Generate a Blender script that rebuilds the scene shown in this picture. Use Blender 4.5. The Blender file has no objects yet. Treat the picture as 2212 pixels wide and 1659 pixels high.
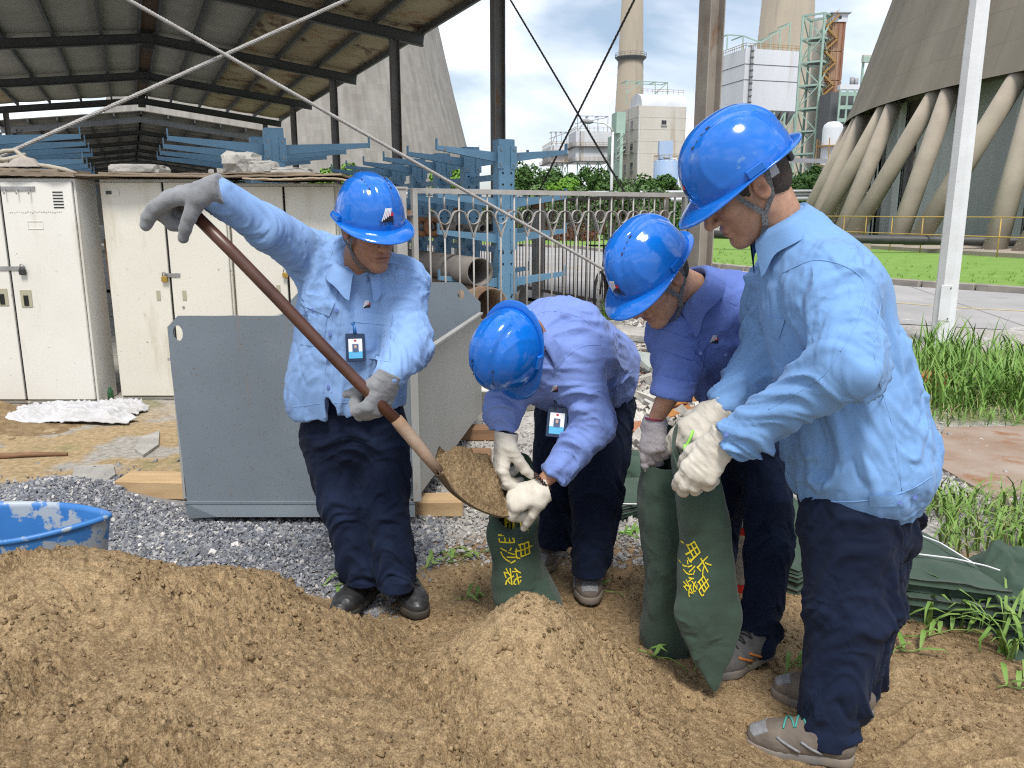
import bpy, bmesh, math, random
import numpy as np
from mathutils import Vector, Matrix
from mathutils.bvhtree import BVHTree
# ------------------------------------------------------------------ camera, sky, sun, exposure
scene = bpy.context.scene
C = scene.collection
R = math.radians
CAM_H = 1.45
PITCH = math.atan(171.0 / 800.0)
cam_data = bpy.data.cameras.new('camera')
cam = bpy.data.objects.new('camera', cam_data)
C.objects.link(cam)
cam.location = (0, 0, CAM_H)
cam.rotation_euler = (math.pi / 2 - PITCH, 0, 0)
cam_data.sensor_width = 36.0
cam_data.lens = 36.0 * 800 / 1024
cam_data.clip_start = 0.05
cam_data.clip_end = 3000
scene.camera = cam
SUN_EL, SUN_AZ = R(60), R(178)      # azimuth measured clockwise from +Y
world = bpy.data.worlds.new('World')
scene.world = world
world.use_nodes = True
wt = world.node_tree
wt.nodes.clear()
def wn(t, **k):
	n = wt.nodes.new(t)
	for a, b in k.items():
		setattr(n, a, b)
	return n
w_out = wn('ShaderNodeOutputWorld')
w_bg = wn('ShaderNodeBackground')
w_sky = wn('ShaderNodeTexSky', sky_type='NISHITA', sun_disc=False, sun_elevation=SUN_EL, sun_rotation=SUN_AZ)
w_sky.air_density = 1.1
w_sky.dust_density = 1.5
w_sky.ozone_density = 1.4
w_tc = wn('ShaderNodeTexCoord')
w_map = wn('ShaderNodeMapping')
w_map.inputs['Scale'].default_value = (1.0, 1.0, 2.6)
w_map.inputs['Location'].default_value = (0.35, 0.1, 0.0)
w_n = wn('ShaderNodeTexNoise')
w_n.inputs['Scale'].default_value = 2.3
w_n.inputs['Detail'].default_value = 9.0
w_n.inputs['Roughness'].default_value = 0.52
w_n.inputs['Distortion'].default_value = 0.35
w_r = wn('ShaderNodeValToRGB')
w_r.color_ramp.elements[0].position = 0.38
w_r.color_ramp.elements[0].color = (0.15, 0.15, 0.15, 1)
w_r.color_ramp.elements[1].position = 0.57
w_r.color_ramp.elements[1].color = (1, 1, 1, 1)
w_n2 = wn('ShaderNodeTexNoise')
w_n2.inputs['Scale'].default_value = 4.1
w_n2.inputs['Detail'].default_value = 7.0
w_r2 = wn('ShaderNodeValToRGB')
w_r2.color_ramp.elements[0].position = 0.3
w_r2.color_ramp.elements[0].color = (4.8, 5.7, 7.2, 1)
w_r2.color_ramp.elements[1].position = 0.62
w_r2.color_ramp.elements[1].color = (11.2, 11.5, 12.0, 1)
w_mix = wn('ShaderNodeMixRGB')
L = wt.links.new
L(w_tc.outputs['Generated'], w_map.inputs['Vector'])
L(w_map.outputs['Vector'], w_n.inputs['Vector'])
L(w_map.outputs['Vector'], w_n2.inputs['Vector'])
L(w_n.outputs['Fac'], w_r.inputs['Fac'])
L(w_n2.outputs['Fac'], w_r2.inputs['Fac'])
L(w_r.outputs['Color'], w_mix.inputs['Fac'])
L(w_sky.outputs['Color'], w_mix.inputs['Color1'])
L(w_r2.outputs['Color'], w_mix.inputs['Color2'])
L(w_mix.outputs['Color'], w_bg.inputs['Color'])
w_bg.inputs['Strength'].default_value = 0.082
L(w_bg.outputs['Background'], w_out.inputs['Surface'])
sun_d = bpy.data.lights.new('sun', 'SUN')
sun_d.energy = 2.3
sun_d.angle = R(16)
sun_d.color = (1.0, 0.96, 0.9)
sun = bpy.data.objects.new('sun', sun_d)
C.objects.link(sun)
sun.location = (-20, -30, 60)
_sd = Vector((math.sin(SUN_AZ) * math.cos(SUN_EL), math.cos(SUN_AZ) * math.cos(SUN_EL), math.sin(SUN_EL)))
sun.rotation_euler = _sd.to_track_quat('Z', 'Y').to_euler()
vs = scene.view_settings
vs.view_transform = 'Standard'
vs.look = 'None'
vs.exposure = 0.74
vs.gamma = 1.0
vs.use_curve_mapping = False
scene.cycles.use_denoising = False
scene.cycles.filter_width = 1.15
scene.cycles.sample_clamp_indirect = 4.0
scene.cycles.max_bounces = 6
scene.cycles.diffuse_bounces = 3
scene.cycles.glossy_bounces = 3
scene.cycles.transmission_bounces = 3
scene.cycles.transparent_max_bounces = 6
# ------------------------------------------------------------------ geometry of the view (to read real positions off the photograph)
FP, CX, CY = 1728.0, 1106.0, 829.5
SP, CP = math.sin(PITCH), math.cos(PITCH)
def ray(u, v):
	xc, yc = (u - CX) / FP, (CY - v) / FP
	return xc, CP + yc * SP, -SP + yc * CP
def D(u, v, Y):
	x, y, z = ray(u, v)
	t = Y / y
	return Vector((x * t, Y, CAM_H + z * t))
def G(u, v, z=0.0):
	x, y, dz = ray(u, v)
	t = (z - CAM_H) / dz
	return Vector((x * t, y * t, z))
# ------------------------------------------------------------------ noise (numpy gradient noise)
_rs = np.random.RandomState(7)
_perm = _rs.permutation(256)
_perm = np.concatenate([_perm, _perm, _perm])
_grad = _rs.normal(size=(256, 3))
_grad /= np.linalg.norm(_grad, axis=1)[:, None]
def perlin(P):
	P = np.asarray(P, dtype=np.float64)
	I = np.floor(P).astype(np.int64)
	Fr = P - I
	I &= 255
	W = Fr * Fr * Fr * (Fr * (Fr * 6 - 15) + 10)
	out = 0.0
	for dx in (0, 1):
		for dy in (0, 1):
			for dz in (0, 1):
				h = _perm[_perm[_perm[(I[:, 0] + dx) & 255] + ((I[:, 1] + dy) & 255)] + ((I[:, 2] + dz) & 255)]
				g = _grad[h]
				d = (Fr[:, 0] - dx) * g[:, 0] + (Fr[:, 1] - dy) * g[:, 1] + (Fr[:, 2] - dz) * g[:, 2]
				wx = W[:, 0] if dx else 1 - W[:, 0]
				wy = W[:, 1] if dy else 1 - W[:, 1]
				wz = W[:, 2] if dz else 1 - W[:, 2]
				out = out + d * wx * wy * wz
	return out * 1.5
def fbm(P, oct=4, lac=2.03, gain=0.5):
	P = np.asarray(P, dtype=np.float64)
	a, s = 1.0, 0.0
	for i in range(oct):
		s = s + a * perlin(P + 17.3 * i)
		P = P * lac
		a *= gain
	return s
def ridged(P, oct=3, lac=2.1, gain=0.5):
	P = np.asarray(P, dtype=np.float64)
	a, s = 1.0, 0.0
	for i in range(oct):
		s = s + a * (1 - 2 * np.abs(perlin(P + 11.7 * i)))
		P = P * lac
		a *= gain
	return s
def sstep(a, b, x):
	t = np.clip((x - a) / (b - a), 0, 1)
	return t * t * (3 - 2 * t)
# ------------------------------------------------------------------ materials
MATS = {}
def mat(name, c1, c2=None, scale=6.0, rough=0.7, metal=0.0, bump=0.0, bscale=60.0, bdist=0.004,
		spots=None, spec=0.5, stretch=(1, 1, 1), detail=6.0, sheen=0.0, coat=0.0, rnd=0.0, rvar=0.0,
		spots2=None, ramp=(0.35, 0.65), attr=None, sss=0.0,  bumptype='noise', world=False, emit=None):
	if name in MATS:
		return MATS[name]
	m = bpy.data.materials.new(name)
	m.use_nodes = True
	nt = m.node_tree
	N, K = nt.nodes, nt.links.new
	b = N['Principled BSDF']
	b.inputs['Roughness'].default_value = rough
	b.inputs['Metallic'].default_value = metal
	b.inputs['Specular IOR Level'].default_value = spec
	b.inputs['Sheen Weight'].default_value = sheen
	b.inputs['Coat Weight'].default_value = coat
	b.inputs['Coat Roughness'].default_value = 0.08
	if sss:
		b.inputs['Subsurface Weight'].default_value = sss
		b.inputs['Subsurface Radius'].default_value = (0.012, 0.005, 0.003)
		b.inputs['Subsurface Scale'].default_value = 0.6
	tc = N.new('ShaderNodeTexCoord')
	mp = N.new('ShaderNodeMapping')
	mp.inputs['Scale'].default_value = stretch
	if world:
		ge = N.new('ShaderNodeNewGeometry')
		K(ge.outputs['Position'], mp.inputs['Vector'])
	else:
		K(tc.outputs['Object'], mp.inputs['Vector'])
	vec = mp.outputs['Vector']
	def noise(sc, det=detail, rg=0.6):
		n = N.new('ShaderNodeTexNoise')
		n.inputs['Scale'].default_value = sc
		n.inputs['Detail'].default_value = det
		n.inputs['Roughness'].default_value = rg
		K(vec, n.inputs['Vector'])
		return n
	def ramp2(src, p0, p1):
		r = N.new('ShaderNodeMapRange')
		r.inputs['From Min'].default_value = p0
		r.inputs['From Max'].default_value = p1
		K(src, r.inputs['Value'])
		return r.outputs['Result']
	def mix(f, a, bb):
		x = N.new('ShaderNodeMixRGB')
		if isinstance(f, float):
			x.inputs['Fac'].default_value = f
		else:
			K(f, x.inputs['Fac'])
		for k, s in (('Color1', a), ('Color2', bb)):
			if isinstance(s, tuple):
				x.inputs[k].default_value = (*s[:3], 1)
			else:
				K(s, x.inputs[k])
		return x.outputs['Color']
	col = tuple(c1)
	if attr:
		a = N.new('ShaderNodeAttribute')
		a.attribute_name = attr
		col = a.outputs['Color']
	if c2 is not None:
		n = noise(scale)
		f = ramp2(n.outputs['Fac'], *ramp)
		if attr:
			mm = N.new('ShaderNodeMixRGB')
			mm.blend_type = 'MULTIPLY'
			mm.inputs['Fac'].default_value = 1.0
			K(col, mm.inputs['Color1'])
			K(mix(f, (1, 1, 1), tuple(c2)), mm.inputs['Color2'])
			col = mm.outputs['Color']
		else:
			col = mix(f, col, tuple(c2))
		if rvar:
			rr = N.new('ShaderNodeMapRange')
			rr.inputs['To Min'].default_value = rough - rvar
			rr.inputs['To Max'].default_value = min(1, rough + rvar)
			K(f, rr.inputs['Value'])
			K(rr.outputs['Result'], b.inputs['Roughness'])
	for sp in (spots, spots2):
		if sp:
			sc, ss, p0, p1 = sp[:4]
			n = noise(ss, 5.0, 0.65)
			if len(sp) > 4:
				mp2 = N.new('ShaderNodeMapping')
				mp2.inputs['Scale'].default_value = sp[4]
				if world:
					K(ge.outputs['Position'], mp2.inputs['Vector'])
				else:
					K(tc.outputs['Object'], mp2.inputs['Vector'])
				K(mp2.outputs['Vector'], n.inputs['Vector'])
			f = ramp2(n.outputs['Fac'], p0, p1)
			col = mix(f, col, tuple(sc))
	if rnd:
		oi = N.new('ShaderNodeObjectInfo')
		mr = N.new('ShaderNodeMapRange')
		mr.inputs['To Min'].default_value = 1 - rnd
		mr.inputs['To Max'].default_value = 1 + rnd
		K(oi.outputs['Random'], mr.inputs['Value'])
		hs = N.new('ShaderNodeHueSaturation')
		K(mr.outputs['Result'], hs.inputs['Value'])
		if isinstance(col, tuple):
			hs.inputs['Color'].default_value = (*col[:3], 1)
		else:
			K(col, hs.inputs['Color'])
		col = hs.outputs['Color']
	if isinstance(col, tuple):
		b.inputs['Base Color'].default_value = (*col[:3], 1)
	else:
		K(col, b.inputs['Base Color'])
	if bump:
		bp = N.new('ShaderNodeBump')
		bp.inputs['Strength'].default_value = bump
		bp.inputs['Distance'].default_value = bdist
		if bumptype == 'voronoi':
			n = N.new('ShaderNodeTexVoronoi')
			n.inputs['Scale'].default_value = bscale
			K(vec, n.inputs['Vector'])
			K(n.outputs['Distance'], bp.inputs['Height'])
		elif bumptype == 'crease':      # crumpled cotton: sharp creases between flat facets, plus weave
			dn = noise(bscale * 0.6, 3.0)
			va = N.new('ShaderNodeVectorMath'); va.operation = 'MULTIPLY_ADD'
			va.inputs[1].default_value = (0.16, 0.16, 0.16)
			K(dn.outputs['Color'], va.inputs[0]); K(vec, va.inputs[2])
			hs_ = None
			for sc_, wt_, lim in ((bscale, 1.0, 0.30), (bscale * 2.1, 0.28, 0.34)):
				vo = N.new('ShaderNodeTexVoronoi'); vo.feature = 'DISTANCE_TO_EDGE'
				vo.inputs['Scale'].default_value = sc_
				K(va.outputs[0], vo.inputs['Vector'])
				mr = N.new('ShaderNodeMapRange'); mr.interpolation_type = 'SMOOTHSTEP'
				mr.inputs['From Max'].default_value = lim
				mr.inputs['To Max'].default_value = wt_
				K(vo.outputs['Distance'], mr.inputs['Value'])
				if hs_ is None: hs_ = mr.outputs['Result']
				else:
					ad = N.new('ShaderNodeMath'); K(hs_, ad.inputs[0]); K(mr.outputs['Result'], ad.inputs[1]); hs_ = ad.outputs[0]
			fn = noise(bscale * 0.45, 2.0)
			mu = N.new('ShaderNodeMath'); mu.operation = 'MULTIPLY'
			K(hs_, mu.inputs[0]); K(ramp2(fn.outputs['Fac'], 0.38, 0.62), mu.inputs[1])
			wv = noise(700, 1.0)
			ad = N.new('ShaderNodeMath'); ad.operation = 'MULTIPLY_ADD'; ad.inputs[1].default_value = 0.06
			K(wv.outputs['Fac'], ad.inputs[0]); K(mu.outputs[0], ad.inputs[2])
			K(ad.outputs[0], bp.inputs['Height'])
		else:
			n = noise(bscale, 6.0, 0.65)
			K(n.outputs['Fac'], bp.inputs['Height'])
		K(bp.outputs['Normal'], b.inputs['Normal'])
	if emit:
		b.inputs['Emission Color'].default_value = (*emit[:3], 1)
		b.inputs['Emission Strength'].default_value = emit[3]
	MATS[name] = m
	return m
# ------------------------------------------------------------------ objects
LOC = {}
def tag(o, label=None, cat=None, group=None, kind=None):
	if label: o['label'] = label
	if cat: o['category'] = cat
	if group: o['group'] = group
	if kind: o['kind'] = kind
	return o
def thing(name, label, cat, loc, group=None):
	o = bpy.data.objects.new(name, None)
	o.empty_display_size = 0.1
	C.objects.link(o)
	o.location = loc
	LOC[o.name] = Vector(loc)
	return tag(o, label, cat, group)
def link_mesh(name, me, m=None, parent=None, loc=None):
	"""mesh data given relative to the parent's location (or to loc)"""
	o = bpy.data.objects.new(name, me)
	C.objects.link(o)
	if parent is not None:
		o.parent = parent
		LOC[o.name] = LOC[parent.name]
	else:
		LOC[o.name] = Vector(loc if loc is not None else (0, 0, 0))
		o.location = LOC[o.name]
	if m is not None and not me.materials:
		me.materials.append(m)
	return o
def inst(name, me, parent, wloc, rot=(0, 0, 0), scale=(1, 1, 1)):
	"""one more object on shared mesh data, at a world place (parents are never rotated)"""
	o = bpy.data.objects.new(name, me)
	C.objects.link(o)
	base = LOC[parent.name] if parent is not None else Vector((0, 0, 0))
	if parent is not None:
		o.parent = parent
		# a parent that itself carries an offset
		base = WL(parent)
	o.location = Vector(wloc) - base
	o.rotation_euler = rot
	o.scale = scale
	LOC[o.name] = Vector(wloc)
	return o
def WL(o):
	v = Vector((0, 0, 0))
	while o is not None:
		v += o.location
		o = o.parent
	return v
class MB:
	def __init__(s):
		s.v, s.f, s.mi, s.sm = [], [], [], []
		s.cur = 0
		s.smooth = False
	def add(s, vs, fs, smooth=None):
		o = len(s.v)
		s.v.extend([tuple(p) for p in vs])
		for f in fs:
			s.f.append(tuple(i + o for i in f))
			s.mi.append(s.cur)
			s.sm.append(s.smooth if smooth is None else smooth)
		return s
	def box(s, c, size, rz=0.0, M=None):
		hx, hy, hz = size[0] / 2, size[1] / 2, size[2] / 2
		P = [Vector((x, y, z)) for z in (-hz, hz) for y in (-hy, hy) for x in (-hx, hx)]
		if M is None:
			M = Matrix.Rotation(rz, 3, 'Z')
		P = [M @ p + Vector(c) for p in P]
		return s.add(P, [(0, 2, 3, 1), (4, 5, 7, 6), (0, 1, 5, 4), (2, 6, 7, 3), (0, 4, 6, 2), (1, 3, 7, 5)], False)
	def bbox(s, c, size, bev=0.004, M=None, rz=0.0):
		"""box with chamfered edges"""
		if M is None:
			M = Matrix.Rotation(rz, 3, 'Z')
		bm = bmesh.new()
		bmesh.ops.create_cube(bm, size=1.0)
		for v in bm.verts:
			v.co = Vector((v.co.x * size[0], v.co.y * size[1], v.co.z * size[2]))
		bmesh.ops.bevel(bm, geom=bm.edges[:], offset=bev, segments=1, affect='EDGES')
		bm.verts.index_update()
		vs = [M @ v.co + Vector(c) for v in bm.verts]
		fs = [[v.index for v in f.verts] for f in bm.faces]
		bm.free()
		return s.add(vs, fs, False)
	def beam(s, p0, p1, w, h, up=(0, 0, 1)):
		p0, p1 = Vector(p0), Vector(p1)
		d = (p1 - p0)
		L_ = d.length
		z = d / L_
		x = Vector(up).cross(z)
		if x.length < 1e-4:
			x = Vector((1, 0, 0)).cross(z)
		x.normalize()
		y = z.cross(x)
		M = Matrix((x, y, z)).transposed()
		return s.box((p0 + p1) / 2, (w, h, L_), M=M)
	def tube(s, pts, r, n=8, caps=True, smooth=True):
		pts = [Vector(p) for p in pts]
		rs = r if isinstance(r, (list, tuple)) else [r] * len(pts)
		vs, fs = [], []
		x = None
		for i, p in enumerate(pts):
			t = (pts[min(i + 1, len(pts) - 1)] - pts[max(i - 1, 0)])
			t.normalize()
			if x is None:
				a = Vector((0, 0, 1)) if abs(t.z) < 0.9 else Vector((1, 0, 0))
				x = a.cross(t).normalized()
			else:
				x = (x - t * x.dot(t)).normalized()
			y = t.cross(x)
			for k in range(n):
				a = 2 * math.pi * k / n
				vs.append(p + (x * math.cos(a) + y * math.sin(a)) * rs[i])
		m = len(pts)
		for i in range(m - 1):
			for k in range(n):
				k2 = (k + 1) % n
				fs.append((i * n + k, i * n + k2, (i + 1) * n + k2, (i + 1) * n + k))
		s.add(vs, fs, smooth)
		if caps:
			o = len(s.v) - len(vs)
			s.f.append(tuple(o + k for k in reversed(range(n)))); s.mi.append(s.cur); s.sm.append(False)
			s.f.append(tuple(o + (m - 1) * n + k for k in range(n))); s.mi.append(s.cur); s.sm.append(False)
		return s
	def pipe(s, p0, p1, ro, ri, n=20):
		"""open hollow pipe"""
		p0, p1 = Vector(p0), Vector(p1)
		t = (p1 - p0).normalized()
		a = Vector((0, 0, 1)) if abs(t.z) < 0.9 else Vector((1, 0, 0))
		x = a.cross(t).normalized(); y = t.cross(x)
		ring = lambda p, r: [p + (x * math.cos(2 * math.pi * k / n) + y * math.sin(2 * math.pi * k / n)) * r for k in range(n)]
		vs = ring(p0, ro) + ring(p1, ro) + ring(p0, ri) + ring(p1, ri)
		fs = []
		for k in range(n):
			j = (k + 1) % n
			fs += [(k, j, n + j, n + k), (2 * n + j, 2 * n + k, 3 * n + k, 3 * n + j), (n + k, n + j, 3 * n + j, 3 * n + k), (j, k, 2 * n + k, 2 * n + j)]
		return s.add(vs, fs, True)
	def lathe(s, c, prof, n=24, smooth=True, caps=False):
		c = Vector(c)
		vs, fs = [], []
		for r, z in prof:
			for k in range(n):
				a = 2 * math.pi * k / n
				vs.append(c + Vector((r * math.cos(a), r * math.sin(a), z)))
		for i in range(len(prof) - 1):
			for k in range(n):
				j = (k + 1) % n
				fs.append((i * n + k, i * n + j, (i + 1) * n + j, (i + 1) * n + k))
		s.add(vs, fs, smooth)
		if caps:
			o = len(s.v) - len(vs)
			s.f.append(tuple(o + k for k in reversed(range(n)))); s.mi.append(s.cur); s.sm.append(False)
			s.f.append(tuple(o + (len(prof) - 1) * n + k for k in range(n))); s.mi.append(s.cur); s.sm.append(False)
		return s
	def prism(s, poly, ex, M=None, c=(0, 0, 0)):
		"""poly: 2d outline (counter-clockwise) in local xz, extruded along local y by ex (y from 0)"""
		n = len(poly)
		P = [Vector((x, 0, z)) for x, z in poly] + [Vector((x, ex, z)) for x, z in poly]
		if M is not None:
			P = [M @ p for p in P]
		P = [p + Vector(c) for p in P]
		fs = [tuple(range(n)), tuple(reversed(range(n, 2 * n)))]
		for k in range(n):
			j = (k + 1) % n
			fs.append((j, k, n + k, n + j))
		return s.add(P, fs, False)
	def grid(s, P, smooth=True, flip=False):
		"""P: array rows x cols x 3"""
		a, b = len(P), len(P[0])
		vs = [tuple(p) for row in P for p in row]
		fs = []
		for i in range(a - 1):
			for j in range(b - 1):
				q = (i * b + j, i * b + j + 1, (i + 1) * b + j + 1, (i + 1) * b + j)
				fs.append(q[::-1] if flip else q)
		return s.add(vs, fs, smooth)
	def mesh(s, name, mats=None, origin=(0, 0, 0)):
		me = bpy.data.meshes.new(name)
		o = Vector(origin)
		me.from_pydata([(p[0] - o.x, p[1] - o.y, p[2] - o.z) for p in s.v], [], s.f)
		if mats is not None:
			for m in (mats if isinstance(mats, (list, tuple)) else [mats]):
				me.materials.append(m)
		me.polygons.foreach_set('use_smooth', s.sm)
		me.polygons.foreach_set('material_index', s.mi)
		me.update()
		return me
	def build(s, name, m, parent=None, loc=None, local=False):
		if local:       # shape was drawn round the origin
			return link_mesh(name, s.mesh(name, m), None, None, loc)
		o = LOC[parent.name] if parent is not None else Vector(loc if loc is not None else (0, 0, 0))
		return link_mesh(name, s.mesh(name, m, o), None, parent, loc)
def np_mesh(name, V, Fq, m=None, smooth=True, origin=(0, 0, 0)):
	V = np.asarray(V, dtype=np.float64) - np.array(origin)
	me = bpy.data.meshes.new(name)
	Fq = np.asarray(Fq)
	k = Fq.shape[1]
	me.vertices.add(len(V))
	me.vertices.foreach_set('co', V.astype(np.float32).ravel())
	me.loops.add(len(Fq) * k)
	me.loops.foreach_set('vertex_index', Fq.astype(np.int32).ravel())
	me.polygons.add(len(Fq))
	me.polygons.foreach_set('loop_start', np.arange(0, len(Fq) * k, k, dtype=np.int32))
	me.polygons.foreach_set('loop_total', np.full(len(Fq), k, dtype=np.int32))
	me.polygons.foreach_set('use_smooth', np.full(len(Fq), smooth, dtype=bool))
	me.update(calc_edges=True)
	if m is not None:
		for q in (m if isinstance(m, (list, tuple)) else [m]):
			me.materials.append(q)
	return me
def grid_faces(a, b):
	i, j = np.meshgrid(np.arange(a - 1), np.arange(b - 1), indexing='ij')
	q = i * b + j
	return np.stack([q, q + 1, q + b + 1, q + b], -1).reshape(-1, 4)
# ------------------------------------------------------------------ distance-field modelling (bodies, clothes, bags)
def _v(a):
	return np.array(a, dtype=np.float32)
def cone(a, b, ra, rb, flat=None, k=0.03, fold=None):
	return dict(t='c', a=_v(a), b=_v(b), ra=ra, rb=rb, flat=None if flat is None else (_v(Vector(flat[0]).normalized()), flat[1]), k=k, fold=fold)
def ell(c, ax, r, k=0.03, fold=None):
	return dict(t='e', c=_v(c), ax=_v(ax), r=_v(r), k=k, fold=fold)
def prim_d(p, P):
	if p['t'] == 'c':
		ba = p['b'] - p['a']
		pa = P - p['a']
		h = np.clip((pa @ ba) / max(float(ba @ ba), 1e-9), 0, 1)
		off = pa - h[:, None] * ba
		if p['flat'] is not None:
			n, s = p['flat']
			off = off + np.outer(off @ n, n) * (1.0 / s - 1.0)
		return np.sqrt((off * off).sum(1)) - (p['ra'] + (p['rb'] - p['ra']) * h)
	q = (P - p['c']) @ p['ax'].T
	k0 = np.sqrt(((q / p['r']) ** 2).sum(1))
	k1 = np.sqrt(((q / (p['r'] ** 2)) ** 2).sum(1))
	return k0 * (k0 - 1) / np.maximum(k1, 1e-6)
def field(prims, P):
	d = None
	for p in prims:
		e = prim_d(p, P)
		for nrm, pt in p.get('cut', ()):
			e = np.maximum(e, (P - _v(pt)) @ _v(Vector(nrm).normalized()))
		if d is None:
			d = e
		elif p.get('sub'):
			k = p['k']
			h = np.clip(0.5 - 0.5 * (d + e) / k, 0, 1)
			d = d + (-e - d) * h + k * h * (1 - h)
		else:
			k = p['k']
			h = np.clip(0.5 + 0.5 * (e - d) / k, 0, 1)
			d = e + (d - e) * h - k * h * (1 - h)
	return d
def cut(p, *planes):
	p['cut'] = planes
	return p
def sub(p):
	p['sub'] = True
	return p
def surface(prims, res, planes=(), pad=0.03, extra=None):
	lo, hi = np.full(3, 1e9), np.full(3, -1e9)
	for p in prims:
		if p.get('sub'): continue
		if p['t'] == 'c':
			for q, r in ((p['a'], p['ra']), (p['b'], p['rb'])):
				lo = np.minimum(lo, q - r); hi = np.maximum(hi, q + r)
		else:
			m = float(p['r'].max())
			lo = np.minimum(lo, p['c'] - m); hi = np.maximum(hi, p['c'] + m)
	lo -= pad; hi += pad
	n = np.ceil((hi - lo) / res).astype(int) + 1
	ax = [lo[i] + res * np.arange(n[i]) for i in range(3)]
	X, Y, Z = np.meshgrid(*ax, indexing='ij')
	P = np.stack([X.ravel(), Y.ravel(), Z.ravel()], 1).astype(np.float32)
	Fv = np.empty(len(P), dtype=np.float32)
	CH = 400000
	for i in range(0, len(P), CH):
		q = P[i:i + CH]
		d = field(prims, q)
		for nrm, pt in planes:
			d = np.maximum(d, (q - _v(pt)) @ _v(nrm))
		if extra is not None:
			d = extra(q, d)
		Fv[i:i + CH] = d
	Fv = Fv.reshape(n)
	return nets(Fv, lo, res)
def nets(Fv, lo, res):
	ins = Fv < 0
	nx, ny, nz = Fv.shape
	cnt = np.zeros((nx - 1, ny - 1, nz - 1), dtype=np.int8)
	for a in (0, 1):
		for b in (0, 1):
			for c in (0, 1):
				cnt += ins[a:nx - 1 + a, b:ny - 1 + b, c:nz - 1 + c]
	act = (cnt > 0) & (cnt < 8)
	I = np.argwhere(act)
	idx = np.full(act.shape, -1, dtype=np.int64)
	idx[act] = np.arange(len(I))
	acc = np.zeros((len(I), 3)); num = np.zeros(len(I))
	cor = [(a, b, c) for a in (0, 1) for b in (0, 1) for c in (0, 1)]
	for a in cor:
		for ax in range(3):
			if a[ax] == 1: continue
			b = list(a); b[ax] = 1
			fa = Fv[I[:, 0] + a[0], I[:, 1] + a[1], I[:, 2] + a[2]]
			fb = Fv[I[:, 0] + b[0], I[:, 1] + b[1], I[:, 2] + b[2]]
			m = (fa < 0) != (fb < 0)
			t = np.where(m, fa / np.where(fa == fb, 1, fa - fb), 0)
			pos = np.tile(np.array(a, float), (len(I), 1))
			pos[:, ax] += t
			acc[m] += pos[m]; num[m] += 1
	V = (I + acc / num[:, None]) * res + lo
	Fc = []
	for ax in range(3):
		s0 = [slice(None)] * 3; s1 = [slice(None)] * 3
		s0[ax] = slice(0, -1); s1[ax] = slice(1, None)
		A, B = ins[tuple(s0)], ins[tuple(s1)]
		E = np.argwhere(A != B)
		o1, o2 = (ax + 1) % 3, (ax + 2) % 3
		E = E[(E[:, o1] > 0) & (E[:, o2] > 0) & (E[:, o1] < Fv.shape[o1] - 1) & (E[:, o2] < Fv.shape[o2] - 1)]
		if len(E) == 0: continue
		fl = A[E[:, 0], E[:, 1], E[:, 2]]
		def cell(d1, d2):
			q = E.copy(); q[:, o1] += d1; q[:, o2] += d2
			return idx[q[:, 0], q[:, 1], q[:, 2]]
		q = np.stack([cell(-1, -1), cell(0, -1), cell(0, 0), cell(-1, 0)], 1)
		q[~fl] = q[~fl][:, ::-1]
		Fc.append(q)
	Fc = np.concatenate(Fc)
	Fc = Fc[(Fc >= 0).all(1)]
	return V, Fc
def vnormals(V, Fq):
	n = np.cross(V[Fq[:, 2]] - V[Fq[:, 0]], V[Fq[:, 3 % Fq.shape[1]]] - V[Fq[:, 1]]) if Fq.shape[1] == 4 else np.cross(V[Fq[:, 1]] - V[Fq[:, 0]], V[Fq[:, 2]] - V[Fq[:, 0]])
	out = np.zeros_like(V)
	for k in range(Fq.shape[1]):
		np.add.at(out, Fq[:, k], n)
	return out / np.maximum(np.linalg.norm(out, axis=1), 1e-12)[:, None]
def relax(V, Fq, it=2, lam=0.5):
	E = np.concatenate([np.stack([Fq[:, k], Fq[:, (k + 1) % 4]], 1) for k in range(4)])
	for _ in range(it):
		s = np.zeros_like(V); c = np.zeros(len(V))
		np.add.at(s, E[:, 0], V[E[:, 1]]); np.add.at(c, E[:, 0], 1)
		np.add.at(s, E[:, 1], V[E[:, 0]]); np.add.at(c, E[:, 1], 1)
		V = V + lam * (s / np.maximum(c, 1)[:, None] - V)
	return V
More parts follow.
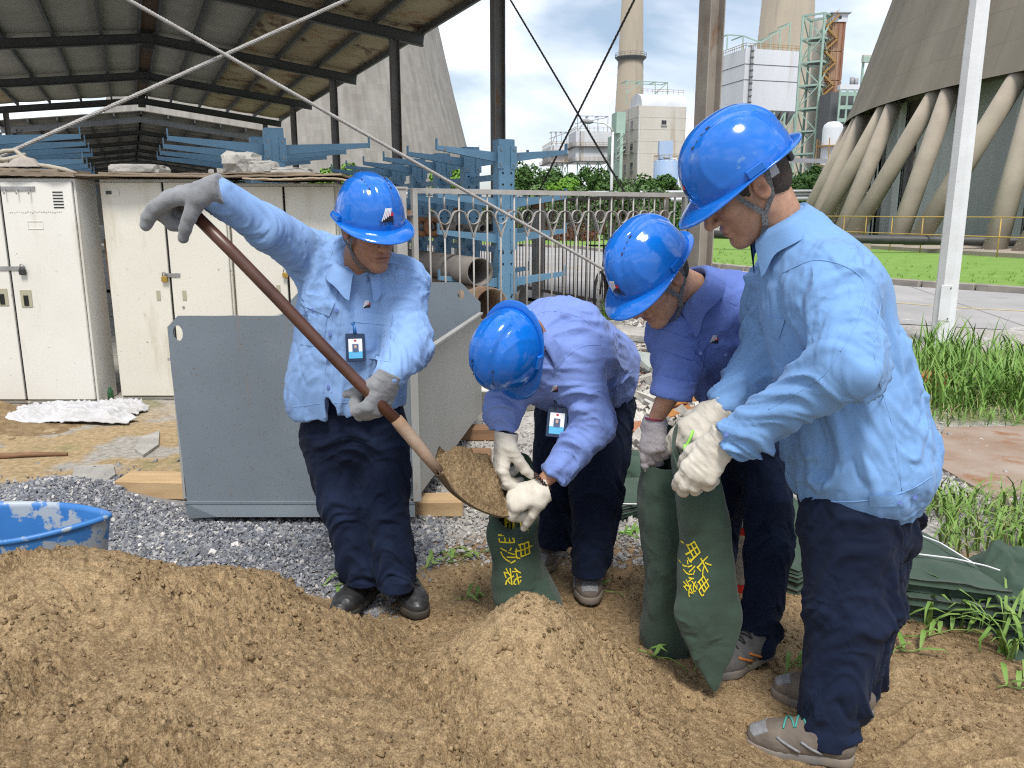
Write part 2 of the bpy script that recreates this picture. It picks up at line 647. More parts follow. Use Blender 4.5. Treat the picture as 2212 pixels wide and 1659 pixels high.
def folds(V, Nn, prims, seed=0.0, gain=1.0, crease=0.0028):
	"""cloth folds laid along / around each limb or body segment"""
	V32 = V.astype(np.float32)
	ws, fs = [], []
	for i, p in enumerate(prims):
		if p.get('fold') is None: continue
		d = prim_d(p, V32)
		w = np.exp(-np.maximum(d, -0.02) / 0.018)
		fo = p['fold']
		if p['t'] == 'c':
			a, b = p['a'].astype(float), p['b'].astype(float)
		else:
			a = p['c'].astype(float) - p['ax'][2].astype(float) * p['r'][2]; b = a + 2 * p['ax'][2].astype(float) * p['r'][2]
		ax = b - a; Ln = np.linalg.norm(ax); ax = ax / Ln
		h0 = np.array([0, 1.0, 0.2]) if abs(ax[1]) < 0.8 else np.array([1.0, 0, 0.2])
		e1 = np.cross(ax, h0); e1 /= np.linalg.norm(e1); e2 = np.cross(ax, e1)
		q = V - a
		s = q @ ax
		x1, x2 = q @ e1, q @ e2
		rr = np.sqrt(x1 * x1 + x2 * x2) + 1e-6
		ph = np.arctan2(x2, x1)
		ks, kp, tw, amp = fo['ks'], fo['kp'], fo.get('tw', 0.0), fo['amp']
		wob = perlin(np.stack([s * 5 + seed, x1 * 6, x2 * 6], 1)) * 0.9
		co = np.stack([s * ks + tw * np.sin(ph + fo.get('ph', 0.0)) + wob, x1 / rr * kp + seed + i * 3.1, x2 / rr * kp], 1)
		f = 1.15 * np.exp(-(perlin(co) / 0.17) ** 2) - 0.35
		f = f + 0.5 * (1.15 * np.exp(-(perlin(co * np.array([1.9, 1.5, 1.5]) + 9.1) / 0.17) ** 2) - 0.35)
		f = f - 0.3 * (np.exp(-(perlin(co * np.array([2.6, 2.0, 2.0]) + 4.7) / 0.15) ** 2) - 0.3)
		amp = amp * (0.35 + 0.9 * sstep(-0.35, 0.35, perlin(np.stack([s * 3.5 + 7, x1 * 5, x2 * 5 + seed], 1))))
		env = 1.0
		if 'env' in fo:
			env = np.interp(np.clip(s / Ln, 0, 1), [e[0] for e in fo['env']], [e[1] for e in fo['env']])
		ws.append(w); fs.append(f * amp * env)
	W = np.array(ws); W /= W.sum(0) + 1e-9
	disp = (W * np.array(fs)).sum(0)
	Q = V + 0.03 * np.stack([perlin(V * 5 + q + seed) for q in (2, 8, 15)], 1)
	cs_ = (1 - sstep(0.0, 0.16, np.abs(perlin(Q * np.array([8, 8, 5.5]) + seed)))) + 0.6 * (1 - sstep(0.0, 0.2, np.abs(perlin(Q * np.array([15, 15, 12]) + 3 + seed))))
	disp += 0.004 * fbm(V * 6 + seed, 2) - crease * cs_ * sstep(-0.25, 0.35, perlin(V * 4.2 + 3.3 + seed))
	return V + Nn * (gain * disp)[:, None]
def text_mesh(txt, size=1.0, spacing=1.0):
	cu = bpy.data.curves.new('glyphs', 'FONT')
	cu.body = txt
	cu.size = size
	cu.resolution_u = 3
	cu.align_x = 'CENTER'; cu.align_y = 'CENTER'
	cu.space_character = spacing
	ob = bpy.data.objects.new('glyphs', cu)
	C.objects.link(ob)
	bpy.context.view_layer.update()
	dg = bpy.context.evaluated_depsgraph_get()
	me = bpy.data.meshes.new_from_object(ob.evaluated_get(dg))
	bpy.data.objects.remove(ob)
	bpy.data.curves.remove(cu)
	bm = bmesh.new(); bm.from_mesh(me)
	bpy.data.meshes.remove(me)
	bmesh.ops.triangulate(bm, faces=bm.faces[:])
	V = np.array([v.co[:] for v in bm.verts]) if len(bm.verts) else np.zeros((0, 3))
	Fc = [[v.index for v in f.verts] for f in bm.faces]
	bm.free()
	return V, Fc
def bvh_of(V, Fq):
	return BVHTree.FromPolygons([tuple(p) for p in V], [tuple(int(i) for i in f) for f in Fq])
def project(bvh, o, xa, ya, pts2, off, back=0.3):
	"""lay 2d points (in the plane o, xa, ya) on a surface, along the plane's normal"""
	o, xa, ya = Vector(o), Vector(xa).normalized(), Vector(ya).normalized()
	n = xa.cross(ya).normalized()
	out = []
	last = 0.0
	for x, y in pts2:
		p = o + xa * float(x) + ya * float(y)
		h = bvh.ray_cast(p + n * back, -n, back * 2)
		if h[0] is None:
			nr = bvh.find_nearest(p + n * last)
			q = nr[0] if nr[0] is not None else p + n * last
		else:
			q = h[0]
			last = (q - p).dot(n)
		out.append(q + n * off)
	return out
def patch(bvh, o, xa, ya, outline_w, outline_h, off=0.002, thick=0.002, nx=8, ny=8, shape=None):
	"""thin cloth patch lying on a surface"""
	mb = MB()
	rows = []
	for j in range(ny + 1):
		t = j / ny
		pts = []
		for i in range(nx + 1):
			s = i / nx
			x, y = (s - 0.5) * outline_w, (t - 0.5) * outline_h
			if shape: x, y = shape(s, t, x, y)
			pts.append((x, y))
		rows.append(pts)
	top = [project(bvh, o, xa, ya, r, off + thick) for r in rows]
	bot = [project(bvh, o, xa, ya, r, off - 0.004) for r in rows]
	mb.grid(top, True)
	mb.grid(bot, True, flip=True)
	ring_t = top[0] + [r[-1] for r in top[1:]] + top[-1][::-1][1:] + [r[0] for r in top[::-1]][1:-1]
	ring_b = bot[0] + [r[-1] for r in bot[1:]] + bot[-1][::-1][1:] + [r[0] for r in bot[::-1]][1:-1]
	n = len(ring_t)
	mb.add(ring_t + ring_b, [(k, n + k, n + (k + 1) % n, (k + 1) % n) for k in range(n)], False)
	return mb
def rot_to(z, up=(0, 0, 1)):
	"""matrix whose columns are x, y, z with z along the given direction"""
	z = Vector(z).normalized()
	x = Vector(up).cross(z)
	if x.length < 1e-4: x = Vector((1, 0, 0))
	x.normalize()
	return Matrix((x, z.cross(x), z)).transposed()
rng = random.Random(11)
# ================================================================== THE SETTING
M_ROAD = mat('road concrete', (0.36, 0.35, 0.345), (0.28, 0.275, 0.27), 0.6, 0.9, bump=0.3, bscale=25, world=True, spots=((0.22, 0.21, 0.2), 0.9, 0.62, 0.75))
M_EARTH = mat('far ground', (0.30, 0.285, 0.25), (0.24, 0.23, 0.20), 0.08, 0.95, world=True)
M_LAWN = mat('lawn turf', (0.14, 0.27, 0.04), (0.19, 0.31, 0.06), 1.6, 0.95, bump=0.8, bscale=30, bdist=0.03, world=True, spots=((0.2, 0.2, 0.06), 3.0, 0.62, 0.75))
M_GRASS = mat('grass blades', (0.13, 0.26, 0.035), (0.19, 0.32, 0.06), 2.0, 0.7, world=True, spec=0.2)
M_KERB = mat('kerb stone', (0.34, 0.31, 0.27), (0.22, 0.20, 0.18), 3, 0.9, bump=0.4, bscale=30, rnd=0.15)
M_YLINE = mat('worn yellow paint', (0.50, 0.38, 0.10), (0.42, 0.38, 0.30), 3.0, 0.8, world=True)
# ground sheet reaching the horizon
mb = MB()
mb.add([(-1500, -300, -0.06), (1500, -300, -0.06), (1500, 2500, -0.06), (-1500, 2500, -0.06)], [(0, 1, 2, 3)])
tag(mb.build('ground', M_EARTH), 'flat ground reaching the horizon behind the plant', 'ground', kind='structure')
# road that sweeps from the right round behind the gate
far_edge = [(22, 9.4), (14.5, 12.2), (9.4, 14.7), (8.05, 16.3), (6.6, 18.9), (5.46, 21.9), (4.3, 27.5), (2.8, 33.5), (0.6, 36), (-3.0, 35), (-8, 32.5), (-16, 29.5), (-30, 26)]
near_edge = [(22, 5.6), (14.5, 7.6), (9, 9.2), (6.6, 9.9), (5.0, 10.7), (3.9, 11.6), (3.0, 12.6), (2.0, 13.3), (0.2, 14), (-3, 14.8), (-8, 15.5), (-16, 16), (-30, 16)]
mb = MB()
mb.add([(x, y, 0.004) for x, y in far_edge] + [(x, y, 0.004) for x, y in near_edge],
	   [(i + 1, i, len(far_edge) + i, len(far_edge) + i + 1) for i in range(len(far_edge) - 1)])
road = tag(mb.build('road', M_ROAD), 'pale concrete road sweeping past the lawn behind the gate', 'road', kind='structure')
# road slab joints (thin dark recess strips) and the worn yellow centre line
mid = [((a[0] * 0.62 + b[0] * 0.38), (a[1] * 0.62 + b[1] * 0.38)) for a, b in zip(near_edge, far_edge)]
mb = MB()
for a, b in zip(mid[:-1], mid[1:]):
	d = Vector((b[0] - a[0], b[1] - a[1], 0)); n = Vector((-d.y, d.x, 0)).normalized() * 0.06
	A, B = Vector((a[0], a[1], 0.008)), Vector((b[0], b[1], 0.008))
	mb.add([A - n, B - n, B + n, A + n], [(0, 1, 2, 3)])
mb.build('centre_line', M_YLINE, road)
mb = MB()
for k in range(len(far_edge) - 1):
	for t in (0.0,):
		a = Vector((near_edge[k][0] * (1 - t) + near_edge[k + 1][0] * t, near_edge[k][1] * (1 - t) + near_edge[k + 1][1] * t, 0.0075))
		b = Vector((far_edge[k][0] * (1 - t) + far_edge[k + 1][0] * t, far_edge[k][1] * (1 - t) + far_edge[k + 1][1] * t, 0.0075))
		d = (b - a).normalized() * 0.0
		n = Vector((-(b - a).y, (b - a).x, 0)).normalized() * 0.018
		mb.add([a - n, b - n, b + n, a + n], [(0, 1, 2, 3)])
mb.build('slab_joint', mat('joint tar', (0.28, 0.27, 0.26), rough=0.9), road)
# lawn behind the kerb
mb = MB()
out = [(60, 9), (75, 40), (75, 90), (40, 72), (10, 58), (-3, 48), (-7, 40)]
ring = far_edge[:-2] + out[::-1]
pts = [(x, y, 0.085) for x, y in ring]
bm = bmesh.new()
vsb = [bm.verts.new(p) for p in pts]
f = bm.faces.new(vsb)
bmesh.ops.triangulate(bm, faces=[f])
for ff in bm.faces:
	if ff.normal.z < 0: ff.normal_flip()
me = bpy.data.meshes.new('lawn'); bm.to_mesh(me); bm.free()
tag(link_mesh('lawn', me, M_LAWN), 'mown green lawn between the road kerb and the cooling tower', 'lawn', kind='structure')
# kerb: single stones laid end to end
kerb = thing('kerb', 'low stone kerb edging the lawn along the far side of the road', 'kerb', (6, 18, 0))
kerb['kind'] = 'structure'; del kerb['category']
kme = MB().bbox((0, 0, 0.06), (0.97, 0.16, 0.14), 0.015).mesh('kerb_stone', M_KERB)
def walk(poly, step):
	out, left = [], 0.0
	for a, b in zip(poly[:-1], poly[1:]):
		a, b = Vector((*a, 0)), Vector((*b, 0))
		Ln = (b - a).length
		s = left
		while s < Ln:
			out.append((a + (b - a) * (s / Ln), math.atan2((b - a).y, (b - a).x)))
			s += step
		left = s - Ln
	return out
for p, a in walk(far_edge[1:], 1.0):
	inst('kerb_stone', kme, kerb, p, (0, rng.uniform(-0.01, 0.01), a + rng.uniform(-0.015, 0.015)))
# lawn grass blades near the kerb
def blades(pts, hmin, hmax, w, lean=0.5, seed=1, seg=2, per=1):
	rs = np.random.RandomState(seed)
	V, Fc = [], []
	n = 0
	for (x, y, z) in pts:
		for _ in range(per):
			a = rs.uniform(0, 6.283); h = rs.uniform(hmin, hmax); ln = lean * rs.uniform(0.3, 1.2) * h
			ww = w * rs.uniform(0.6, 1.3)
			dx, dy = math.cos(a), math.sin(a)
			px, py = -dy * ww / 2, dx * ww / 2
			ox, oy = rs.normal(0, 0.02, 2) if per > 1 else (0, 0)
			for k in range(seg + 1):
				t = k / seg
				cx, cy, cz = x + ox + dx * ln * t * t, y + oy + dy * ln * t * t, z + h * (t - 0.18 * t * t * lean)
				q = 1 - t ** 1.5 * 0.95
				V.append((cx - px * q, cy - py * q, cz)); V.append((cx + px * q, cy + py * q, cz))
			for k in range(seg):
				Fc.append((n + 2 * k, n + 2 * k + 1, n + 2 * k + 3, n + 2 * k + 2))
			n += 2 * (seg + 1)
	return V, Fc
rs = np.random.RandomState(3)
pts = []
for p, a in walk(far_edge[1:8], 0.045):
	t = abs(rs.normal(0, 2.4)) + 0.05
	nx, ny = -math.sin(a), math.cos(a)
	s = -1
	q = (p.x + nx * s * t, p.y + ny * s * t)
	q2 = (p.x - nx * s * t, p.y - ny * s * t)
	# take the side away from the camera
	q = q if q[0] ** 2 + q[1] ** 2 > q2[0] ** 2 + q2[1] ** 2 else q2
	pts.append((q[0], q[1], 0.08))
V, Fc = blades(pts, 0.04, 0.11, 0.012, 0.6, 5, 1, per=7)
tag(link_mesh('lawn_grass', np_mesh('lawn_grass', V, Fc, M_GRASS, False)), 'short grass growing on the lawn along the kerb', 'grass', kind='stuff')
# ------------------------------------------------------------------ cooling towers
def tower_material(k=1.0, g=1.0, bl=1.0):
	m = bpy.data.materials.new('tower concrete')
	m.use_nodes = True
	N, K = m.node_tree.nodes, m.node_tree.links.new
	b = N['Principled BSDF']; b.inputs['Roughness'].default_value = 0.92; b.inputs['Specular IOR Level'].default_value = 0.2
	uv = N.new('ShaderNodeUVMap')
	br = N.new('ShaderNodeTexBrick')
	br.inputs['Scale'].default_value = 1.0
	br.inputs['Brick Width'].default_value = 1.5; br.inputs['Row Height'].default_value = 1.25
	br.inputs['Mortar Size'].default_value = 0.018
	br.offset = 0.0
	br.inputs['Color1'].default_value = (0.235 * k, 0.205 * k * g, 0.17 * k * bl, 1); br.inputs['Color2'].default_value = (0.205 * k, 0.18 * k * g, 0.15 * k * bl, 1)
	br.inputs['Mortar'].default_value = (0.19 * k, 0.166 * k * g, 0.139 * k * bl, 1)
	K(uv.outputs['UV'], br.inputs['Vector'])
	mp = N.new('ShaderNodeMapping'); mp.inputs['Scale'].default_value = (0.5, 0.09, 1)
	K(uv.outputs['UV'], mp.inputs['Vector'])
	n = N.new('ShaderNodeTexNoise'); n.inputs['Scale'].default_value = 1.2; n.inputs['Detail'].default_value = 8
	K(mp.outputs['Vector'], n.inputs['Vector'])
	mr = N.new('ShaderNodeMapRange'); mr.inputs['From Min'].default_value = 0.35; mr.inputs['From Max'].default_value = 0.7
	K(n.outputs['Fac'], mr.inputs['Value'])
	mx = N.new('ShaderNodeMixRGB'); mx.blend_type = 'MULTIPLY'
	mx.inputs['Color2'].default_value = (0.72, 0.70, 0.68, 1)
	K(mr.outputs['Result'], mx.inputs['Fac']); K(br.outputs['Color'], mx.inputs['Color1'])
	n2 = N.new('ShaderNodeTexNoise'); n2.inputs['Scale'].default_value = 0.35; n2.inputs['Detail'].default_value = 10; n2.inputs['Roughness'].default_value = 0.7
	K(uv.outputs['UV'], n2.inputs['Vector'])
	m2 = N.new('ShaderNodeMapRange'); m2.inputs['From Min'].default_value = 0.66; m2.inputs['From Max'].default_value = 0.72
	K(n2.outputs['Fac'], m2.inputs['Value'])
	mx2 = N.new('ShaderNodeMixRGB'); mx2.inputs['Color2'].default_value = (0.32, 0.30, 0.27, 1)
	K(m2.outputs['Result'], mx2.inputs['Fac']); K(mx.outputs['Color'], mx2.inputs['Color1'])
	K(mx2.outputs['Color'], b.inputs['Base Color'])
	return m
M_TOWER = tower_material()
M_TOWERF = tower_material(1.38, 1.09, 1.2)  # far tower: paler copy, distance haze and light put into its colour
def shell_mesh(name, prof, n, thick, cen, m=None):
	"""double-walled shell of revolution with a running-metre UV map"""
	V, Fc, UV = [], [], []
	rows = [(r, z) for r, z in prof] + [(r - thick, z) for r, z in prof[::-1]]
	R0 = prof[0][0]
	for r, z in rows:
		for k in range(n + 1):
			a = 2 * math.pi * k / n
			V.append((cen[0] + r * math.cos(a), cen[1] + r * math.sin(a), cen[2] + z)); UV.append((a * R0, z))
	for i in range(len(rows) - 1):
		for k in range(n):
			Fc.append((i * (n + 1) + k, i * (n + 1) + k + 1, (i + 1) * (n + 1) + k + 1, (i + 1) * (n + 1) + k))
	me = bpy.data.meshes.new(name)
	me.from_pydata(V, [], Fc)
	uvl = me.uv_layers.new(name='UVMap')
	li = np.empty(len(me.loops), dtype=np.int32); me.loops.foreach_get('vertex_index', li)
	uvl.data.foreach_set('uv', np.array(UV, dtype=np.float32)[li].ravel())
	me.polygons.foreach_set('use_smooth', [True] * len(me.polygons))
	me.materials.append(m or M_TOWER)
	return me
M_COL = mat('tower column concrete', (0.33, 0.285, 0.225), (0.26, 0.225, 0.18), 0.8, 0.9, bump=0.25, bscale=12, world=True, spots=((0.20, 0.17, 0.13), 0.5, 0.55, 0.8))
M_FILL = mat('tower fill grey', (0.46, 0.47, 0.49), (0.34, 0.35, 0.36), 0.6, 0.6, stretch=(1, 1, 0.15), rnd=0.25)
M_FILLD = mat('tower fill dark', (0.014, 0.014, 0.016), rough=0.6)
M_YEL = mat('yellow rail paint', (0.55, 0.34, 0.06), (0.42, 0.30, 0.12), 8, 0.6)
M_PIPE = mat('black pipe', (0.035, 0.035, 0.037), (0.055, 0.053, 0.05), 3, 0.55)
TC = Vector((47.5, 36.8, 0))
t = thing('cooling_tower', 'huge concrete cooling tower standing on slanting round columns at the right', 'cooling tower', TC)
prof = [(30.6, 6.3), (30.2, 7.4), (28.6, 13), (26.9, 19), (25.0, 26), (22.6, 36), (20.4, 48), (19.2, 60), (19.0, 70)]
link_mesh('shell', shell_mesh('shell', prof, 160, 0.75, (0, 0, 0)), None, t)
mb = MB(); mb.lathe(TC, [(33.9, 0.0), (33.9, 0.22), (31.9, 0.3), (31.9, 0.0)], 160, False); mb.build('basin_rim', M_COL, t)
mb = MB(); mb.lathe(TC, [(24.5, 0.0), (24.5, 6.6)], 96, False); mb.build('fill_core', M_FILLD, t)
N_P = 42
off = R(185.1)
for k in range(N_P):
	a = off + k * 2 * math.pi / N_P
	da = (a - R(185) + math.pi) % (2 * math.pi) - math.pi
	if abs(da) > R(62): continue
	for sgn in (-1, 1):
		at, ab = a + sgn * R(0.85), a + sgn * (math.pi / N_P - R(0.95))
		p1 = TC + Vector((30.15 * math.cos(at), 30.15 * math.sin(at), 6.33))
		p0 = TC + Vector((32.75 * math.cos(ab), 32.75 * math.sin(ab), 0.1))
		mb = MB(); mb.tube([p0, p0.lerp(p1, 0.5), p1], [0.37, 0.36, 0.35], 18)
		mb.build('column', M_COL, t)
	for j, (w, mm) in enumerate(((0.66, M_FILL), (0.20, M_FILL))):
		a0 = a + (math.pi / N_P) * (0.1 + j * 1.25); a1 = a0 + w * 2 * math.pi / N_P
		rr = 28.9 + 0.3 * j
		mb = MB()
		q = [TC + Vector((rr * math.cos(x), rr * math.sin(x), z)) for z in (0.05, 6.7) for x in (a0, (a0 + a1) / 2, a1)]
		q2 = [TC + Vector(((rr - 0.1) * math.cos(x), (rr - 0.1) * math.sin(x), z)) for z in (0.05, 6.7) for x in (a0, (a0 + a1) / 2, a1)]
		mb.add(q, [(0, 3, 4, 1), (1, 4, 5, 2)], False); mb.add(q2, [(0, 1, 4, 3), (1, 2, 5, 4)], False)
		mb.build('louvre_panel', mm, t)
# railing round the basin
rail = thing('guard_rail', 'yellow pipe railing around the foot of the near cooling tower', 'railing', TC + Vector((-34, 0, 0)))
angs = [R(155 + i * 2.62) for i in range(24)]
RP = [TC + Vector((34.3 * math.cos(a), 34.3 * math.sin(a), 0)) for a in angs]
for z in (0.72, 1.32):
	mb = MB(); mb.tube([p + Vector((0, 0, z)) for p in RP], 0.02, 6); mb.build('rail', M_YEL, rail)
for p in RP:
	mb = MB(); mb.tube([p + Vector((0, 0, -0.02)), p + Vector((0, 0, 1.32))], 0.02, 6); mb.build('post', M_YEL, rail)
# black pipe on stub supports
pp = [D(1500, 505, 31.5), D(1700, 511, 30.0), D(1870, 517, 28.8), D(2212, 522, 27.2), D(2600, 530, 25.6)]
t = thing('black_pipeline', 'long black pipe on low stubs in front of the cooling tower', 'pipe', (pp[2].x, pp[2].y, 0))
MB().tube(pp, 0.16, 14).build('pipe', M_PIPE, t)
for u in (0.25, 0.5, 0.8):
	i = u * 4; p = pp[int(i)].lerp(pp[min(int(i) + 1, 4)], i - int(i))
	MB().box((p.x, p.y, (p.z - 0.14) / 2 + 0.03), (0.3, 0.3, p.z - 0.2)).build('support', M_COL, t)
# far cooling tower behind the shed
c = D(640, 430, 205); c.z = 0
t = thing('cooling_tower', 'pale cooling tower far behind the open shed', 'cooling tower', c)
prof = [(46.5, 3), (45.0, 9), (42.6, 18), (39.6, 30), (36.0, 46), (33.0, 62), (30.5, 80), (29.5, 95), (30, 110)]
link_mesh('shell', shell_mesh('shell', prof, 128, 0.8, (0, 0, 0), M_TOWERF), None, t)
# ------------------------------------------------------------------ chimneys
def chim_material(name, c1, c2):
	return mat(name, c1, c2, 0.25, 0.92, stretch=(1, 1, 0.25), spots=((0.17, 0.15, 0.12), 0.35, 0.6, 0.75, (1, 1, 0.06)))
M_CHIM = chim_material('chimney concrete', (0.30, 0.26, 0.20), (0.25, 0.22, 0.175))
M_STEEL_D = mat('dark platform steel', (0.10, 0.105, 0.11), rough=0.7)
def chimney(u_top, u_bot, w_top, w_bot, v_bot, Y, H, label, rings):
	b = D(u_bot, v_bot, Y); c = Vector((b.x, Y, 0))
	tt = thing('chimney', label, 'chimney', c)
	sc = Y / FP
	r0, zb = w_bot / 2 * sc * 1.0, b.z
	top = D(u_top, 0, Y)
	r1 = w_top / 2 * sc * 0.96
	sl = (r1 - r0) / (top.z - zb)
	mb = MB(); n = 40
	zs = [0.0]
	while zs[-1] < H: zs.append(zs[-1] + 2.4)
	prof = []
	for z in zs:
		r = r0 + sl * (z - zb)
		prof += [(r, z), (r, z + 2.28), (r - 0.04, z + 2.285), (r - 0.04, z + 2.39)]
	mb.lathe(c, prof, n, True)
	mb.build('shaft', M_CHIM, tt)
	for vr in rings:
		z = D(u_bot, vr, Y).z; r = r0 + sl * (z - zb)
		m2 = MB(); m2.lathe(c, [(r, z - 1.1), (r + 0.9, z - 0.1), (r + 1.0, z - 0.1), (r + 1.0, z + 0.1), (r, z + 0.1)], n, False)
		plat = m2.build('platform', M_STEEL_D, tt)
		for zz in (0.6, 1.15):
			m2 = MB(); m2.tube([c + Vector(((r + 1) * math.cos(a), (r + 1) * math.sin(a), z + zz)) for a in [i * math.pi / 18 for i in range(37)]], 0.05, 4)
			m2.build('rail', M_STEEL_D, plat)
		for i in range(18):
			a = i * math.pi / 9
			m2 = MB(); q = c + Vector(((r + 1) * math.cos(a), (r + 1) * math.sin(a), z)); m2.tube([q, q + Vector((0, 0, 1.15))], 0.05, 4)
			m2.build('rail_post', M_STEEL_D, plat)
	return tt
chimney(1363, 1358, 44, 60, 280, 260, 150, 'slender concrete chimney with a ring platform', [125])
chimney(1698, 1696, 105, 109, 100, 240, 140, 'broad concrete chimney behind the white boiler block', [])
# ------------------------------------------------------------------ plant buildings
M_BWALL = mat('weathered wall', (0.58, 0.555, 0.50), (0.50, 0.475, 0.42), 0.12, 0.9, world=True, stretch=(1, 1, 0.3), spots=((0.33, 0.27, 0.2), 0.35, 0.54, 0.74, (1, 1, 0.10)))
M_CLAD = mat('white cladding', (0.62, 0.64, 0.67), (0.54, 0.56, 0.60), 0.15, 0.6, world=True, stretch=(1, 1, 0.2), spots=((0.40, 0.33, 0.25), 0.5, 0.57, 0.75, (1, 1, 0.05)))
M_GREENW = mat('pale green cladding', (0.36, 0.50, 0.42), (0.30, 0.42, 0.36), 0.2, 0.7, world=True)
M_GSTEEL = mat('green steelwork', (0.31, 0.44, 0.37), (0.25, 0.35, 0.30), 0.5, 0.6, world=True)
M_OSTEEL = mat('ochre stair steel', (0.36, 0.22, 0.06), (0.28, 0.15, 0.05), 0.5, 0.7, world=True)
M_RUST = mat('rusty duct', (0.21, 0.09, 0.05), (0.38, 0.26, 0.18), 0.7, 0.85, world=True, stretch=(1, 1, 0.08), spots=((0.45, 0.33, 0.22), 0.9, 0.56, 0.66, (1, 1, 0.05)))
M_WINF = mat('window frame', (0.36, 0.35, 0.33), rough=0.7)
M_PANE = mat('dark window pane', (0.03, 0.035, 0.04), rough=0.15)
M_GREYST = mat('grey steel', (0.30, 0.31, 0.33), (0.23, 0.23, 0.24), 0.6, 0.65, world=True)
M_BLUET = mat('blue tank paint', (0.30, 0.42, 0.62), (0.36, 0.46, 0.6), 0.4, 0.6, world=True)
class Block:
	"""a building seen on its corner: face 0 runs to the right of the near corner, face 1 to its left"""
	def __init__(s, name, label, uc, u0, u1, vtop, Y, phi, m, zb=0.0, vref=300, floor_lines=(), cat='building', lines_mat=None):
		pc = D(uc, vref, Y); s.c = Vector((pc.x, Y, 0))
		s.dr = Vector((math.cos(phi), math.sin(phi), 0)); s.dl = Vector((-math.sin(phi), math.cos(phi), 0))
		def ln(u, d):
			x, y, _ = ray(u, vref); r = x / y
			return (r * Y - s.c.x) / (d.x - r * d.y)
		s.lr, s.ll = ln(u1, s.dr), ln(u0, s.dl)
		s.z1 = D(uc, vtop, Y).z; s.zb = zb
		s.o = thing(name, label, cat, s.c)
		a, b, cc, d = s.c, s.c + s.dr * s.lr, s.c + s.dr * s.lr + s.dl * s.ll, s.c + s.dl * s.ll
		up = lambda p, z: Vector((p.x, p.y, z))
		mb = MB()
		mb.add([up(p, zb) for p in (a, b, cc, d)] + [up(p, s.z1) for p in (a, b, cc, d)],
			   [(0, 1, 5, 4), (1, 2, 6, 5), (2, 3, 7, 6), (3, 0, 4, 7), (4, 5, 6, 7), (3, 2, 1, 0)])
		s.wall = mb.build('wall', m, s.o)
		for z in floor_lines:
			for f in (0, 1):
				s.strip(f, 0, s.lr if f == 0 else s.ll, z, 0.12, lines_mat or M_WINF, 'wall_band', 0.05)
	def pt(s, face, a, z, out=0.0):
		d, n = (s.dr, -s.dl) if face == 0 else (s.dl, -s.dr)
		p = s.c + d * a + n * out
		return Vector((p.x, p.y, z))
	def strip(s, face, a0, a1, z, h, m, name, out=0.06, parent=None):
		d = s.dr if face == 0 else s.dl
		n = -s.dl if face == 0 else -s.dr
		c = s.pt(face, (a0 + a1) / 2, z, 0)
		Mx = Matrix((d, n, Vector((0, 0, 1)))).transposed()
		return MB().box(c + n * (out / 2 - 0.02), (abs(a1 - a0), out + 0.04, h), M=Mx).build(name, m, parent or s.o)
	def window(s, face, u, v, w, h):
		x, y, _ = ray(u, v)
		d = s.dr if face == 0 else s.dl
		r = x / y
		a = (r * s.c.y - s.c.x) / (d.x - r * d.y)
		P = s.c + d * a
		z = D(u, v, P.y).z
		fr = s.strip(face, a - w / 2, a + w / 2, z, h, M_WINF, 'window', 0.12)
		for k in (-1, 1):
			s.strip(face, a + k * w * 0.23 - w * 0.2, a + k * w * 0.23 + w * 0.2, z + h * 0.04, h * 0.82, M_PANE, 'pane', 0.15, fr)
		s.strip(face, a - w * 0.58, a + w * 0.58, z - h / 2 - 0.1, 0.18, M_WINF, 'sill', 0.3, fr)
def lattice(parent, pts, r, m, name='strut'):
	for a, b in pts:
		MB().beam(a, b, r, r).build(name, m, parent)
def railing(o, a, b, m, h=1.1, n=8):
	mb = MB()
	a, b = Vector(a), Vector(b)
	for z in (h * 0.55, h):
		mb.beam(a + Vector((0, 0, z)), b + Vector((0, 0, z)), 0.09, 0.09)
	for i in range(n + 1):
		p = a.lerp(b, i / n); mb.beam(p, p + Vector((0, 0, h)), 0.08, 0.08)
	return mb.build('roof_railing', m, o)
# 1 concrete block with the arched roof
B = Block('plant_building', 'cream concrete plant building with an arched grey roof vessel', 1378, 1342, 1480, 228, 220, R(14), M_BWALL, floor_lines=())
for fl in (252, 278, 304, 330): B.strip(0, 0, B.lr, D(1400, fl, 220).z, 0.1, M_BWALL, 'wall_band', 0.04); B.strip(1, 0, B.ll, D(1400, fl, 220).z, 0.1, M_BWALL, 'wall_band', 0.04)
for u, v in ((1434, 265), (1433, 315)): B.window(0, u, v, 1.45, 1.25)
for u, v in ((1351, 275), (1366, 269), (1350, 324), (1365, 318), (1350, 363), (1365, 359)): B.window(1, u, v, 1.9, 2.0)
MB().beam(B.pt(0, 0.25, 0.5, 0.15), B.pt(0, 0.25, B.z1 - 1, 0.15), 0.18, 0.18).build('drain_pipe', M_CLAD, B.o)
# arched vessel on the roof
a0, a1 = B.pt(0, 0.8, B.z1), B.pt(0, B.lr, B.z1)
mb = MB()
rows = []
for k in range(13):
	an = math.pi * k / 12
	rows.append([a0 + B.dl * (4.2 - 4.2 * math.cos(an)) + Vector((0, 0, 3.4 * math.sin(an) ** 0.7)), a1 + B.dl * (4.2 - 4.2 * math.cos(an)) + Vector((0, 0, 3.4 * math.sin(an) ** 0.7))])
mb.grid(rows, True); mb.add([r[0] for r in rows], [tuple(range(13))]); mb.add([r[1] for r in rows], [tuple(reversed(range(13)))])
mb.build('arched_roof', M_CLAD, B.o)
zt = B.z1 + 3.4
fr = []
for a in (-2.5, 1.5, 5.5, 9.0):
	p = B.pt(0, a, zt) + B.dl * 2.5
	fr.append((p + Vector((0, 0, -3 if a < 1 else 0)), p + Vector((0, 0, 3.0))))
	fr.append((p + Vector((0, 0, 3.0)), p + B.dl * 4 + Vector((0, 0, 3.0))))
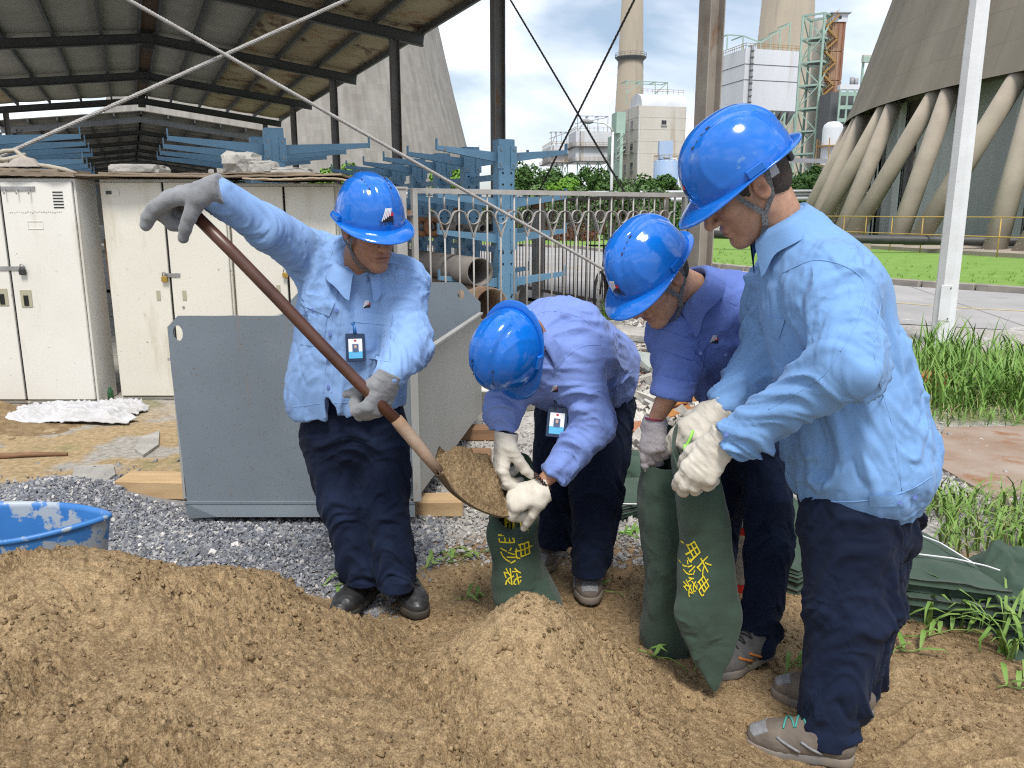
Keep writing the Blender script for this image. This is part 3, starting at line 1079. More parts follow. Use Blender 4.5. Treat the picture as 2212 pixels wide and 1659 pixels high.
fr.append((B.pt(0, -2.5, zt + 3) + B.dl * 2.5, B.pt(0, 9, zt + 3) + B.dl * 2.5)); fr.append((B.pt(0, -2.5, zt + 3) + B.dl * 6.5, B.pt(0, 9, zt + 3) + B.dl * 6.5))
fr.append((B.pt(0, -2.5, zt) + B.dl * 2.5, B.pt(0, 1.5, zt + 3) + B.dl * 2.5)); fr.append((B.pt(0, 5.5, zt) + B.dl * 2.5, B.pt(0, 9, zt + 3) + B.dl * 2.5))
lattice(B.o, fr, 0.22, M_GSTEEL)
railing(B.o, B.pt(0, 1.5, zt) + B.dl * 2, B.pt(0, B.lr, zt) + B.dl * 2, M_OSTEEL)
# 2 pale green annex
B = Block('plant_annex', 'pale green clad annex beside the cream concrete building', 1340, 1313, 1346, 287, 215, R(8), M_GREENW)
for u, v in ((1318, 342), (1327, 339), (1336, 336)): B.window(1, u, v, 1.6, 1.9)
MB().box(B.pt(0, 0.2, B.z1 + 2.6) + B.dl * 3, (2.4, 5, 5.2), rz=R(8)).build('roof_house', M_GREENW, B.o)
lattice(B.o, [(B.pt(0, -0.9, z0) , B.pt(0, 1.3, z0 + 2)) for z0 in (B.z1 - 6, B.z1 - 4, B.z1 - 2)], 0.2, M_GSTEEL)
# 3 silos / precipitators
def silo(uc, u0, u1, vtop, vbot, Y, label, phi=R(6)):
	B = Block('dust_collector', label, uc, u0, u1, vtop, Y, phi, M_CLAD, zb=D(uc, vbot, Y).z, cat='industrial plant')
	zs = [B.zb + (B.z1 - B.zb) * q for q in (0.02, 0.5)]
	for z in zs:
		for f, Ln in ((0, B.lr), (1, B.ll)):
			B.strip(f, -0.4, Ln, z, 0.3, M_STEEL_D, 'walkway', 1.0)
			mb = MB()
			for q in (0.6, 1.1): mb.beam(B.pt(f, -0.4, z + q, 1), B.pt(f, Ln, z + q, 1), 0.09, 0.09)
			for i in range(9): mb.beam(B.pt(f, Ln * i / 8, z, 1), B.pt(f, Ln * i / 8, z + 1.1, 1), 0.08, 0.08)
			mb.build('walkway_rail', M_OSTEEL, B.o)
	railing(B.o, B.pt(0, 0, B.z1), B.pt(0, B.lr, B.z1), M_OSTEEL)
	railing(B.o, B.pt(1, 0, B.z1), B.pt(1, B.ll, B.z1), M_OSTEEL)
	MB().beam(B.pt(0, B.lr * 0.12, B.zb, 0.2), B.pt(0, B.lr * 0.12, B.z1, 0.2), 0.5, 0.3).build('riser', M_GREYST, B.o)
	# legs and hoppers
	for i in range(4):
		a = B.lr * (0.06 + 0.29 * i)
		MB().beam(B.pt(0, a, 0, -0.3), B.pt(0, a, B.zb, -0.3), 0.35, 0.35).build('leg', M_GSTEEL, B.o)
		if i < 3: lattice(B.o, [(B.pt(0, a, B.zb - 4, -0.3), B.pt(0, a + B.lr * 0.29, B.zb, -0.3)), (B.pt(0, a, B.zb, -0.3), B.pt(0, a + B.lr * 0.29, B.zb - 4, -0.3))], 0.2, M_GSTEEL, 'brace')
	fr = []
	h = 4.2
	for a in (0.08, 0.36, 0.64, 0.92):
		p = B.pt(0, B.lr * a, B.z1, -2)
		fr.append((p, p + Vector((0, 0, h)))); fr.append((p + Vector((0, 0, h)), p + B.dl * 4 + Vector((0, 0, h))))
	fr.append((B.pt(0, B.lr * 0.08, B.z1 + h, -2), B.pt(0, B.lr * 0.92, B.z1 + h, -2))); fr.append((B.pt(0, B.lr * 0.08, B.z1, -2), B.pt(0, B.lr * 0.36, B.z1 + h, -2)))
	fr.append((B.pt(0, B.lr * 0.08, B.z1 + h * 0.6, -6), B.pt(0, B.lr * 0.92, B.z1 + h, -6)))
	lattice(B.o, fr, 0.2, M_GREYST, 'roof_frame')
	return B
silo(1244, 1228, 1322, 283, 350, 230, 'white clad dust collector with walkways behind the crossing cables')
silo(1190, 1172, 1230, 314, 352, 260, 'smaller grey dust collector farthest left above the trees')
# 4 boiler block
B = Block('boiler_block', 'large white clad boiler block with rain streaks left of the steel tower', 1600, 1545, 1716, 104, 190, R(16), M_CLAD, zb=D(1600, 236, 190).z)
for v in (138, 172):
	for f, Ln in ((0, B.lr), (1, B.ll)): B.strip(f, 0.05, Ln, D(1600, v, 190).z, 0.14, M_STEEL_D, 'panel_joint', 0.05)
MB().beam(B.pt(0, 1.4, B.zb, 0.4), B.pt(0, 1.4, B.z1 + 0.6, 0.4), 0.9, 0.5).build('duct', M_GREYST, B.o)
for q in range(10): MB().beam(B.pt(0, 1.4, B.zb + (B.z1 - B.zb) * q / 9.5, 0.45), B.pt(0, 1.4, B.zb + (B.z1 - B.zb) * q / 9.5 + 0.2, 0.45), 1.15, 0.7).build('duct_flange', M_STEEL_D, B.o)
for f, Ln in ((0, B.lr), (1, B.ll)):
	railing(B.o, B.pt(f, 0, B.z1), B.pt(f, Ln, B.z1), M_OSTEEL, n=12)
	k = 7
	for i in range(k):
		MB().add([B.pt(f, Ln * i / k, B.zb), B.pt(f, Ln * (i + 1) / k, B.zb), B.pt(f, Ln * (i + 0.5) / k, B.zb - 3, -2), B.pt(f, Ln * i / k, B.zb, -5), B.pt(f, Ln * (i + 1) / k, B.zb, -5)], [(0, 1, 2), (1, 4, 2), (3, 0, 2), (4, 3, 2)]).build('hopper', M_GREYST, B.o)
MB().box(B.pt(0, B.lr * 0.45, B.zb / 2, -7), (B.lr * 0.8, 8, B.zb - 1.5), rz=R(16)).build('lower_house', M_BWALL, B.o)
for i in range(6):
	MB().beam(B.pt(0, B.lr * i / 5, 0, -0.4), B.pt(0, B.lr * i / 5, B.zb, -0.4), 0.45, 0.45).build('leg', M_GSTEEL, B.o)
	if i < 5: lattice(B.o, [(B.pt(0, B.lr * i / 5, B.zb - 6, -0.4), B.pt(0, B.lr * (i + 1) / 5, B.zb, -0.4))], 0.28, M_GSTEEL, 'brace')
# roof steel on the boiler block
fr = []
for i, (a, h) in enumerate(((-3, 3.2), (1, 3.2), (5.5, 2.0), (8.0, 3.4), (10.5, 5.0), (13, 6.6))):
	p = B.pt(0, a, B.z1, -3)
	fr += [(p, p + Vector((0, 0, h))), (p + Vector((0, 0, h)), p + B.dl * 5 + Vector((0, 0, h)))]
	if i: fr.append((pl, p + Vector((0, 0, h))))
	pl = p + Vector((0, 0, h))
lattice(B.o, fr, 0.24, M_GSTEEL, 'roof_frame')
# 5 steel stair tower
TB = D(1721, 345, 170); TW = 64 / FP * 172
c0 = Vector((TB.x, 170, 0))
t = thing('stair_tower', 'pale green lattice steel stair tower with ochre stairs', 'tower', c0)
zt, zb = D(1745, 28, 170).z, 0.0
cor = [c0 + Vector((0.1, 2.5, 0)), c0 + Vector((TW * 0.55, 0, 0)), c0 + Vector((TW, 3.0, 0)), c0 + Vector((TW * 0.5, 6.5, 0))]
lev = [zb + (zt - zb) * q / 9 for q in range(10)]
for p in cor: MB().beam(p, p + Vector((0, 0, zt)), 0.42, 0.42).build('leg', M_GSTEEL, t)
for i, z in enumerate(lev):
	for k in range(4):
		a, b = cor[k] + Vector((0, 0, z)), cor[(k + 1) % 4] + Vector((0, 0, z))
		if z > 0: MB().beam(a, b, 0.3, 0.36).build('beam', M_GSTEEL, t)
		if i < 9:
			a2 = cor[k] + Vector((0, 0, lev[i + 1])); b2 = cor[(k + 1) % 4] + Vector((0, 0, lev[i + 1]))
			MB().beam(a if (i + k) % 2 else b, b2 if (i + k) % 2 else a2, 0.2, 0.2).build('brace', M_GSTEEL, t)
	if 0 < i < 9:
		cc = (cor[0] + cor[2]) / 2
		MB().box(Vector((cc.x + 0.5, cc.y, z)), (TW * 0.5, 3.0, 0.15)).build('landing', M_STEEL_D, t)
	if i < 9:
		cx = c0.x + TW * 0.72
		for s in (0, 1):
			za, zc = z + (lev[1]) * 0.5 * s, z + lev[1] * 0.5 * (s + 1)
			xa, xb = (cx, cx + 2.4) if s else (cx + 2.4, cx)
			mb = MB()
			for dy in (0, 1.0): mb.beam((xa, 171.5 + dy, za), (xb, 171.5 + dy, zc), 0.12, 0.32); mb.beam((xa, 171.5 + dy, za + 1), (xb, 171.5 + dy, zc + 1), 0.09, 0.09)
			for q in range(8): mb.box((xa + (xb - xa) * q / 7, 172, za + (zc - za) * q / 7), (0.3, 1.0, 0.08))
			mb.build('stair_flight', M_OSTEEL, t)
t2 = thing('exhaust_duct', 'tall rust-streaked duct with a grey cap beside the steel stair tower', 'duct', D(1800, 345, 172) * Vector((1, 1, 0)) if False else Vector((D(1802, 200, 172).x, 172, 0)))
c = LOC[t2.name]
zt = D(1800, 28, 172).z; zc = D(1800, 47, 172).z
wd = 27 / FP * 172
nseg = 7
for i in range(nseg):
	z0, z1 = zc * i / nseg, zc * (i + 1) / nseg
	MB().bbox((c.x, c.y + 1.5, (z0 + z1) / 2), (wd, wd, z1 - z0 - 0.1), 0.06).build('duct_section', M_RUST, t2)
for k in (-1, 0, 1): MB().beam((c.x + k * wd * 0.33, c.y + 1.5 - wd / 2 - 0.05, 0.5), (c.x + k * wd * 0.33, c.y + 1.5 - wd / 2 - 0.05, zc), 0.14, 0.1).build('rib', M_RUST, t2)
cap = MB().box((c.x, c.y + 1.5, (zc + zt) / 2), (wd * 1.15, wd * 1.15, zt - zc)).build('cap', M_CLAD, t2)
MB().box((c.x, c.y + 1.5, zt), (wd * 1.5, wd * 1.5, 0.2)).build('roof', M_GREYST, t2)
MB().box((c.x, c.y + 1.5 - wd * 0.58, (zc + zt) / 2), (0.5, 0.1, 0.6)).build('window', M_PANE, cap)
# concrete shaft behind stairs
MB().lathe((D(1770, 200, 176).x, 178, 0), [(1.35, 0), (1.35, D(1770, 40, 178).z)], 20).build('lift_shaft', M_BWALL, t)
# 6 low buildings at the right behind the tower
B = Block('turbine_hall', 'white and green framed plant hall glimpsed beside the near tower', 1806, 1800, 1900, 182, 160, R(4), M_CLAD, zb=D(1806, 193, 160).z)
for i in range(7): MB().beam(B.pt(0, B.lr * i / 6, 0, 0.1), B.pt(0, B.lr * i / 6, B.zb, 0.1), 0.3, 0.3).build('leg', M_GSTEEL, B.o)
for v in (203, 232, 260): MB().beam(B.pt(0, 0, D(1806, v, 160).z, 0.1), B.pt(0, B.lr, D(1806, v, 160).z, 0.1), 0.3, 0.7).build('beam', M_GSTEEL, B.o)
MB().box(B.pt(0, B.lr / 2, B.zb / 2, -6), (B.lr, 6, B.zb)).build('recessed_wall', M_STEEL_D, B.o)
for x in (0.42, 0.52): MB().tube([B.pt(0, B.lr * x, B.z1, -3), B.pt(0, B.lr * x, B.z1 + 2.6 - x * 2, -3)], 0.4, 10).build('roof_stack', M_GREYST, B.o)
B = Block('conveyor_house', 'cream and green upper house just behind the near tower shell', 1850, 1846, 1960, 118, 130, R(5), M_BWALL, zb=D(1850, 134, 130).z)
B.strip(0, 0, B.lr, B.zb + 0.4, 0.8, M_GREENW, 'green_band', 0.1)
for i in range(4): MB().beam(B.pt(0, 0.3 + 1.6 * i, 0, -0.5), B.pt(0, 0.3 + 1.6 * i, B.zb, -0.5), 0.3, 0.3).build('leg', M_GSTEEL, B.o)
# white process vessel with ochre frame
c = D(1797, 310, 110); c.z = 0
t = thing('process_vessel', 'white domed process vessel with ochre ladders behind the tower columns', 'tank', c)
zt = D(1797, 262, 110).z
MB().lathe(c, [(1.3, 0), (1.3, zt - 1.0), (1.15, zt - 0.45), (0.7, zt - 0.1), (0.01, zt)], 24).build('vessel', M_CLAD, t)
for z in (2.5, 5, 7.5, 10): MB().lathe(c, [(1.32, z), (2.0, z), (2.0, z + 0.12), (1.32, z + 0.12)], 20, False).build('platform', M_OSTEEL, t)
for k in range(6):
	a = k * math.pi / 3; q = c + Vector((2 * math.cos(a), 2 * math.sin(a), 0)); MB().beam(q, q + Vector((0, 0, 11)), 0.1, 0.1).build('post', M_OSTEEL, t)
# blue tank
c = D(1440, 360, 150); c.z = 0
t = thing('storage_tank', 'pale blue round tank in front of the cream building', 'tank', c)
zt = D(1440, 349, 150).z; rr = 27 / FP * 150
MB().lathe(c, [(rr, 0), (rr, zt), (rr * 0.98, zt + 0.15), (0.01, zt + 0.5)], 32).build('shell', M_BLUET, t)
MB().tube([c + Vector((rr * math.cos(a), rr * math.sin(a), zt + 1.0)) for a in [i * math.pi / 16 for i in range(33)]], 0.05, 4).build('rail', M_OSTEEL, t)
for k in range(16):
	a = k * math.pi / 8; q = c + Vector((rr * math.cos(a), rr * math.sin(a), zt)); MB().beam(q, q + Vector((0, 0, 1)), 0.06, 0.06).build('post', M_OSTEEL, t)
MB().box(c + Vector((-0.5, -rr * 0.3, zt + 1.9)), (2.4, 1.6, 3.2)).build('top_cabinet', M_BLUET, t)
# boundary wall and pipe bridge
a, b = D(1690, 372, 100), D(1900, 366, 104)
t = thing('boundary_wall', 'long white wall below the stair tower', 'wall', (a.x, 100, 0))
zt = D(1700, 347, 100).z
MB().beam((a.x - 2, 100, zt / 2), (b.x + 6, 104, zt / 2), 0.3, zt, up=(0, 1, 0)).build('wall_panel', M_CLAD, t)
MB().beam((a.x - 2, 100, zt + 0.06), (b.x + 6, 104, zt + 0.06), 0.5, 0.12, up=(0, 1, 0)).build('coping', M_GREYST, t)
t = thing('pipe_bridge', 'rack of white and grey pipes running across behind the trees', 'pipes', (10, 62, 0))
for i, dz in enumerate((0.0, 0.28, 0.55)):
	MB().tube([D(700, 436, 62) + Vector((0, 0, dz)), D(1300, 432, 62) + Vector((0, 0, dz)), D(1900, 428, 62) + Vector((0, 0, dz))], 0.11 if i else 0.16, 8).build('pipe', M_CLAD if i != 1 else M_GREYST, t)
for u in range(760, 1900, 120):
	p = D(u, 436, 62.4); MB().beam((p.x, p.y, 0), (p.x, p.y, p.z + 0.6), 0.2, 0.2).build('trestle', M_GREYST, t)
# ------------------------------------------------------------------ street lamps
M_WPOLE = mat('white pole paint', (0.72, 0.73, 0.74), (0.62, 0.63, 0.63), 3, 0.45, spots=((0.35, 0.34, 0.3), 9, 0.68, 0.74))
def lamp(u, vtop, Y, uh, vh, label):
	b = D(u, vtop, Y); c = Vector((b.x, Y, 0))
	tt = thing('street_lamp', label, 'street lamp', c, 'street lamps by the far road')
	MB().tube([c, c + Vector((0, 0, b.z * 0.5)), c + Vector((0, 0, b.z))], [0.13, 0.11, 0.08], 10).build('pole', M_WPOLE, tt)
	h = D(uh, vh, Y)
	mid_ = Vector((c.x * 0.55 + h.x * 0.45, Y, h.z + 0.35)) if False else Vector((c.x + (h.x - c.x) * 0.45, Y, b.z + (h.z - b.z) * 0.9))
	MB().tube([Vector((c.x, Y, b.z - 0.02)), Vector((c.x + (h.x - c.x) * 0.12, Y, b.z + (h.z - b.z) * 0.45)), mid_, h], [0.08, 0.07, 0.06, 0.05], 8).build('arm', M_WPOLE, tt)
	d = (h - mid_).normalized()
	MB().tube([h, h + d * 0.25, h + d * 0.7, h + d * 0.95], [0.05, 0.16, 0.17, 0.04], 10).build('lamp_head', M_GREYST, tt)
lamp(1324, 285, 60, 1282, 264, 'white street lamp with curved arm behind the crossing cables')
lamp(1468, 355, 98, 1448, 342, 'more distant white street lamp just left of the tallest man')
# thick white pole in the foreground right
c = G(2032, 742)
t = thing('lamp_post', 'thick white octagonal pole rising from tall grass at the right', 'pole', c)
pl = MB().tube([c + Vector((0, 0, -0.05)), c + Vector((0, 0, 3)), c + Vector((0.02, 0, 7.5))], [0.122, 0.105, 0.075], 8, smooth=False).build('pole', M_WPOLE, t)
# access hatch: thin rounded plate on the face towards us
vx = Vector((-c.y, c.x, 0)).normalized() * -1; vn = Vector((-c.x, -c.y, 0)).normalized()
Mx = Matrix((vx, vn, Vector((0, 0, 1)))).transposed()
MB().bbox(c + vn * 0.112 + vx * 0.0 + Vector((0, 0, 0.47)), (0.115, 0.012, 0.40), 0.005, M=Mx).build('access_hatch', M_WPOLE, t)
for z in (0.30, 0.64): MB().tube([c + vn * 0.117 + vx * 0.04 + Vector((0, 0, z)), c + vn * 0.126 + vx * 0.04 + Vector((0, 0, z))], 0.008, 8).build('hatch_screw', M_STEEL_D, t)
# ================================================================== TREES AND SHRUBS
def leaf_mat(name, c1, c2):
	m = mat(name, c1, c2, 1.1, 0.65, world=True, spec=0.25)
	b = m.node_tree.nodes['Principled BSDF']
	return m
M_LEAF = [leaf_mat('dark leaves', (0.035, 0.085, 0.018), (0.07, 0.145, 0.028)), leaf_mat('fresh leaves', (0.09, 0.21, 0.02), (0.15, 0.29, 0.035)),
		  leaf_mat('grey green leaves', (0.07, 0.13, 0.05), (0.12, 0.19, 0.07)), leaf_mat('red leaves', (0.11, 0.035, 0.025), (0.16, 0.06, 0.03))]
M_BARK = mat('bark', (0.10, 0.075, 0.05), (0.06, 0.05, 0.035), 6, 0.95, bump=0.5, bscale=15)
def crown(c, rx, ry, rz, n, leaf, seed, clumps=26, droop=0.0):
	rs = np.random.RandomState(seed)
	cl = rs.normal(size=(clumps, 3)); cl /= np.linalg.norm(cl, axis=1)[:, None]
	cl *= (rs.uniform(0.35, 1.0, clumps) ** 0.5)[:, None] * 0.78
	cr = rs.uniform(0.2, 0.42, clumps)
	k = rs.randint(0, clumps, n)
	d = rs.normal(size=(n, 3)); d /= np.linalg.norm(d, axis=1)[:, None]
	P = cl[k] + d * (cr[k] * rs.uniform(0.55, 1.0, n) ** 0.4)[:, None]
	P[:, 2] -= droop * np.abs(rs.normal(0, 0.5, n)) * (np.hypot(P[:, 0], P[:, 1]))
	P = P * np.array([rx, ry, rz]) + np.array(c)
	nrm = d + rs.normal(0, 0.55, (n, 3)); nrm[:, 2] += 0.35; nrm /= np.linalg.norm(nrm, axis=1)[:, None]
	a = np.cross(nrm, rs.normal(size=(n, 3))); a /= np.linalg.norm(a, axis=1)[:, None]
	b = np.cross(nrm, a)
	s = leaf * rs.uniform(0.6, 1.3, n)[:, None]
	V = np.stack([P - a * s * 0.5, P + b * s * 0.32, P + a * s * 0.55, P - b * s * 0.32], 1).reshape(-1, 3)
	Fc = np.arange(n * 4).reshape(-1, 4)
	return V, Fc
def tree(name, label, u, vtop, Y, rx, rz, kind, seed, n=3800, leaf=0.33, group='trees below the plant', zc=None, droop=0.0, cat='tree'):
	p = D(u, vtop, Y)
	c = Vector((p.x, Y, 0))
	zc = p.z - rz * 0.92
	t = thing(name, label, cat, c, group)
	V, Fc = crown((p.x, Y, zc), rx, rx, rz, n, leaf, seed, droop=droop)
	link_mesh('crown', np_mesh('crown', V, Fc, M_LEAF[kind], False, c), None, t)
	mb = MB()
	zt = max(zc, 0.4)
	mb.tube([c + Vector((0, 0, -0.1)), c + Vector((0.05 * rx, 0, zt * 0.5)), c + Vector((0, 0, zt))], [0.07 * rx + 0.03, 0.05 * rx + 0.03, 0.03 * rx + 0.02], 8)
	rs = np.random.RandomState(seed)
	for i in range(6):
		a = i * 1.05 + rs.uniform(0, 0.6)
		q = c + Vector((0, 0, zt * rs.uniform(0.5, 0.95)))
		mb.tube([q, q + Vector((math.cos(a) * rx * 0.35, math.sin(a) * rx * 0.35, rz * 0.3)), q + Vector((math.cos(a) * rx * 0.6, math.sin(a) * rx * 0.6, rz * 0.55))], [0.03 * rx + 0.015, 0.02 * rx + 0.01, 0.008], 6)
	mb.build('trunk', M_BARK, t)
	return t
row = [(1120, 358, 78, 2.6, 2.6, 0, 'dark round tree right of the blue rack'), (1165, 352, 84, 2.9, 2.9, 0, 'tall dark tree below the small dust collector'),
	   (1213, 362, 80, 2.5, 2.4, 0, 'dark tree left of the crossing cables'), (1258, 356, 82, 2.9, 2.8, 0, 'broad dark tree below the white dust collector'),
	   (1296, 366, 76, 2.2, 2.2, 0, 'dark tree right behind the near street lamp'), (1345, 372, 80, 2.3, 2.2, 2, 'grey green tree below the cream building'),
	   (1400, 370, 78, 2.4, 2.2, 0, 'dark tree below the corner of the cream building'), (1440, 372, 74, 2.0, 2.0, 0, 'dark tree in front of the blue tank'),
	   (1208, 388, 62, 2.2, 1.5, 1, 'bright yellow green tree standing out before the dark ones'),
	   (1262, 398, 58, 1.9, 2.2, 2, 'feathery grey green tree behind the gate middle'), (1345, 398, 56, 2.1, 2.2, 2, 'feathery tree behind the right part of the gate'),
	   (1425, 392, 58, 2.2, 2.3, 2, 'feathery tree beside the rusty column'), (1165, 400, 55, 2.2, 2.2, 2, 'feathery tree seen between the rack arms'),
	   (1735, 372, 84, 2.8, 1.8, 0, 'low dark tree right of the tallest helmet'), (1768, 358, 88, 2.4, 2.2, 0, 'dark rounded tree beside the leaning tower columns')]
for i, (u, v, Y, rx, rz, k, lb) in enumerate(row):
	tree('tree', lb, u, v, Y, rx, rz, k, 40 + i, droop=0.5 if k == 2 else 0.1, leaf=0.34 if k != 2 else 0.28)
lf = [(700, 364, 60, 1.5, 1.5, 'small bright bush at the foot of the far tower, leftmost'), (752, 350, 60, 1.9, 1.9, 'taller bright bush at the foot of the far tower'),
	  (806, 362, 62, 1.6, 1.4, 'bright bush just left of the shovelling man helmet'), (975, 356, 66, 2.2, 2.0, 'green tree glimpsed between the rack columns')]
for i, (u, v, Y, rx, rz, lb) in enumerate(lf):
	tree('bush', lb, u, v, Y, rx, rz, 1, 80 + i, n=1500, group='bushes below the far tower', cat='bush')
# shrubs beyond the road, seen through the gate
sh = [(1000, 478, 45, 1.6, 0.8, 0), (1060, 470, 46, 1.6, 0.9, 2), (1120, 468, 44, 1.7, 0.95, 0), (1190, 486, 42, 1.3, 0.62, 3), (1245, 488, 41, 1.3, 0.6, 3), (1310, 470, 43, 1.8, 1.0, 2), (1372, 465, 42, 1.7, 1.0, 0), (1435, 468, 42, 1.7, 1.0, 0), (940, 474, 46, 1.6, 0.9, 2)]
lbs = ['green shrub behind the left rack columns', 'grey green shrub behind the second rack column', 'dark shrub right of the main rack column', 'reddish low shrub right of the main rack', 'second reddish low shrub beside the inner gate post', 'grey green shrub behind the inner fence panel', 'dark shrub behind the right part of the gate', 'dark shrub next to the rusty column', 'grey green shrub behind the helmet of the shovelling man']
for i, ((u, v, Y, rx, rz, k), lb) in enumerate(zip(sh, lbs)):
	tree('shrub', lb, u, v, Y, rx, rz, k, 120 + i, n=1200, leaf=0.16, group='shrubs across the road', cat='shrub')
# hedge filling between trunks: continuous
V, Fc = [], []
a = np.zeros((0, 3))
pts = []
for i in range(16):
	u = 880 + i * 40
	p = D(u, 420 + (i % 3) * 4, 66)
	v_, f_ = crown((p.x, 66, p.z - 1.2), 2.0, 1.2, 1.7, 900, 0.28, 300 + i, 14)
	Fc.append(f_ + sum(len(q) for q in V)); V.append(v_)
tag(link_mesh('hedge', np_mesh('hedge', np.concatenate(V), np.concatenate(Fc), M_LEAF[2], False)), 'dense unclipped greenery filling the space below the trees', 'hedge', kind='stuff')
# ================================================================== OPEN SHED
AX = Vector((-0.423, 0.906, 0)); BX = Vector((0.906, 0.423, 0))
Y0 = 14.6
COL0 = Vector((-0.245, Y0, 0))
LAM = {-1: -0.3935 * Y0, 0: 0.0, 1: 0.4077 * Y0, 2: 0.8438 * Y0, 3: 1.309 * Y0, 4: 1.79 * Y0}
W2 = 5.08
ZE, ZR = 5.42, 6.04
M_SHST = mat('shed steel paint', (0.075, 0.080, 0.082), (0.055, 0.058, 0.06), 2, 0.6, spots=((0.16, 0.075, 0.035), 3.0, 0.64, 0.72))
M_SHCOL = mat('shed column steel', (0.17, 0.165, 0.16), (0.12, 0.115, 0.11), 2, 0.6, world=True, spots=((0.17, 0.09, 0.04), 2.5, 0.58, 0.7, (1, 1, 0.5)))
M_RUSTCOL = mat('rusty column paint', (0.30, 0.27, 0.23), (0.22, 0.19, 0.16), 2, 0.75, world=True, spots=((0.17, 0.085, 0.04), 3.0, 0.60, 0.72, (1, 1, 0.35)))
M_SHEET = mat('roof sheet underside', (0.35, 0.335, 0.28), (0.28, 0.265, 0.225), 0.8, 0.8, rnd=0.05)
M_SHEETR = mat('rust stained roof sheet', (0.42, 0.35, 0.22), (0.34, 0.26, 0.15), 0.9, 0.85, world=True, spots=((0.10, 0.05, 0.025), 0.9, 0.54, 0.64, (1.6, 0.9, 1)), spots2=((0.30, 0.15, 0.06), 1.3, 0.55, 0.68))
M_RIDGE = mat('rusty ridge beam', (0.14, 0.075, 0.035), (0.09, 0.055, 0.035), 3, 0.85, world=True)
M_RUSTEDGE = mat('rusty sheet edge', (0.26, 0.12, 0.05), (0.13, 0.07, 0.04), 4, 0.9, world=True)
shed = thing('open_shed', 'open steel shed with a rust-stained sheet roof over the racks', 'shed', COL0)
def SH(lam, w, z):
	"""w: metres from the right column line towards the ridge (negative: overhang)"""
	p = COL0 + AX * lam - BX * w
	return Vector((p.x, p.y, z))
def zr(w):  # underside of rafter
	return ZE + (ZR - ZE) * (w / W2) if w <= W2 else ZE + (ZR - ZE) * ((2 * W2 - w) / W2)
def hbeam(p0, p1, w, h, name, m, parent, up=(0, 0, 1)):
	mb = MB()
	p0, p1 = Vector(p0), Vector(p1)
	d = (p1 - p0).normalized(); x = Vector(up).cross(d).normalized(); y = d.cross(x)
	mb.beam(p0, p1, 0.012, h - 0.02, up)
	for s in (-1, 1): mb.beam(p0 + y * s * (h / 2 - 0.007), p1 + y * s * (h / 2 - 0.007), w, 0.014, up)
	return mb.build(name, m, parent)
for k, lam in LAM.items():
	for side in (0, 1):
		w = 0.0 if side == 0 else 2 * W2
		b = SH(lam, w, -0.05)
		hbeam(b, SH(lam, w, ZE), 0.2, 0.2, 'column', M_RUSTCOL if (k == -1 and side == 0) else M_SHCOL, shed, up=BX)
		base = MB().box(SH(lam, w, 0.01), (0.34, 0.34, 0.03), rz=math.atan2(BX.y, BX.x)); base.build('base_plate', M_SHCOL, shed)
		e = SH(lam, -0.73 if side == 0 else 2 * W2 + 0.73, zr(0) - 0.73 * (ZR - ZE) / W2 + 0.12)
		hbeam(e, SH(lam, W2, ZR + 0.12), 0.16, 0.26, 'rafter', M_SHST, shed)
	MB().box(SH(lam, W2, ZR + 0.1), (0.06, 0.3, 0.5), rz=math.atan2(AX.y, AX.x)).build('ridge_plate', M_SHST, shed)
ls = [LAM[-1] - 1.0] + [LAM[k] for k in range(-1, 5)]
ls[-1] += 0.25
NP_ = 5
ws = [-0.70 + (W2 + 0.70) * i / NP_ for i in range(NP_ + 1)]
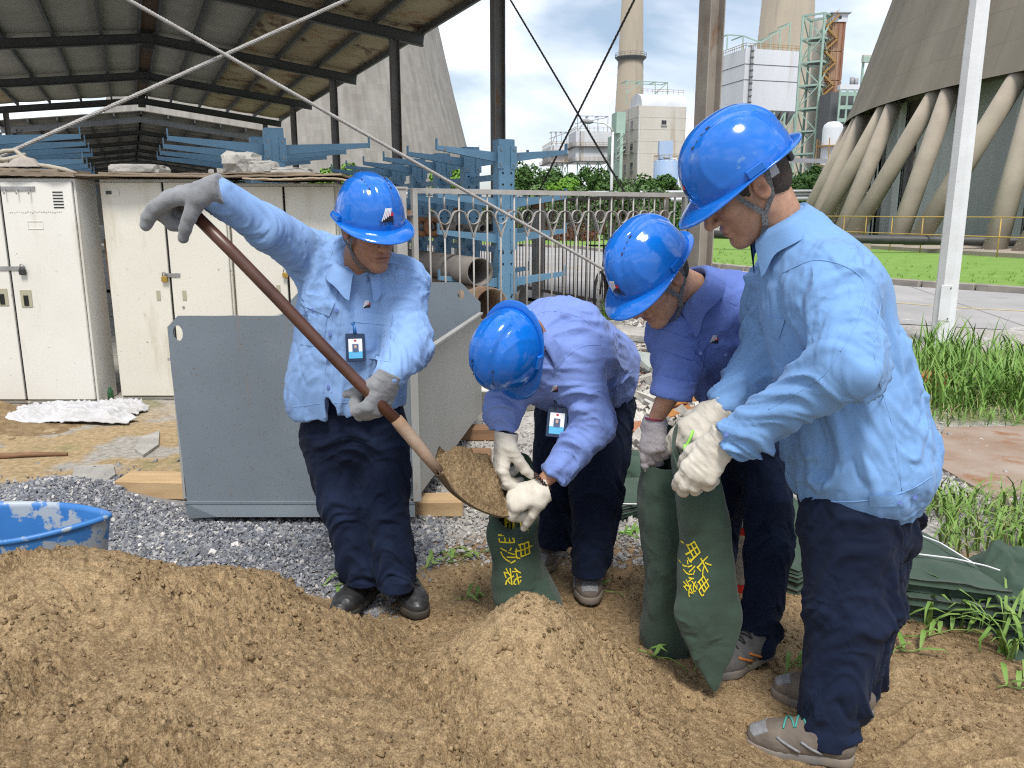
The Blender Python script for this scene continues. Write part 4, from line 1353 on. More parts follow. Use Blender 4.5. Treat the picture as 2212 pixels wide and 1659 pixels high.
for side in (0, 1):
	for i, w in enumerate(ws):
		ww = w if side == 0 else 2 * W2 - w
		if i == NP_:
			if side == 0: MB().beam(SH(ls[0], W2, ZR + 0.36), SH(ls[-1], W2, ZR + 0.36), 0.42, 0.05).build('ridge_cap', M_RIDGE, shed)
			ww = W2 - 0.22 if side == 0 else W2 + 0.22
		zz = zr(ww if side == 0 else ww) if 0 <= ww <= 2 * W2 else ZE - 0.7 * (ZR - ZE) / W2
		MB().beam(SH(ls[0], ww, zz + 0.315), SH(ls[-1], ww, zz + 0.315), 0.07, 0.14).build('purlin', M_SHST, shed)
	for i in range(NP_):
		for j in range(len(ls) - 1):
			wa, wb = ws[i], ws[i + 1]
			za = ZE + (ZR - ZE) * wa / W2 + 0.40; zb_ = ZE + (ZR - ZE) * wb / W2 + 0.40
			if side: wa, wb = 2 * W2 - wa, 2 * W2 - wb
			l0, l1 = ls[j] + 0.01, ls[j + 1] - 0.01
			# slightly sagging corrugated underside
			n, mrow = 8, []
			mb = MB()
			g = []
			for q in range(n + 1):
				t_ = q / n; row_ = []
				for s in range(4):
					u_ = s / 3
					p = SH(l0 + (l1 - l0) * t_, wa + (wb - wa) * u_, za + (zb_ - za) * u_ - 0.03 * math.sin(math.pi * u_))
					row_.append(p)
				g.append(row_)
			mb.grid(g, True, flip=(side == 1));
			g2 = [[p + Vector((0, 0, 0.03)) for p in r] for r in g]
			mb.grid(g2, True, flip=(side == 0))
			mb.add([p for p in (g[0][0], g[-1][0], g2[-1][0], g2[0][0])], [(0, 1, 2, 3)])
			mb.build('roof_sheet', M_SHEETR if i < (3 if side == 0 else 1) else M_SHEET, shed)
	# ragged rusty edge strip along the eave
	rs = np.random.RandomState(5 + side)
	n = 160
	top, bot = [], []
	we = ws[0] if side == 0 else 2 * W2 - ws[0]
	for q in range(n + 1):
		lam = ls[0] + (ls[-1] - ls[0]) * q / n
		zz = ZE - 0.7 * (ZR - ZE) / W2
		top.append(SH(lam, we - (0.012 if side == 0 else -0.012), zz + 0.44)); bot.append(SH(lam, we - (0.16 if side == 0 else -0.16), zz + 0.36 + rs.uniform(-0.02, 0.03)))
	mb = MB(); mb.grid([top, bot], False); mb.grid([[p + Vector((0, 0, 0.012)) for p in top], [p + Vector((0, 0, 0.012)) for p in bot]], False, flip=True)
	mb.build('eave_sheet', M_RUSTEDGE, shed)
# second, more distant shed beyond the bright gap
shed2 = thing('open_shed', 'farther dark shed seen beneath the bright slit under the near roof', 'shed', SH(29.5, 0, 0))
dz = -0.30
for lam in range(30, 101, 7):
	for w in (0.0, 2 * W2):
		hbeam(SH(lam, w, -0.05), SH(lam, w, ZE + dz), 0.2, 0.2, 'column', M_SHCOL, shed2, up=BX)
		e = SH(lam, -0.7 if w == 0 else 2 * W2 + 0.7, ZE - 0.08 + dz)
		hbeam(e, SH(lam, W2, ZR + 0.05 + dz), 0.16, 0.26, 'rafter', M_GREYST if lam == 30 else M_SHST, shed2)
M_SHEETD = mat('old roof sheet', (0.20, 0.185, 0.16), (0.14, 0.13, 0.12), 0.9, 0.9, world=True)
for side in (0, 1):
	for i, w in enumerate(ws):
		ww = w if side == 0 else 2 * W2 - w
		z_ = ZE + (ZR - ZE) * w / W2 + 0.26 + dz
		MB().beam(SH(29.3, ww, z_), SH(100.3, ww, z_), 0.07, 0.14).build('purlin', M_SHST, shed2)
	for i in range(NP_):
		for lam in [29.3 + 7.1 * q for q in range(10)]:
			wa, wb = ws[i], ws[i + 1]
			za, zb_ = ZE + (ZR - ZE) * wa / W2 + 0.35 + dz, ZE + (ZR - ZE) * wb / W2 + 0.35 + dz
			if side: wa, wb = 2 * W2 - wa, 2 * W2 - wb
			q = [SH(lam, wa, za), SH(lam + 7.05, wa, za), SH(lam + 7.05, wb, zb_), SH(lam, wb, zb_)]
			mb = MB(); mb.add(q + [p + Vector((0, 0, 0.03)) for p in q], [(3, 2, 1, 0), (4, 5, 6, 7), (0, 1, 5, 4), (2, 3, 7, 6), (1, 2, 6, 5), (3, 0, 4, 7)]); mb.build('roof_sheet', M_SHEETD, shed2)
# back wall of the far shed keeps it dark
q = [SH(100.5, -0.6, -0.05), SH(100.5, 2 * W2 + 0.6, -0.05), SH(100.5, 2 * W2 + 0.6, ZE), SH(100.5, W2, ZR), SH(100.5, -0.6, ZE)]
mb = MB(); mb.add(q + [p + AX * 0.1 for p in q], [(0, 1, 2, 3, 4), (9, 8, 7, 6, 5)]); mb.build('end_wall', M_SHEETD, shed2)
# bracing: thick rods in the first frame, thin cables along the side
M_ROD = mat('galvanised rope', (0.38, 0.37, 0.36), (0.30, 0.28, 0.26), 14, 0.6, spots=((0.24, 0.12, 0.05), 5, 0.62, 0.7))
M_CABLE = mat('dark wire rope', (0.035, 0.033, 0.03), (0.07, 0.06, 0.05), 20, 0.7)
def rope(name, label, p0, p1, r, m, n=5, pitch=0.07, strands=3, cat='wire rope', group=None):
	"""twisted strands round a straight axis"""
	p0, p1 = Vector(p0), Vector(p1)
	t = (p1 - p0); Ln = t.length; t.normalize()
	x = t.orthogonal().normalized(); y = t.cross(x)
	mb = MB()
	for s in range(strands):
		pts = []
		st = max(int(Ln / pitch * n), 2)
		for i in range(st + 1):
			a = 2 * math.pi * (i / n + s / strands)
			pts.append(p0 + t * (Ln * i / st) + (x * math.cos(a) + y * math.sin(a)) * r * 0.5)
		mb.tube(pts, r * 0.56, 5, True)
	return tag(mb.build(name, m, None, (p0.x, p0.y, p0.z)), label, cat, group)
lam = LAM[-1]
rope('brace_rope', 'pale twisted brace rope slanting down from upper left to the gate', SH(lam, 2 * W2, ZE - 0.1), SH(lam, 0.12, 0.25), 0.018, M_ROD)
rope('brace_rope', 'pale twisted brace rope slanting down to the left behind the lockers', SH(lam + 0.06, 0.1, ZE - 0.1), SH(lam + 0.06, 2 * W2 - 0.1, 0.25), 0.018, M_ROD)
rope('brace_cable', 'thin dark cable running from upper left down to the rusty column', SH(LAM[0], 0, ZE - 0.1), SH(LAM[-1], 0.02, 0.3), 0.016, M_CABLE, pitch=0.2, n=5)
rope('brace_cable', 'thin dark cable running from the rusty column down to the left', SH(LAM[-1], 0.05, ZE - 0.1), SH(LAM[0], 0.05, 0.3), 0.016, M_CABLE, pitch=0.2, n=5)
# ================================================================== CANTILEVER RACKS
M_RACK = mat('rack blue paint', (0.15, 0.30, 0.44), (0.12, 0.25, 0.37), 3.0, 0.5, world=True, spots=((0.26, 0.15, 0.07), 7, 0.66, 0.72), spots2=((0.30, 0.32, 0.33), 12, 0.68, 0.75))
M_HOLE = mat('bolt hole shadow', (0.012, 0.012, 0.013), rough=0.9)
M_BOLT = mat('zinc bolt', (0.32, 0.31, 0.30), rough=0.5, metal=0.6)
rzB = math.atan2(BX.y, BX.x)
MB_ = Matrix((BX, AX, Vector((0, 0, 1)))).transposed()
def hollow_holes(mb, c, zs, half):
	for z in zs:
		for s in (-1, 1):
			p = c + BX * (s * half) - AX * 0.101
			mb.tube([Vector((p.x, p.y, z)) + AX * 0.004, Vector((p.x, p.y, z)) - AX * 0.002], 0.012, 8)
def rack(base, H, levels, label, arm=0.85, both=True, aname='arm'):
	t = thing('rack_upright', label, 'storage rack', base, 'blue cantilever racks')
	c = Vector(base)
	MB().bbox(c + Vector((0, 0, H / 2)), (0.21, 0.19, H), 0.008, M=MB_).build('upright', M_RACK, t)
	MB().box(c + Vector((0, 0, 0.05)), (1.5, 0.16, 0.1), M=MB_).build('foot', M_RACK, t)
	mb = MB(); hollow_holes(mb, c, [0.3 + 0.135 * i for i in range(int((H - 0.35) / 0.135))], 0.055); mb.build('bolt_hole', M_HOLE, t)['kind'] = 'stuff'
	for li, z in enumerate(levels):
		for s in ((-1, 1) if both else (1,)):
			a = c + BX * (s * 0.105) + Vector((0, 0, z)); tip = c + BX * (s * arm) + Vector((0, 0, z + 0.055))
			# tapered arm
			hh0, hh1, wd = 0.11, 0.05, 0.06
			P = []
			for p, h in ((a, hh0), (tip, hh1)):
				for dy in (-wd / 2, wd / 2):
					P += [p + AX * dy + Vector((0, 0, -h)), p + AX * dy]
			mb = MB(); mb.add(P, [(0, 1, 5, 4), (2, 6, 7, 3), (1, 3, 7, 5), (0, 4, 6, 2), (4, 5, 7, 6), (0, 2, 3, 1)])
			o = mb.build(aname, M_RACK, t)
			MB().box(tip + BX * (s * 0.004) + Vector((0, 0, 0.012)), (0.012, 0.062, 0.13), M=MB_).build('arm_stop', M_RACK, o)
			MB().box(c + BX * (s * 0.085) - AX * 0.1 + Vector((0, 0, z - 0.06)), (0.075, 0.02, 0.26), M=MB_).build('bracket', M_RACK, o)
			mb = MB()
			for q in (0.03, -0.15): p = c + BX * (s * 0.085) - AX * 0.111 + Vector((0, 0, z + q)); mb.tube([p, p - AX * 0.012], 0.013, 6)
			mb.build('bolt', M_BOLT, o)['kind'] = 'stuff'
	return t
RB = Vector((-0.10, 10.0, 0))
rl = ['front blue rack upright with long arms behind the gate', 'second blue rack upright left of the front one', 'third blue rack upright behind the gate', 'fourth blue rack upright behind the gate', 'fifth blue rack upright near the shovelling man', 'sixth blue rack upright behind the lockers']
for i in range(6):
	rack(RB + AX * (1.09 * i), 2.31 - 0.012 * i, [2.16, 1.62, 1.2, 0.66], rl[i])
# ties between uprights
mb = thing('rack_tie', 'dark blue tie beams linking the rack uprights', 'rack beam', RB + Vector((0, 0, 1.9)))
for z in (1.88, 1.0):
	MB().beam(RB + AX * 0.1 + Vector((0, 0, z)), RB + AX * 5.4 + Vector((0, 0, z)), 0.05, 0.07).build('tie', M_RACK, mb)
for i in range(5):
	a_, b_ = RB + AX * (1.09 * i + 0.1), RB + AX * (1.09 * i + 1.0)
	MB().beam(a_ + Vector((0, 0, 0.35)), b_ + Vector((0, 0, 0.95)), 0.02, 0.03).build('brace', M_RACK, mb)
	MB().beam(a_ + Vector((0, 0, 0.95)), b_ + Vector((0, 0, 0.35)), 0.02, 0.03).build('brace', M_RACK, mb)
# rack row behind the lockers
p = D(595, 380, 9.6); L0 = Vector((p.x, 9.6, 0))
ll = ['tall blue rack upright rising behind the tall lockers', 'second upright of the rack behind the tall lockers', 'third upright of the rack behind the tall lockers', 'fourth upright of the rack behind the tall lockers']
for i in range(4):
	rack(L0 + AX * (1.2 * i), 2.40, [2.22, 1.75, 1.3], ll[i], arm=1.12)
p = D(-75, 330, 9.0); L1 = Vector((p.x, 9.0, 0))
lf_ = ['blue rack arms at the far left edge above the lockers', 'second blue rack upright off the left edge', 'third blue rack upright off the left edge', 'fourth blue rack upright off the left edge']
for i in range(4):
	rack(L1 + AX * (1.1 * i), 2.5, [2.27, 2.0, 1.7], lf_[i], arm=1.12)
# pipes on the racks
M_PVC = mat('grey brown pipe', (0.19, 0.17, 0.15), (0.14, 0.125, 0.11), 2.5, 0.6, world=True, spots=((0.30, 0.29, 0.27), 5, 0.64, 0.74))
M_RUSTP = mat('rusted pipe', (0.24, 0.15, 0.09), (0.36, 0.29, 0.22), 4, 0.8, world=True)
def rpipe(u, v, Y, r, Ln, label, m=M_PVC, dirv=None, th=None):
	p = D(u, v, Y)
	d = dirv or AX
	return tag(MB().pipe(p, p + d * Ln, r, r - (th or r * 0.09), 28).build('steel_pipe', m, None, p), label, 'pipe', 'pipes on the racks')
rpipe(1037, 588, 9.25, 0.165, 5.2, 'big grey pipe on the rack with its open end to the gate')
rpipe(1062, 661, 9.0, 0.205, 3.6, 'widest rust-edged pipe lying low beneath the rack', M_RUSTP)
rpipe(1050, 578, 9.9, 0.045, 4.5, 'thin pipe just right of the big grey pipe')
rpipe(1030, 601, 10.2, 0.05, 4.0, 'thin pipe tucked under the big grey pipe')
rpipe(993, 493, 10.4, 0.06, 3.6, 'small dark pipe on the middle rack level')
rpipe(1044, 494, 10.3, 0.05, 3.6, 'small pipe beside the front rack upright')
rpipe(1060, 492, 10.5, 0.055, 3.6, 'second small pipe beside the front rack upright')
rpipe(1130, 644, 10.2, 0.15, 3.2, 'grey pipe lying on the ground right of the rack', dirv=Vector((-0.9, 0.43, 0)))
rpipe(960, 630, 9.4, 0.05, 2.2, 'thin pipe in the bundle above the widest pipe')
rpipe(985, 640, 9.2, 0.045, 2.2, 'thinnest pipe in the bundle above the widest pipe')
# rusty flanges on the middle level
for i, u in enumerate((912, 936)):
	p = D(u, 490, 10.6)
	t = thing('pipe_flange', ['rusty red flange resting on the rack arm, left one', 'rusty red flange resting on the rack arm, right one'][i], 'flange', p, 'rusty flanges')
	MB().pipe(p - AX * 0.03, p + AX * 0.03, 0.13, 0.06, 24).build('disc', M_RUSTEDGE, t)
	MB().pipe(p + AX * 0.03, p + AX * 0.12, 0.075, 0.06, 24).build('neck', M_RUSTEDGE, t)
# ================================================================== GATE AND FENCE
M_GATE = mat('gate paint', (0.40, 0.385, 0.36), (0.33, 0.31, 0.29), 6, 0.6, world=True, spots=((0.24, 0.10, 0.04), 5, 0.66, 0.72))
M_GATER = mat('rusty fence paint', (0.24, 0.215, 0.19), (0.17, 0.14, 0.115), 5, 0.75, world=True, spots=((0.22, 0.09, 0.03), 6, 0.54, 0.64))
def gate_panel(name, label, A, B, zt, m, nb=21, cat='gate', first=1, group=None):
	A, B = Vector(A), Vector(B)
	t = thing(name, label, cat, (A + B) / 2, group)
	d = (B - A).normalized(); Ln = (B - A).length
	up = Vector((0, 0, 1)); n = d.cross(up)
	P = lambda s, z: A + d * s + up * z
	MB().beam(P(0, zt), P(Ln, zt + 0.0), 0.05, 0.05).build('top_rail', m, t)
	MB().beam(P(0.025, 0.16), P(Ln - 0.025, 0.16), 0.05, 0.05).build('bottom_rail', m, t)
	for s in (0.0, Ln): MB().beam(P(s, 0.05), P(s, zt + 0.024), 0.052, 0.052, up=n).build('stile', m, t)
	sp = Ln / (nb + 1)
	zc, rr = zt - 0.255, 0.075
	for i in range(nb):
		s = sp * (i + 1)
		if i % 2 == first:
			for z0, z1 in ((0.18, zc - 0.205), (zc + rr, zt - 0.02)):
				MB().tube([P(s, z0), P(s, z1)], 0.0105, 6).build('bar', m, t)
			# ring
			rw = 0.016
			mb = MB(); N_ = 24
			for q in range(N_):
				a0, a1 = 2 * math.pi * q / N_, 2 * math.pi * (q + 1) / N_
				pts = []
				for a in (a0, a1):
					for r_ in (rr, rr - 0.006):
						for k in (-rw, rw):
							pts.append(P(s + r_ * math.cos(a), zc + r_ * math.sin(a)) + n * k)
				mb.add(pts, [(0, 1, 5, 4), (2, 6, 7, 3), (0, 4, 6, 2), (1, 3, 7, 5)], True)
			mb.build('ring', m, t)
			# strap: from the point below the ring up both sides and over the neighbouring bars
			for sg in (-1, 1):
				path = [(0.004, -0.205), (0.03, -0.12), (0.062, -0.045), (0.085, 0.005), (sp * 0.62, 0.045), (sp * 0.82, 0.06), (sp * 0.99, 0.064)]
				pts = [P(s + sg * x, zc + z) for x, z in path]
				# smooth path
				sm = []
				for q in range(len(pts) - 1):
					for w in range(3): sm.append(pts[q].lerp(pts[q + 1], w / 3))
				sm.append(pts[-1])
				mb = MB(); g = []
				for q, p in enumerate(sm):
					tq = (sm[min(q + 1, len(sm) - 1)] - sm[max(q - 1, 0)]).normalized(); nn = n.cross(tq).normalized() * 0.003
					g.append([p - n * rw - nn, p + n * rw - nn, p + n * rw + nn, p - n * rw + nn, p - n * rw - nn])
				mb.grid(g, False); mb.build('scroll', m, t)
		else:
			MB().tube([P(s, 0.18), P(s, zt - 0.02)], 0.0105, 6).build('bar', m, t)
	return t
GA, GB = Vector((-0.967, 8.1, 0)), Vector((2.147, 10.2, 0))
gate_panel('iron_gate', 'grey iron gate with a row of rings under its top rail', GA, GB, 1.665, M_GATE)
t = thing('gate_post', 'square grey gate post next to the shovelling man helmet', 'post', GA - (GB - GA).normalized() * 0.16)
c = LOC[t.name]
MB().bbox((c.x, c.y, 0.83), (0.11, 0.11, 1.70), 0.006, rz=0.5).build('post', M_GATE, t)
MB().box((c.x, c.y, 1.69), (0.13, 0.13, 0.02), rz=0.5).build('cap', M_GATE, t)
for z in (1.45, 0.4): MB().box((c.x + 0.075, c.y + 0.05, z), (0.1, 0.03, 0.05), rz=0.5).build('hinge', M_GATER, t)
t = thing('gate_post', 'slim grey latch post between the gate and the rusty column', 'post', GB + Vector((0.085, 0.05, 0)))
c = LOC[t.name]
MB().bbox((c.x, c.y, 0.86), (0.06, 0.06, 1.76), 0.004, rz=0.5).build('post', M_GATE, t)
MB().box((c.x - 0.035, c.y, 1.28), (0.1, 0.07, 0.06), rz=0.5).build('latch', M_GATE, t)
F0 = Vector((2.02, 10.45, 0))
fl = ['rusty fence panel behind the gate nearest the rusty column', 'rusty fence panel behind the gate, middle one', 'rusty fence panel far behind the racks']
for i in range(3):
	gate_panel('iron_fence', fl[i], F0 + AX * (3.72 * i + 0.1), F0 + AX * (3.72 * i + 3.6), 1.66, M_GATER, 27, 'fence', 1, 'rusty fence panels')
	c = F0 + AX * (3.72 * (i + 1))
	t = thing('fence_post', ['rust-capped grey fence post seen through the gate', 'fence post farther left behind the rack', 'fence post farthest left behind the racks'][i], 'post', c, 'fence posts')
	MB().bbox((c.x, c.y, 0.83), (0.16, 0.16, 1.66), 0.008, rz=rzB).build('post', M_GATE, t)
	MB().bbox((c.x, c.y, 1.60), (0.2, 0.2, 0.16), 0.01, rz=rzB).build('cap', M_RUSTEDGE, t)
# bicycle leaning behind the gate
M_RUB = mat('black rubber', (0.02, 0.02, 0.021), rough=0.7)
c = D(1296, 640, 11.3); c.z = 0
t = thing('bicycle', 'dark bicycle parked behind the gate near the inner post', 'bicycle', c)
dv = Vector((0.35, 0.94, 0)).normalized()
def wheel(cc, r=0.31):
	x, z = dv, Vector((0, 0, 1))
	o = MB().tube([cc + (x * math.cos(a) + z * math.sin(a)) * r for a in [i * math.pi / 14 for i in range(29)]], 0.02, 6, caps=False).build('wheel', M_RUB, t)
	mb = MB()
	for i in range(14):
		a = i * math.pi / 7; mb.tube([cc, cc + (x * math.cos(a) + z * math.sin(a)) * r], 0.003, 4)
	mb.build('spoke', M_BOLT, o)
w0, w1 = c + Vector((0, 0, 0.33)), c + dv * 1.02 + Vector((0, 0, 0.33))
wheel(w0); wheel(w1)
hd, st, bb = c + dv * 0.16 + Vector((0, 0, 0.80)), c + dv * 0.68 + Vector((0, 0, 0.80)), c + dv * 0.52 + Vector((0, 0, 0.30))
mb = MB()
for a_, b_ in ((w0, hd), (hd, bb), (bb, st), (hd, st), (st, w1), (bb, w1), (hd, hd + Vector((0, 0, 0.2))), (st, st + Vector((0, 0, 0.16)))): mb.tube([a_, b_], 0.016, 6)
mb.build('frame', M_RUB, t)
sd = Vector((-dv.y, dv.x, 0)); h = hd + Vector((0, 0, 0.2))
MB().tube([h + sd * 0.28 - dv * -0.1, h + sd * 0.2, h, h - sd * 0.2, h - sd * 0.28 + dv * 0.1], 0.014, 6).build('handlebar', M_RUB, t)
MB().tube([st + Vector((0, 0, 0.17)) - dv * 0.12, st + Vector((0, 0, 0.18)), st + Vector((0, 0, 0.18)) + dv * 0.1], [0.03, 0.06, 0.08], 8).build('saddle', M_RUB, t)
# ================================================================== LOCKERS
M_LOCK = mat('cream locker enamel', (0.66, 0.635, 0.55), (0.60, 0.57, 0.49), 1.1, 0.5, world=True, spots=((0.44, 0.38, 0.28), 3.0, 0.58, 0.78, (1, 1, 0.22)), spots2=((0.33, 0.29, 0.22), 22, 0.665, 0.70))
M_LOCKW = mat('white locker enamel', (0.70, 0.685, 0.63), (0.64, 0.62, 0.56), 1.2, 0.45, world=True, spots=((0.50, 0.45, 0.37), 3.0, 0.58, 0.78, (1, 1, 0.22)), spots2=((0.36, 0.33, 0.28), 24, 0.67, 0.705))
M_DARK = mat('dark gap', (0.012, 0.012, 0.012), rough=0.95)
M_BEIGE = mat('beige handle plastic', (0.36, 0.34, 0.24), rough=0.6)
M_BRASS = mat('brass', (0.50, 0.33, 0.09), rough=0.35, metal=0.9)
M_BLACKM = mat('black metal', (0.025, 0.025, 0.026), rough=0.45)
M_GALV = mat('galvanised plate', (0.36, 0.36, 0.36), (0.26, 0.25, 0.24), 12, 0.45, metal=0.5)
def locker(label, x0, x1, Y, H, dep, m, doors, lean=0.0):
	t = thing('metal_locker', label, 'locker', ((x0 + x1) / 2, Y + dep / 2, 0))
	c = LOC[t.name]
	MB().bbox((c.x, Y + dep / 2 + 0.012, H / 2), (x1 - x0, dep, H), 0.006).build('cabinet', m, t)
	MB().box((c.x, Y + 0.014, H / 2), (x1 - x0 - 0.03, 0.012, H - 0.05)).build('door_gap', M_DARK, t)
	ds = []
	for a, b in doors:
		ds.append(MB().bbox(((a + b) / 2, Y - 0.004, H / 2 + 0.005), (b - a - 0.008, 0.024, H - 0.062), 0.004).build('door', m, t))
	return t, ds
def handle(o, x, z, Y, w, h, m=M_BEIGE, knob=True):
	f = MB().bbox((x, Y - 0.018, z), (w, 0.008, h), 0.002).build('handle_plate', m, o)
	MB().box((x, Y - 0.0235, z - h * 0.12), (w * 0.42, 0.004, h * 0.6)).build('handle_recess', M_BEIGE if not knob else M_DARK, o) if knob else None
	return f
def padlock(label, p, m, s=1.0):
	t = thing('padlock', label, 'padlock', p, 'padlocks on the lockers')
	p = Vector(p)
	MB().bbox(p, (0.038 * s, 0.018 * s, 0.034 * s), 0.004 * s).build('lock_body', m, t)
	q = p + Vector((0, 0, 0.016 * s))
	MB().tube([q + Vector((-0.011 * s, 0, 0)), q + Vector((-0.011 * s, 0, 0.018 * s)), q + Vector((-0.006 * s, 0, 0.027 * s)), q + Vector((0.006 * s, 0, 0.027 * s)), q + Vector((0.011 * s, 0, 0.018 * s)), q + Vector((0.011 * s, 0, 0))], 0.0035 * s, 6).build('shackle', M_GALV, t)
YL = 6.05
t, ds = locker('white two-door locker at the left edge with a black padlock', -4.30, -3.215, YL, 1.70, 0.3, M_LOCKW, [(-4.29, -3.765), (-3.755, -3.225)])
rd = ds[1]
# vent slots, hook rail, card holder
for i in range(6): MB().box((-3.335, YL - 0.0175, 1.60 - 0.022 * i), (0.075, 0.004, 0.008)).build('vent_slot', M_DARK, rd)
MB().box((-3.62, YL - 0.02, 1.625), (0.25, 0.006, 0.03)).build('hook_rail', M_GALV, rd)
for k in (-0.09, 0.0, 0.09): MB().tube([(-3.62 + k, YL - 0.024, 1.62), (-3.62 + k, YL - 0.04, 1.60), (-3.62 + k, YL - 0.045, 1.585), (-3.62 + k, YL - 0.055, 1.595)], 0.004, 6).build('hook', M_GALV, rd)
for a_, b_ in (((-3.58, 1.39), (-3.47, 1.39)), ((-3.58, 1.335), (-3.47, 1.335)), ((-3.58, 1.335), (-3.58, 1.39)), ((-3.47, 1.335), (-3.47, 1.39))):
	MB().beam((a_[0], YL - 0.0175, a_[1]), (b_[0], YL - 0.0175, b_[1]), 0.004, 0.004).build('card_holder', M_LOCKW, rd)
handle(rd, -3.66, 0.82, YL, 0.085, 0.13); handle(ds[0], -3.84, 0.83, YL, 0.085, 0.13)
MB().box((-3.74, YL - 0.02, 1.045), (0.2, 0.006, 0.03)).build('hasp', M_GALV, t)
padlock('black padlock on the white left-edge locker', (-3.655, YL - 0.035, 1.02), M_BLACKM, 1.3)
# printed line of worn lettering on the door: left as faint scuffs
mb = MB()
for i in range(24): mb.box((-3.70 + i * 0.0165, YL - 0.0168, 1.455 + rng.uniform(-0.004, 0.004)), (rng.uniform(0.006, 0.013), 0.002, rng.uniform(0.003, 0.008)))
mb.build('scuff_mark', mat('scuff grey', (0.36, 0.35, 0.33), rough=0.8), rd)
YM = 6.18
t, ds = locker('cream two-door locker behind the raised arm with a brass padlock', -3.10, -2.150, YM, 1.70, 0.48, M_LOCK, [(-3.09, -2.625), (-2.615, -2.158)])
MB().box((-3.0, YM - 0.018, 1.60), (0.11, 0.006, 0.05)).build('label_plate', M_LOCK, ds[0]); MB().box((-3.02, YM - 0.023, 1.60), (0.04, 0.008, 0.025)).build('latch', M_BLACKM, ds[0])
MB().bbox((-2.72, YM - 0.018, 1.47), (0.045, 0.008, 0.04), 0.003).build('badge', M_BEIGE, ds[0])
for i, x in enumerate((-2.72, -2.52)): MB().box((x, YM - 0.0175, 0.83), (0.03, 0.006, 0.075)).build('handle_slot', M_BEIGE, ds[i])
MB().tube([(-2.535, YM - 0.014, 0.74), (-2.535, YM - 0.024, 0.74)], 0.009, 10).build('key_lock', M_GALV, ds[1])
MB().box((-2.60, YM - 0.02, 0.985), (0.12, 0.006, 0.028)).build('hasp', M_GALV, t)
padlock('brass padlock hanging on the cream locker behind the shovel handle', (-2.655, YM - 0.033, 0.955), M_BRASS, 1.25)
t, ds = locker('cream locker whose right half is hidden by the shovelling man', -2.142, -1.325, YM + 0.02, 1.67, 0.48, M_LOCK, [(-2.132, -1.725), (-1.715, -1.335)])
MB().box((-1.80, YM + 0.002, 0.87), (0.03, 0.006, 0.075)).build('handle_slot', M_BEIGE, ds[0])
padlock('brass padlock just under the raised forearm', (-1.735, YM - 0.02, 0.985), M_BRASS, 1.1)
# things on top of the lockers
M_PLY = mat('weathered plywood', (0.30, 0.24, 0.17), (0.19, 0.15, 0.11), 3, 0.9, bump=0.5, bscale=30, stretch=(1, 6, 8), world=True)
M_SLAB = mat('grey concrete lump', (0.42, 0.40, 0.36), (0.28, 0.27, 0.25), 5, 0.95, bump=0.7, bscale=22, bdist=0.02)
def warped_board(label, x0, x1, y0, y1, z, th, m, seed, sag=0.03, curl=0.0):
	rs = np.random.RandomState(seed)
	n, k = 24, 6
	g = []
	for j in range(k + 1):
		r_ = []
		for i in range(n + 1):
			s, q = i / n, j / k
			x = x0 + (x1 - x0) * s + (0.012 * math.sin(9 * q + seed) if i in (0, n) else 0)
			y = y0 + (y1 - y0) * q + (0.01 * math.sin(23 * s + seed) if j in (0, k) else 0)
			zz = z + curl * (max(0, s - 0.8) / 0.2) ** 2 * -0.06 + 0.004 * math.sin(7 * s + seed) + (0.004 * rs.uniform(-1, 1) if j == 0 else 0)
			r_.append(Vector((x, y, zz)))
		g.append(r_)
	mb = MB(); mb.grid([[p + Vector((0, 0, th)) for p in r_] for r_ in g], False); mb.grid(g, False, flip=True)
	for e in (0, k):
		top = [p + Vector((0, 0, th)) for p in g[e]]; mb.grid([g[e], top] if e == 0 else [top, g[e]], False)
	for e in (0, n):
		c_ = [r_[e] for r_ in g]; top = [p + Vector((0, 0, th)) for p in c_]; mb.grid([top, c_] if e == 0 else [c_, top], False)
	return tag(mb.build('plywood_board', m, None, ((x0 + x1) / 2, (y0 + y1) / 2, z)), label, 'board', 'boards on the lockers')
warped_board('long weathered board lying across the cream lockers', -3.25, -1.25, YM - 0.16, YM + 0.5, 1.712, 0.014, M_PLY, 1)
warped_board('upper weathered board with split edge on the cream lockers', -3.05, -1.45, YM - 0.12, YM + 0.48, 1.73, 0.012, M_PLY, 2)
warped_board('pale curled board overhanging the right end of the lockers', -1.95, -1.12, YM - 0.22, YM + 0.42, 1.69, 0.01, mat('pale plywood', (0.46, 0.38, 0.27), (0.36, 0.28, 0.2), 4, 0.9, world=True), 3, curl=1.0)
warped_board('brown board pile on the left-edge locker', -4.25, -3.18, YL - 0.05, YL + 0.45, 1.712, 0.03, M_PLY, 4)
warped_board('top brown board on the left-edge locker', -4.1, -3.3, YL - 0.03, YL + 0.4, 1.748, 0.02, M_PLY, 5)
def rock(name, label, c, size, seed, m, cat='stone', group=None, rough_=0.28, flat=0.0):
	bm = bmesh.new(); bmesh.ops.create_icosphere(bm, subdivisions=3, radius=1.0)
	V = np.array([v.co[:] for v in bm.verts])
	q = np.sign(V) * np.abs(V) ** (0.75 - flat * 0.3)
	f = 1 + rough_ * fbm(V * 1.3 + seed, 3) + 0.12 * ridged(V * 2.2 + seed, 2)
	q = q * f[:, None]
	q[:, 2] = np.maximum(q[:, 2], -0.8)
	q = q / np.array([np.ptp(q[:, 0]), np.ptp(q[:, 1]), np.ptp(q[:, 2])])
	q = (q - q.min(0)) - np.array([0.5, 0.5, 0])
	for v, p in zip(bm.verts, q): v.co = Vector((p[0] * size[0], p[1] * size[1], p[2] * size[2]))
	me = bpy.data.meshes.new(name); bm.to_mesh(me); bm.free()
	me.materials.append(m)
	o = link_mesh(name, me, None, None, c)
	return tag(o, label, cat, group)
